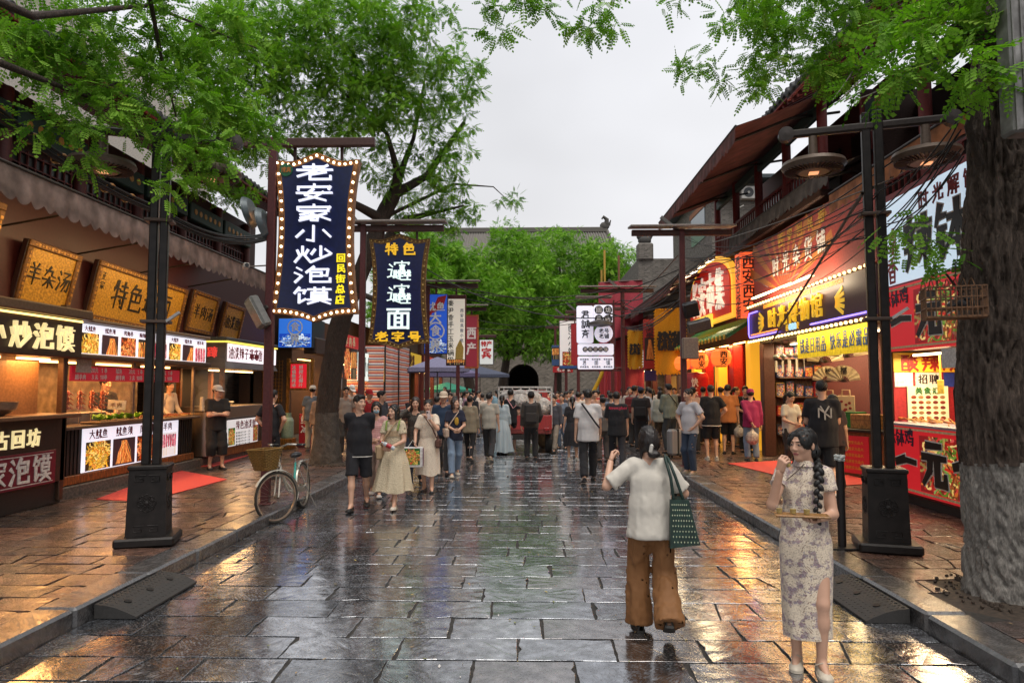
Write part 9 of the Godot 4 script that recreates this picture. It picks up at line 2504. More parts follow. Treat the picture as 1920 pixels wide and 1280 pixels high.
func hero_back():
	var p := feet(1222,1188)
	var t := person("person in loose white tee and wide brown trousers walking away, hand raised",{"at": p,"turn": PI - 0.06,"h": 1.545,"fem": true,"cell": 0.0125,"legs": [V(0.055,0.045,0.05),V(-0.065,0.10,-0.14)],"la": [V(0.185,0.815,0.10),V(1,-1,-0.3)],"lc": 0.9,"ra": [V(0.12,0.62,0.16),V(0.7,-0.2,-0.8)],
		"look": [0.12,0.08],"top": "tee","sleeve": 0.85,"hem": 0.46,"full": 0.032,"tm": cloth("c6bfb3"),"bottom": "wide","bm": mat("tan_trousers",hx("7a5028"),0.75,0.0,{"tex": "weave","sc": 2.0,"world": false,"sheen": 0.3}),"hair": "low_knot","hm": mat("hair_brown",hx("2a1e1b"),0.5,0.0,{"tex": "wool","sc": V(14,3,14),"world": false}),"shoe": "2c2a26","shoes": "trainer"})
	part(t,"hair_clip",MB.new().cbox(t.transform.affine_inverse()*(t.transform*V(0.0,1.53,-0.145)),V(0.03,0.075,0.03),0.01,Basis(Vector3.BACK,0.2)),plain("c9c4bc",0.3))
	# tote bag on her right shoulder
	var b := thing("tote_bag","dark green patterned tote bag on the shoulder of the white tee","bag",t.position,t.basis)
	var green := mat("tote_green",hx("16392f"),0.45,0.0,{"tex": "blotch","sc": 4.0,"world": false})
	var x := -0.235
	part(b,"bag",MB.new().hexa_of([V(x - 0.05,0.76,-0.17),V(x+0.04,0.76,-0.17),V(x - 0.025,1.12,-0.11),V(x+0.025,1.12,-0.11),V(x - 0.05,0.76,0.16),V(x+0.04,0.76,0.16),V(x - 0.025,1.12,0.09),V(x+0.025,1.12,0.09)]),green)
	part(b,"bag_back_panel",MB.new().hexa_of([V(x - 0.14,0.77,-0.19),V(x+0.1,0.74,-0.2),V(x - 0.06,1.12,-0.155),V(x+0.09,1.12,-0.155),V(x - 0.14,0.77,-0.13),V(x+0.1,0.74,-0.13),V(x - 0.06,1.12,-0.12),V(x+0.09,1.12,-0.12)]),green)
	var dots := MB.new()
	for i in 8:
		for j in 8:
			var f := i/7.0
			var yy := 0.79+f*0.29
			dots.ball(V(lerpf(x - 0.12,x - 0.045,f)+lerpf(0.2,0.125,f)*(j+0.3*(i % 2))/7.6,yy,lerpf(-0.193,-0.158,f) - 0.002),V(0.005,0.009,0.003),5)
	part(b,"woven_dots",dots,mat("tote_dots",hx("b9bfa0"),0.5))
	for s in [-1,1]: part(b,"strap",MB.new().tube([V(x+0.015+s*0.04,1.1,-0.13),V(x+0.065+s*0.02,1.3,-0.17),V(x+0.1+s*0.012,1.44,-0.08),V(x+0.1,1.46,0.02),V(x+0.05,1.3,0.13),V(x,1.1,0.1)],0.014,6),plain("163029",0.6))
func hero_dress():
	var p := feet(1517,1252)
	var u := 1.7
	# she faces the passers-by, head turned to her right, cup at her lips, tray on her left hand
	var right_w := V(-0.075,0.838,0.10)
	var t := person("person in pale patterned long dress with black plait, holding a tray and tiny cup",{"at": p,"turn": -0.30,"h": 1.575,"fem": true,"cell": 0.0125,"legs": [V(0.046,0.045,0.045),V(-0.044,0.045,-0.015)],"la": [V(0.03,0.645,0.165),V(0.5,-0.6,-0.6)],"lp": V(0,1,0.2),"lc": 0.3,
		"ra": [V(0.1,0.825,0.15),V(0.45,-1.6,0.1)],"rp": V(0.6,0,-0.6),"rc": 0.95,"look": [-0.75,0.06],"top": "tee","sleeve": 0.42,"hem": 0.5,"full": 0.012,"high": true,"tm": mat("qipao",Color(1,1,1),0.7,0.0,{"tex": "qipao","sc": 2.4,"world": false,"sheen": 0.3}),"bottom": "none","bm": null,"hair": "plait","shoe": "d3c7b4","shoes": "low"})
	# the long skirt of the dress: narrow, open at her left side
	var rows := []
	var seam := 0.12
	for i in 33:
		var f := i/32.0
		var y := lerpf(0.63,0.145,f)*u
		var open := clampf((f - 0.66)/0.34,0.0,1.0)
		var row := []
		for k in 65:
			var q := k/64.0
			var a := seam+0.01+open*0.16+q*(TAU - 0.02 - open*0.32)
			var hipv := lerpf(0.138,0.178,smoothstep(0.0,0.24,f)) - 0.028*maxf(0.0,f - 0.4)
			var rip := 0.006*sin(a*7.0+f*5.0)*f
			row.append(V(cos(a)*(hipv+rip),y - 0.02*open*sin(q*PI),sin(a)*(hipv*0.78+rip)+0.022*f))
		rows.append(row)
	rows.reverse()
	for r in rows: r.reverse()
	part(t,"dress_skirt",MB.new().sheet(rows),mats["qipao"])
	part(t,"dress_collar",MB.new().lathe([Vector2(0.075,1.43),Vector2(0.06,1.475),Vector2(0.056,1.475)],20,V(0,0,0.035)),mats["qipao"])
	part(t,"front_seam",MB.new().tube([V(0.0,1.45,0.105),V(-0.05,1.4,0.13),V(-0.13,1.32,0.1)],0.004,5),plain("6a5a52",0.7))
	for s in [1,-1]:
		var a: Vector3 = bodies[t][0][s].A
		part(t,"ankle_strap",MB.new().tube([a+V(-0.04,-0.012,0.03),a+V(0,0.012,0.05),a+V(0.04,-0.012,0.03)],0.006,5),plain("bfae98",0.6))
	# the plait, falling over her left shoulder in front
	var pl := MB.new()
	var way := [V(0.035,1.50,-0.075),V(0.085,1.46,-0.01),V(0.095,1.41,0.09),V(0.085,1.30,0.155),V(0.075,1.18,0.16),V(0.07,1.05,0.15)]
	var cv := Curve3D.new()
	for w in way: cv.add_point(w)
	for i in 20:
		var q := cv.sample_baked(cv.get_baked_length()*i/19.0)
		var r := lerpf(0.036,0.018,i/19.0)
		pl.ball(q+V(0.012 if i % 2 else -0.012,0,0.004),V(r*0.8,r*1.15,r*0.8),10,Basis(Vector3.BACK,0.55 if i % 2 else -0.55))
	part(t,"plait",pl,mats["hair"])
	# tray with three glasses
	var hand := joint(t,1,"W")
	var fw := t.basis.z.normalized()
	var tray := thing("wooden_tray","small wooden serving tray held level in front of the patterned dress","tray",hand+fw*0.09 - t.basis.x.normalized()*0.06+V(0,0.035,0),Basis(Vector3.UP,-0.22))
	part(tray,"board",MB.new().cbox(V(-0.03,0,0),V(0.32,0.014,0.12),0.005),mat("tray_wood",hx("b5854a"),0.5,0.0,{"tex": "wood","sc": 5.0}))
	for k in 3:
		var g := thing("small_glass",["small glass of pale drink at the outer end of the tray","small glass of pale drink in the middle of the tray","small glass of pale drink next to the hand on the tray"][k],"glass",tray.transform*V(-0.16+k*0.08,0.008,0),Basis(),"tasting glasses")
		part(g,"glass",MB.new().lathe([Vector2(0.017,0.0),Vector2(0.022,0.045),Vector2(0.026,0.048)],14),mat("clear_glass"))
		part(g,"drink",MB.new().lathe([Vector2(0.0,0.002),Vector2(0.016,0.002),Vector2(0.0195,0.03),Vector2(0.0,0.03)],14),plain("b59a4a",0.2))
	var cup := thing("tiny_cup","tiny clear cup lifted to the lips beside the patterned dress","cup",t.transform*(bodies[t][0][-1].W+V(0.05,0.06,0.02)),Basis(Vector3.BACK,0.5))
	part(cup,"cup",MB.new().lathe([Vector2(0.015,-0.02),Vector2(0.021,0.02),Vector2(0.024,0.022)],14),mat("clear_glass"))
	part(cup,"drink",MB.new().lathe([Vector2(0.0,-0.018),Vector2(0.014,-0.018),Vector2(0.017,0.004),Vector2(0.0,0.004)],14),plain("b59a4a",0.2))
func left_walkers():
	var c := 0.0185
	var black := cloth("16151a")
	var man := person("person in plain black tee and shorts walking with hands behind back",{"at": feet(672,955),"turn": 0.12,"h": 1.73,"cell": c,"legs": "walk2","la": "back","ra": "back","look": [0.75,0.0],"top": "tee","full": 0.03,"hem": 0.465,"tm": black,"bottom": "shorts","bm": black,"hair": "short","shoe": "1b1a1a"})
	part(man,"white_hem",MB.new().lathe([Vector2(0.195,0.782),Vector2(0.195,0.796)],30,Vector3.ZERO,Basis(),1.0,0.78),plain("cfcbc4",0.8))
	var cream := mat("cream_voile",hx("c9b99c"),0.8,0.0,{"tex": "weave","sc": 5.0,"world": false,"bump": "crease","bs": 1.5,"back": Color(0.3,0.27,0.22)})
	var w := person("person in cream dress with pleated skirt holding a water bottle",{"at": feet(738,952),"turn": -0.15,"h": 1.58,"fem": true,"cell": c,"legs": "walk","la": "hold","ra": "hold","look": [-0.35,0.05],"top": "tee","sleeve": 0.6,"full": 0.02,"tm": cream,"bottom": "none","bm": null,"skirt": 0.17,"flare": 0.13,"folds": 0.022,"hair": "bob","shoe": "d9cfbf","shoes": "trainer"})
	for s in [-1,1]: part(w,"green_strap",MB.new().tube([V(s*0.1,1.28,0.14),V(s*0.11,1.42,0.08),V(s*0.1,1.43,0.0)],0.015,6),plain("7a9440",0.8))
	part(w,"embroidery",MB.new().lathe([Vector2(0.168,1.18),Vector2(0.17,1.27)],24,Vector3.ZERO,Basis(),1.0,0.8),plain("b59c7c",0.8))
	side_bag("beige floral flap bag slung before the cream dress",w,"a68c6c",-1,0.92,0.24,0.24)
	var bot := thing("water_bottle","clear bottle with red label held by the cream dress","bottle",joint(w,1,"W")+V(-0.04,0.03,0.08),Basis(Vector3.BACK,1.1))
	part(bot,"bottle",MB.new().lathe([Vector2(0.0,-0.11),Vector2(0.03,-0.11),Vector2(0.032,0.05),Vector2(0.012,0.09),Vector2(0.012,0.11)],14),plain("b9c2c6",0.15))
	part(bot,"label",MB.new().lathe([Vector2(0.033,-0.06),Vector2(0.033,0.02)],14),plain("b0262e",0.4))
	part(bot,"cap",MB.new().lathe([Vector2(0.014,0.11),Vector2(0.014,0.13),Vector2(0,0.13)],10),plain("c0302c",0.4))
	var mk := person("person in pink checked shirt wearing a blue face mask",{"at": feet(704,930),"turn": 0.1,"h": 1.6,"fem": true,"cell": c,"legs": "walk","la": "hold","ra": "hold","look": [0.1,0.2],"top": "long","tm": mat("pink_check",Color(1,1,1),0.85,0.0,{"tex": "pink_plaid","sc": 5.0,"world": false}),"bottom": "trousers","bm": cloth("9a8478"),"hair": "bob","shoe": "d9d5ce"})
	var mm := MB.new()
	mm.add(MB.new().ball(V(0,-0.045,0.075),V(0.055,0.04,0.034),14),bodies[mk][1])
	part(mk,"face_mask",mm,plain("8fb2c4",0.8))
	var ph := person("person in dark floral blouse talking on a phone",{"at": feet(778,912),"turn": 0.05,"h": 1.66,"fem": true,"cell": c,"legs": "walk2","ra": "call","la": "hang","look": [0.1,0.12],"top": "long","tm": mat("floral",Color(1,1,1),0.8,0.0,{"tex": "dark_floral","sc": 3.0,"world": false}),"bottom": "trousers","bm": cloth("1c2433"),"hair": "long","hm": mat("hair_auburn",hx("241815"),0.42),"shoe": "1e1c1c"})
	phone("black phone held at the ear above the floral blouse",ph,-1,V(0.0,0.06,-0.02),"222226")
	var lc := person("person in white lace dress holding up a phone and a bag",{"at": feet(802,922),"turn": 0.0,"h": 1.62,"fem": true,"cell": c,"legs": [V(0.05,0.045,0.06),V(-0.045,0.05,-0.05)],"la": "phone","ra": "carry","look": [0.1,0.05],"top": "tee","sleeve": 0.75,"full": 0.012,"tm": mat("lace_cloth",Color(1,1,1),0.8,0.0,{"tex": "lace","sc": 3.0,"world": false,"sheen": 0.3}),"bottom": "none","bm": null,"skirt": 0.19,"flare": 0.035,"folds": 0.008,"hair": "bun","shoe": "1b1a1a"})
	phone("pink phone raised in front of a face above the lace dress",lc,1,V(0,0.07,0.04),"d8c4c0")
	var bx := thing("gift_bag","white gift bag printed green with an orange figure hanging from an arm","bag",joint(lc,-1,"W")+V(-0.03,-0.42,0.08),Basis(Vector3.UP,0.1))
	part(bx,"box",MB.new().cbox(V(0,0.17,0),V(0.36,0.34,0.12),0.008),plain("dcd8d6",0.5))
	panel_photo(bx,"green_print",V(-0.015,0.18,0.06),0.29,0.28,"greens")
	part(bx,"purple_edge",MB.new().cbox(V(0.183,0.17,0.0),V(0.012,0.3,0.12),0.003),plain("6a2a5a",0.5))
	part(bx,"handle",MB.new().tube([V(-0.08,0.34,0),V(0.0,0.46,-0.02),V(0.08,0.34,0)],0.006,5),plain("d8d4cc",0.5))
	side_bag("small brown bag at the hip of the lace dress",lc,"5a3a30",1,0.9,0.2,0.16)
	person("person in beige cap and navy gilet behind the lace dress",{"at": stand_at(832,14.6),"turn": 0.05,"h": 1.74,"cell": 0.022,"legs": "walk","top": "long","full": 0.03,"tm": cloth("25364d"),"bottom": "trousers","bm": cloth("3a3a3c"),"hair": "crop","cap": "c2b09a"})
	var jn := person("person in navy tee and blue jeans walking with hands clasped",{"at": feet(852,893),"turn": 0.25,"h": 1.62,"fem": true,"cell": c,"legs": "walk2","la": "hold","ra": "hold","look": [0.5,-0.12],"top": "tee","full": 0.03,"hem": 0.46,"tm": cloth("1a1d30"),"bottom": "trousers","bm": cloth("6f8298"),"hair": "bob","hm": mats["hair_auburn"],"shoe": "c9bfae","shoes": "trainer"})
	part(jn,"yellow_print",MB.new().ball(V(0.02,1.2,0.145),V(0.05,0.09,0.012),10),plain("b8922c",0.7))
	side_bag("cream bag with tan strap across the navy tee",jn,"b09a88",-1,0.95,0.3,0.2)
	person("person in taupe jacket seen from behind with black leggings and bag strap",{"at": feet(880,865),"turn": PI - 0.1,"h": 1.62,"fem": true,"cell": 0.02,"legs": "walk","la": "hold","ra": "hang","top": "long","full": 0.045,"hem": 0.44,"tm": cloth("7f735f"),"bottom": "leggings","bm": cloth("161518"),"hair": "bun","shoe": "3a3836"})
	person("person in light grey tee and dark trousers walking away along the middle",{"at": feet(917,864),"turn": PI - 0.1,"h": 1.7,"cell": 0.02,"legs": "walk","ra": "hang","la": "swing","look": [-0.4,0.0],"top": "tee","full": 0.03,"tm": cloth("9a9488"),"bottom": "trousers","bm": cloth("2e2d2f"),"hair": "crop","shoe": "a79c8c","shoes": "trainer"})
	person("person in a pale blue gauze gown, seen from behind",{"at": feet(941,852),"turn": PI,"h": 1.62,"fem": true,"cell": 0.022,"top": "long","full": 0.03,"tm": mat("gauze",hx("a3b0b6"),0.8,0.0,{"tex": "weave","sc": 4.0,"back": Color(0.3,0.35,0.37)}),"bottom": "none","bm": null,"skirt": 0.05,"flare": 0.12,"folds": 0.03,"hair": "tail"})
	var bt := person("person in black tee and shorts with a pink shoulder bag near the truck",{"at": feet(957,850),"turn": PI - 0.1,"h": 1.78,"cell": 0.02,"legs": "walk2","la": "swing","ra": "hang","top": "tee","full": 0.03,"tm": black,"bottom": "shorts","bm": black,"hair": "short","shoe": "d2d0d0","shoes": "trainer"})
	side_bag("pink shoulder bag of the walker by the truck",bt,"c98e90",-1,1.2,0.2,0.3)
	var sk := person("person in brown jacket and cap hauling a sack beside the truck",{"at": feet(996,862),"turn": PI,"h": 1.72,"cell": 0.02,"legs": "stand","la": "hang","ra": "carry","top": "long","full": 0.03,"tm": cloth("3a342f"),"bottom": "trousers","bm": cloth("201f20"),"hair": "crop","cap": "201e20"})
	backpack("dark bulging backpack with grey mesh on the sack carrier",sk,"2e2a28",1.15)
	var sack := thing("sack","large tan woven sack standing beside the truck","sack",on_y(1022,838,0.0))
	var g := Field.new(V(-0.5,-0.02,-0.45),V(0.5,1.2,0.45),0.035)
	g.egg(V(0,0.5,0),V(0.36,0.52,0.32),0.05); g.bone(V(0,0.9,0),V(-0.05,1.1,0),0.16,0.08,0.08)
	g.ruffle(0.05,V(7,4,7),2)
	var mb := MB.new(); g.mesh(mb)
	part(sack,"sack",mb,mat("hessian",hx("ad9570"),0.9,0.0,{"tex": "stone","sc": 3.0,"bump": "crease","bs": 2.0}))
	part(sack,"tie",MB.new().lathe([Vector2(0.11,1.0),Vector2(0.12,1.02),Vector2(0.11,1.04)],14,V(-0.02,0,0)),plain("6a5a44",0.8))
func phone(label: String,p: Node3D,side: int,off: Vector3,hex: String):
	var t := thing("phone",label,"phone",joint(p,side,"W")+p.basis*off,p.basis*Basis(Vector3.BACK,0.2))
	part(t,"case",MB.new().cbox(Vector3.ZERO,V(0.075,0.155,0.012),0.005),plain(hex,0.3))
	part(t,"lens",MB.new().cbox(V(-0.015,0.05,0.0065),V(0.03,0.03,0.004),0.002),plain("1c1c20",0.15))
func right_walkers():
	var blk := cloth("15151a")
	var w := person("person in white tee with black crossbody strap walking away",{"at": feet(1104,904),"turn": PI - 0.05,"h": 1.8,"cell": 0.0185,"legs": "walk2","la": "hang","ra": "swing","top": "tee","full": 0.04,"hem": 0.44,"tm": cloth("b8b5b4"),"bottom": "trousers","bm": cloth("17161a"),"hair": "crop","shoe": "1d1c1c"})
	part(w,"strap",MB.new().tube([V(0.12,1.44,-0.06),V(0.02,1.3,-0.158),V(-0.12,1.1,-0.165),V(-0.2,1.0,-0.1)],0.017,6),blk)
	var n := person("person in black tee with pink lettering across the shoulders",{"at": feet(1158,880),"turn": PI,"h": 1.74,"cell": 0.0185,"legs": "walk","la": "hold","ra": "hang","top": "tee","sleeve": 0.9,"full": 0.045,"hem": 0.43,"tm": blk,"bottom": "trousers","bm": cloth("232228"),"hair": "short","shoe": "2a2a2c"})
	latin(n,"Newcyber",V(0,1.345,-0.172),0.06,plain("c8284a",0.6),0.012,true,Basis(Vector3.UP,PI))
	person("person in black skirt and dark backpack straps behind the white tee",{"at": feet(1074,862),"turn": PI,"h": 1.6,"fem": true,"cell": 0.022,"legs": "stand","top": "tee","tm": cloth("1c1a1e"),"bottom": "none","bm": null,"skirt": 0.22,"flare": 0.05,"folds": 0.01,"hair": "tail","shoe": "d0ccc4"})
	person("person in grey top standing between the white tee and the pink lettering",{"at": feet(1132,866),"turn": PI+0.2,"h": 1.6,"fem": true,"cell": 0.022,"legs": "stand","top": "long","tm": cloth("57524f"),"bottom": "trousers","bm": cloth("453f3d"),"hair": "bun"})
	var hp := person("person in white tee and jeans with hands on hips beside the suitcase",{"at": feet(1296,888),"turn": -0.9,"h": 1.68,"cell": 0.0185,"legs": "rest","la": "hips","ra": "hips","look": [-0.3,0.1],"top": "tee","full": 0.03,"hem": 0.47,"tm": cloth("b5b2b6"),"bottom": "trousers","bm": cloth("2b3648"),"hair": "crop","shoe": "8c8074"})
	var hd := person("person in grey green hooded jacket with a black bag by the post",{"at": feet(1258,850),"turn": PI+0.5,"h": 1.8,"cell": 0.02,"legs": "stand","la": "hold","ra": "hang","top": "long","full": 0.045,"hem": 0.5,"tm": cloth("6d756c"),"bottom": "trousers","bm": cloth("3a3d40"),"hair": "short"})
	side_bag("black bag at the hip of the grey green jacket",hd,"1c1b1d",-1,0.95,0.3,0.32)
	person("person in pale grey parka and short skirt in the snack queue",{"at": feet(1241,842),"turn": PI,"h": 1.62,"fem": true,"cell": 0.022,"legs": "stand","top": "long","full": 0.06,"hem": 0.46,"tm": cloth("a3a69c"),"bottom": "shorts","bm": cloth("4a4034"),"hair": "bob","shoe": "d6d2ca","shoes": "trainer"})
	var bp := person("person in navy cap with a black backpack in the snack queue",{"at": feet(1203,846),"turn": PI - 0.2,"h": 1.7,"cell": 0.022,"legs": "stand","top": "tee","full": 0.03,"tm": cloth("2a2224"),"bottom": "trousers","bm": cloth("2c2a2c"),"hair": "crop","cap": "232a44"})
	backpack("black round backpack in the snack queue",bp,"1d1b1e",1.2)
	var rb := person("person in pale tee with a red rucksack strap at the snack queue",{"at": feet(1190,838),"turn": PI - 0.6,"h": 1.76,"cell": 0.022,"legs": "stand","top": "tee","full": 0.035,"tm": cloth("8f8b80"),"bottom": "trousers","bm": cloth("3c3a38"),"hair": "short"})
	backpack("dark red rucksack at the snack queue",rb,"6d2426",1.0)
	person("person in light blue shirt near the lit counter of the snack queue",{"at": feet(1222,832),"turn": PI+0.4,"h": 1.68,"fem": true,"cell": 0.024,"legs": "stand","top": "long","full": 0.04,"hem": 0.42,"tm": cloth("a4b0bc"),"bottom": "trousers","bm": cloth("b3aca4"),"hair": "tail"})
	var bs := person("person in black tee and white-edged shorts before the snack market",{"at": feet(1336,862),"turn": PI - 0.1,"h": 1.76,"cell": 0.0185,"legs": "stand","la": "hang","ra": "hips","top": "tee","full": 0.045,"hem": 0.46,"tm": blk,"bottom": "shorts","bm": blk,"hair": "short","shoe": "d9d4cc","shoes": "trainer"})
	part(bs,"white_hem",MB.new().lathe([Vector2(0.222,0.77),Vector2(0.222,0.79)],30,Vector3.ZERO,Basis(),1.0,0.78),plain("d6d3cc",0.8))
	var og := person("person in orange tan tee and black shorts carrying plastic bags",{"at": feet(1367,851),"turn": PI - 0.35,"h": 1.78,"cell": 0.02,"legs": "stand","top": "tee","full": 0.045,"hem": 0.45,"tm": cloth("b5713f"),"bottom": "shorts","bm": blk,"hair": "short","shoe": "1d1c1c"})
	carrier_bag("white plastic bag hanging from the orange tee's hand",joint(og,-1,"W")+V(0,-0.1,0.02),"d4cfcc",0.32)
	var mg := person("person in magenta hooded top and jeans facing the snack market",{"at": feet(1411,864),"turn": PI - 0.1,"h": 1.66,"cell": 0.0185,"legs": "stand","la": "back","ra": "hang","top": "long","full": 0.04,"tm": cloth("8d2152"),"bottom": "trousers","bm": cloth("7288a0"),"hair": "crop","cap": "94225a","shoe": "3a3c40"})
	carrier_bag("knotted clear plastic bag behind the magenta top",joint(mg,1,"W")+V(0,-0.1,0.03),"cfc4be",0.36)
	var ny := person("person in black tee with a white cap emblem and black shorts at the souvenir shop",{"at": feet(1548,938),"turn": PI - 0.25,"h": 1.82,"cell": 0.0185,"legs": "walk","la": "hold","ra": "hold","top": "tee","full": 0.045,"hem": 0.44,"tm": blk,"bottom": "shorts","bm": cloth("1d1c1f"),"hair": "short","shoe": "d3d0cc","shoes": "trainer"})
	var em := MB.new(); em.xf = Transform3D(Basis(Vector3.UP,PI),V(0,1.24,-0.172))
	for q in [[-0.36,0.6,0,0.0],[0.36,0.6,0,0.0],[0,0.02,0,-0.6],[-0.5,-0.42,-0.5,0.42],[-0.5,0.42,0.5,-0.42],[0.5,-0.42,0.5,0.42]]: em.bar(V(q[0],q[1],0.1)*0.16,V(q[2],q[3],0.1)*0.16,0.016,0.03,Vector3.BACK)
	part(ny,"emblem",em,plain("cfc8bd",0.7))
	person("person with dark hair in a brown apron dress half hidden in the souvenir shop",{"at": stand_at(1563,11.3),"turn": PI,"h": 1.6,"fem": true,"cell": 0.024,"legs": "stand","top": "tee","tm": cloth("3a2a2a"),"bottom": "trousers","bm": cloth("2a2426"),"hair": "long"})
	person("person in white tee and dark overall looking down in the souvenir shop",{"at": stand_at(1480,14.2),"turn": 0.2,"h": 1.62,"fem": true,"cell": 0.02,"legs": "stand","la": "hold","ra": "hold","look": [0.2,0.45],"top": "tee","full": 0.02,"tm": cloth("bcb4a8"),"bottom": "trousers","bm": cloth("2e2825"),"hair": "tail"})
	var et := person("person in dark shirt with a lanyard eating, facing the street",{"at": stand_at(1397,18.4),"turn": -0.1,"h": 1.74,"cell": 0.02,"legs": "stand","la": "eat","ra": "hold","look": [-0.2,0.1],"top": "tee","full": 0.035,"tm": cloth("232224"),"bottom": "trousers","bm": cloth("262628"),"hair": "short"})
	part(et,"lanyard",MB.new().tube([V(-0.08,1.42,0.08),V(0,1.15,0.165),V(0.08,1.42,0.08)],0.006,5),plain("b8bcc0",0.6))
	for q in [[1300,17.8,"ad8f80","person in peach tee with a dark bag strap by the market pillar",true],[1318,20.5,"7a2428","person in red top behind the black tee with white edge",false],[1352,20.0,"6f6a66","person in dull grey tee behind the orange tee",false],[1215,21.5,"b5aaa0","person in cream tee at the lit counter",false],[1240,23.0,"c9c4bc","person in white with a pale cap near the lit counter",false]]:
		var pp := person(q[3],{"at": stand_at(q[0],q[1]),"turn": PI+rng.randf_range(-0.6,0.6),"h": 1.72,"fem": q[4],"cell": 0.026,"legs": "stand","top": "tee","full": 0.035,"tm": cloth(q[2]),"bottom": "trousers","bm": cloth("2c2b2e"),"hair": "short" if not q[4] else "bun"})
func stall_keepers():
	person("stall keeper in black polo and white cap with folded arms before the steam",{"at": feet(402,880),"turn": 0.75,"h": 1.74,"cell": 0.0185,"legs": "rest","la": "fold","ra": "fold","look": [0.5,0.0],"top": "tee","full": 0.045,"hem": 0.46,"tm": cloth("1e1c1d"),"bottom": "capri","bm": cloth("191819"),"hair": "crop","shoe": "191818","cap": "b9b3b0"})
	person("person in black tee with hands on hips half behind the maroon post",{"at": stand_at(508,12.8),"turn": PI - 0.3,"h": 1.66,"cell": 0.02,"legs": "stand","la": "hips","ra": "hips","top": "tee","full": 0.02,"tm": cloth("17161a"),"bottom": "trousers","bm": cloth("17161a"),"hair": "short"})
	person("stall keeper in black polo with red collar behind the grill glass",{"at": on_x(192,760,-7.9)*V(1,0,1)+V(0,WALK+0.19,0),"turn": 1.2,"h": 1.7,"cell": 0.02,"legs": "stand","la": "hold","ra": "hold","look": [0.3,0.15],"top": "tee","full": 0.03,"tm": cloth("1b1a1d"),"bottom": "trousers","bm": cloth("232224"),"hair": "short"})
	person("stall keeper in pale sleeves reaching over the far end of the grill",{"at": on_x(312,770,-7.95)*V(1,0,1)+V(0,WALK+0.19,0),"turn": 1.4,"h": 1.66,"cell": 0.024,"legs": "stand","la": "carry","ra": "carry","top": "long","tm": cloth("c2b8ae"),"bottom": "trousers","bm": cloth("3a3634"),"hair": "crop"})
	person("person in grey tee and white cap seen from behind by the juice posters",{"at": feet(583,846),"turn": PI,"h": 1.74,"cell": 0.02,"legs": "stand","top": "tee","full": 0.035,"tm": cloth("4d5663"),"bottom": "trousers","bm": cloth("8f897e"),"hair": "crop","cap": "c4bcb0","shoe": "55524c"})
	person("person in beige shawl and long trousers beside the leaning tree",{"at": feet(598,852),"turn": PI+0.3,"h": 1.6,"fem": true,"cell": 0.022,"legs": "stand","top": "long","full": 0.06,"tm": cloth("8f7460"),"bottom": "wide","bm": cloth("a08a78"),"hair": "bun"})
	person("person in pale shirt with rucksack strap just behind the leaning tree",{"at": stand_at(648,17.2),"turn": 0.4,"h": 1.72,"cell": 0.022,"legs": "stand","top": "tee","tm": cloth("a89c90"),"bottom": "trousers","bm": cloth("4a4642"),"hair": "short"})
	person("cook in white cap looking down at the roast counter",{"at": stand_at(658,21.5),"turn": 0.6,"h": 1.76,"cell": 0.022,"legs": "stand","la": "hold","ra": "hold","look": [0.2,0.4],"top": "tee","tm": cloth("b9b0a6"),"bottom": "trousers","bm": cloth("3a3836"),"hair": "crop","cap": "d0ccc6"})
	person("person in dark grey polo looking along the stalls behind the black tee",{"at": stand_at(712,15.8),"turn": 1.2,"h": 1.76,"cell": 0.02,"legs": "stand","look": [0.4,0.0],"top": "tee","full": 0.035,"tm": cloth("3a3d46"),"bottom": "trousers","bm": cloth("2c2c30"),"hair": "short"})
	for q in [[690,17.0,"worker in red cap and red top partly behind the dark grey polo"],[672,18.5,"worker in red cap at the roast counter"]]:
		person(q[2],{"at": stand_at(q[0],q[1]),"turn": 0.9,"h": 1.64,"fem": true,"cell": 0.024,"legs": "stand","top": "tee","tm": cloth("a3252a"),"bottom": "trousers","bm": cloth("2a2628"),"hair": "bun","cap": "b0262c"})
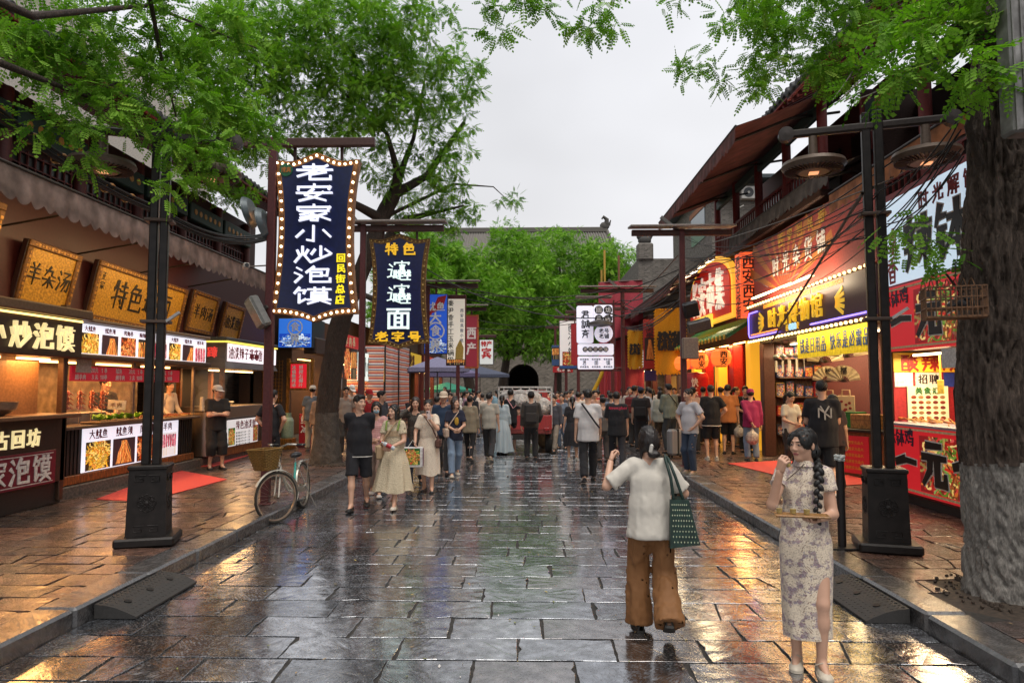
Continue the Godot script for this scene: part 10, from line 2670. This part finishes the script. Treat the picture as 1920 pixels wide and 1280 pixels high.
func far_crowd():
	# walkers too far off to tell much more than the colour of their clothes
	var spots := [[818,17.5],[830,24],[845,21],[858,26],[872,23],[888,30],[905,25],[1036,22],[1046,27],[1060,24],[1020,34],[1032,40],[1052,36],[1090,26],[1110,24],[1122,29],[1142,25],[1150,31],[1175,27],[1186,24],[960,38],[944,44],[975,50],[1000,46],[1012,56],[920,36],[860,36],[875,42],[835,32],[1070,33],[1082,42],[900,46],[1205,29],[1160,38],[826,20],[840,28],[852,18.5],[866,31],[884,22],[895,27],[932,29],[1028,26],[1040,19.5],[1054,20.5],[1066,28],[1084,21],[1096,31],[1114,20],[1128,22],[1138,33],[1146,20.5],[1168,22.5],[1180,21],[1196,24.5],[1212,26],[1225,27.5],[1250,25.5],[1265,23],[1278,27],[1292,22],[1310,24],[1326,22.5],[1345,23.5],[1362,21],[1378,20]]
	var tops := [["b9b2aa","white"],["1d1c20","black"],["6b7684","slate"],["cfcac2","bright white"],["a3342f","red"],["3a4a6a","blue"],["c9b8a8","cream"],["c2beb8","off-white"],["8a6a7a","mauve"],["4a4a50","charcoal"],["b58c7a","peach"],["7a9aa8","pale blue"]]
	var legs := [["222226","dark trousers"],["5c6c80","jeans"],["8a7f72","tan trousers"]]
	var seen := {}
	var k := 0
	for s in spots:
		var tp: Array = tops[(k*5+k/12) % tops.size()]
		var lg: Array = legs[(k*2+k/5) % 3]
		var fem := k % 3 == 1
		var hairs: Array = ["bob","tail","bun"] if fem else ["short","crop","short"]
		var hr: String = hairs[k % 3]
		var label := "distant walker in a %s top and %s, %s" % [tp[1],lg[1],{"bob": "hair to the jaw","tail": "hair in a ponytail","bun": "hair in a bun","short": "short full hair","crop": "close cropped hair"}[hr]]
		if k > 33: label = "distant walker in a %s top in the queue crowd, %s, %s" % [tp[1],{"bob": "jaw-length hair","tail": "ponytail","bun": "hair bun","short": "full hair","crop": "cropped hair"}[hr],lg[1]]
		elif seen.has(label): label = "distant walker in a %s top and %s, %s, beside a %s top" % [tp[1],lg[1],"with tied hair" if fem else "bareheaded",tops[((k+1)*5+(k+1)/12) % tops.size()][1]]
		seen[label] = true
		person(label,{"at": stand_at(s[0],s[1]),"turn": (PI if k % 5 < 2 else (0.0 if k % 5 < 4 else 1.4))+(k % 7 - 3)*0.16,"h": 1.6+0.03*(k % 6),"fem": fem,"cell": 0.03,"legs": ["walk","stand","walk2"][k % 3],"la": ["hang","hold","swing"][k % 3],"top": "tee" if k % 2 else "long","full": 0.03,"tm": cloth(tp[0]),"bottom": "trousers","bm": cloth(lg[0]),"hair": hr,"group": "distant walkers"})
		k += 1
func V(x: float,y: float,z: float) -> Vector3: return Vector3(x,y,z)
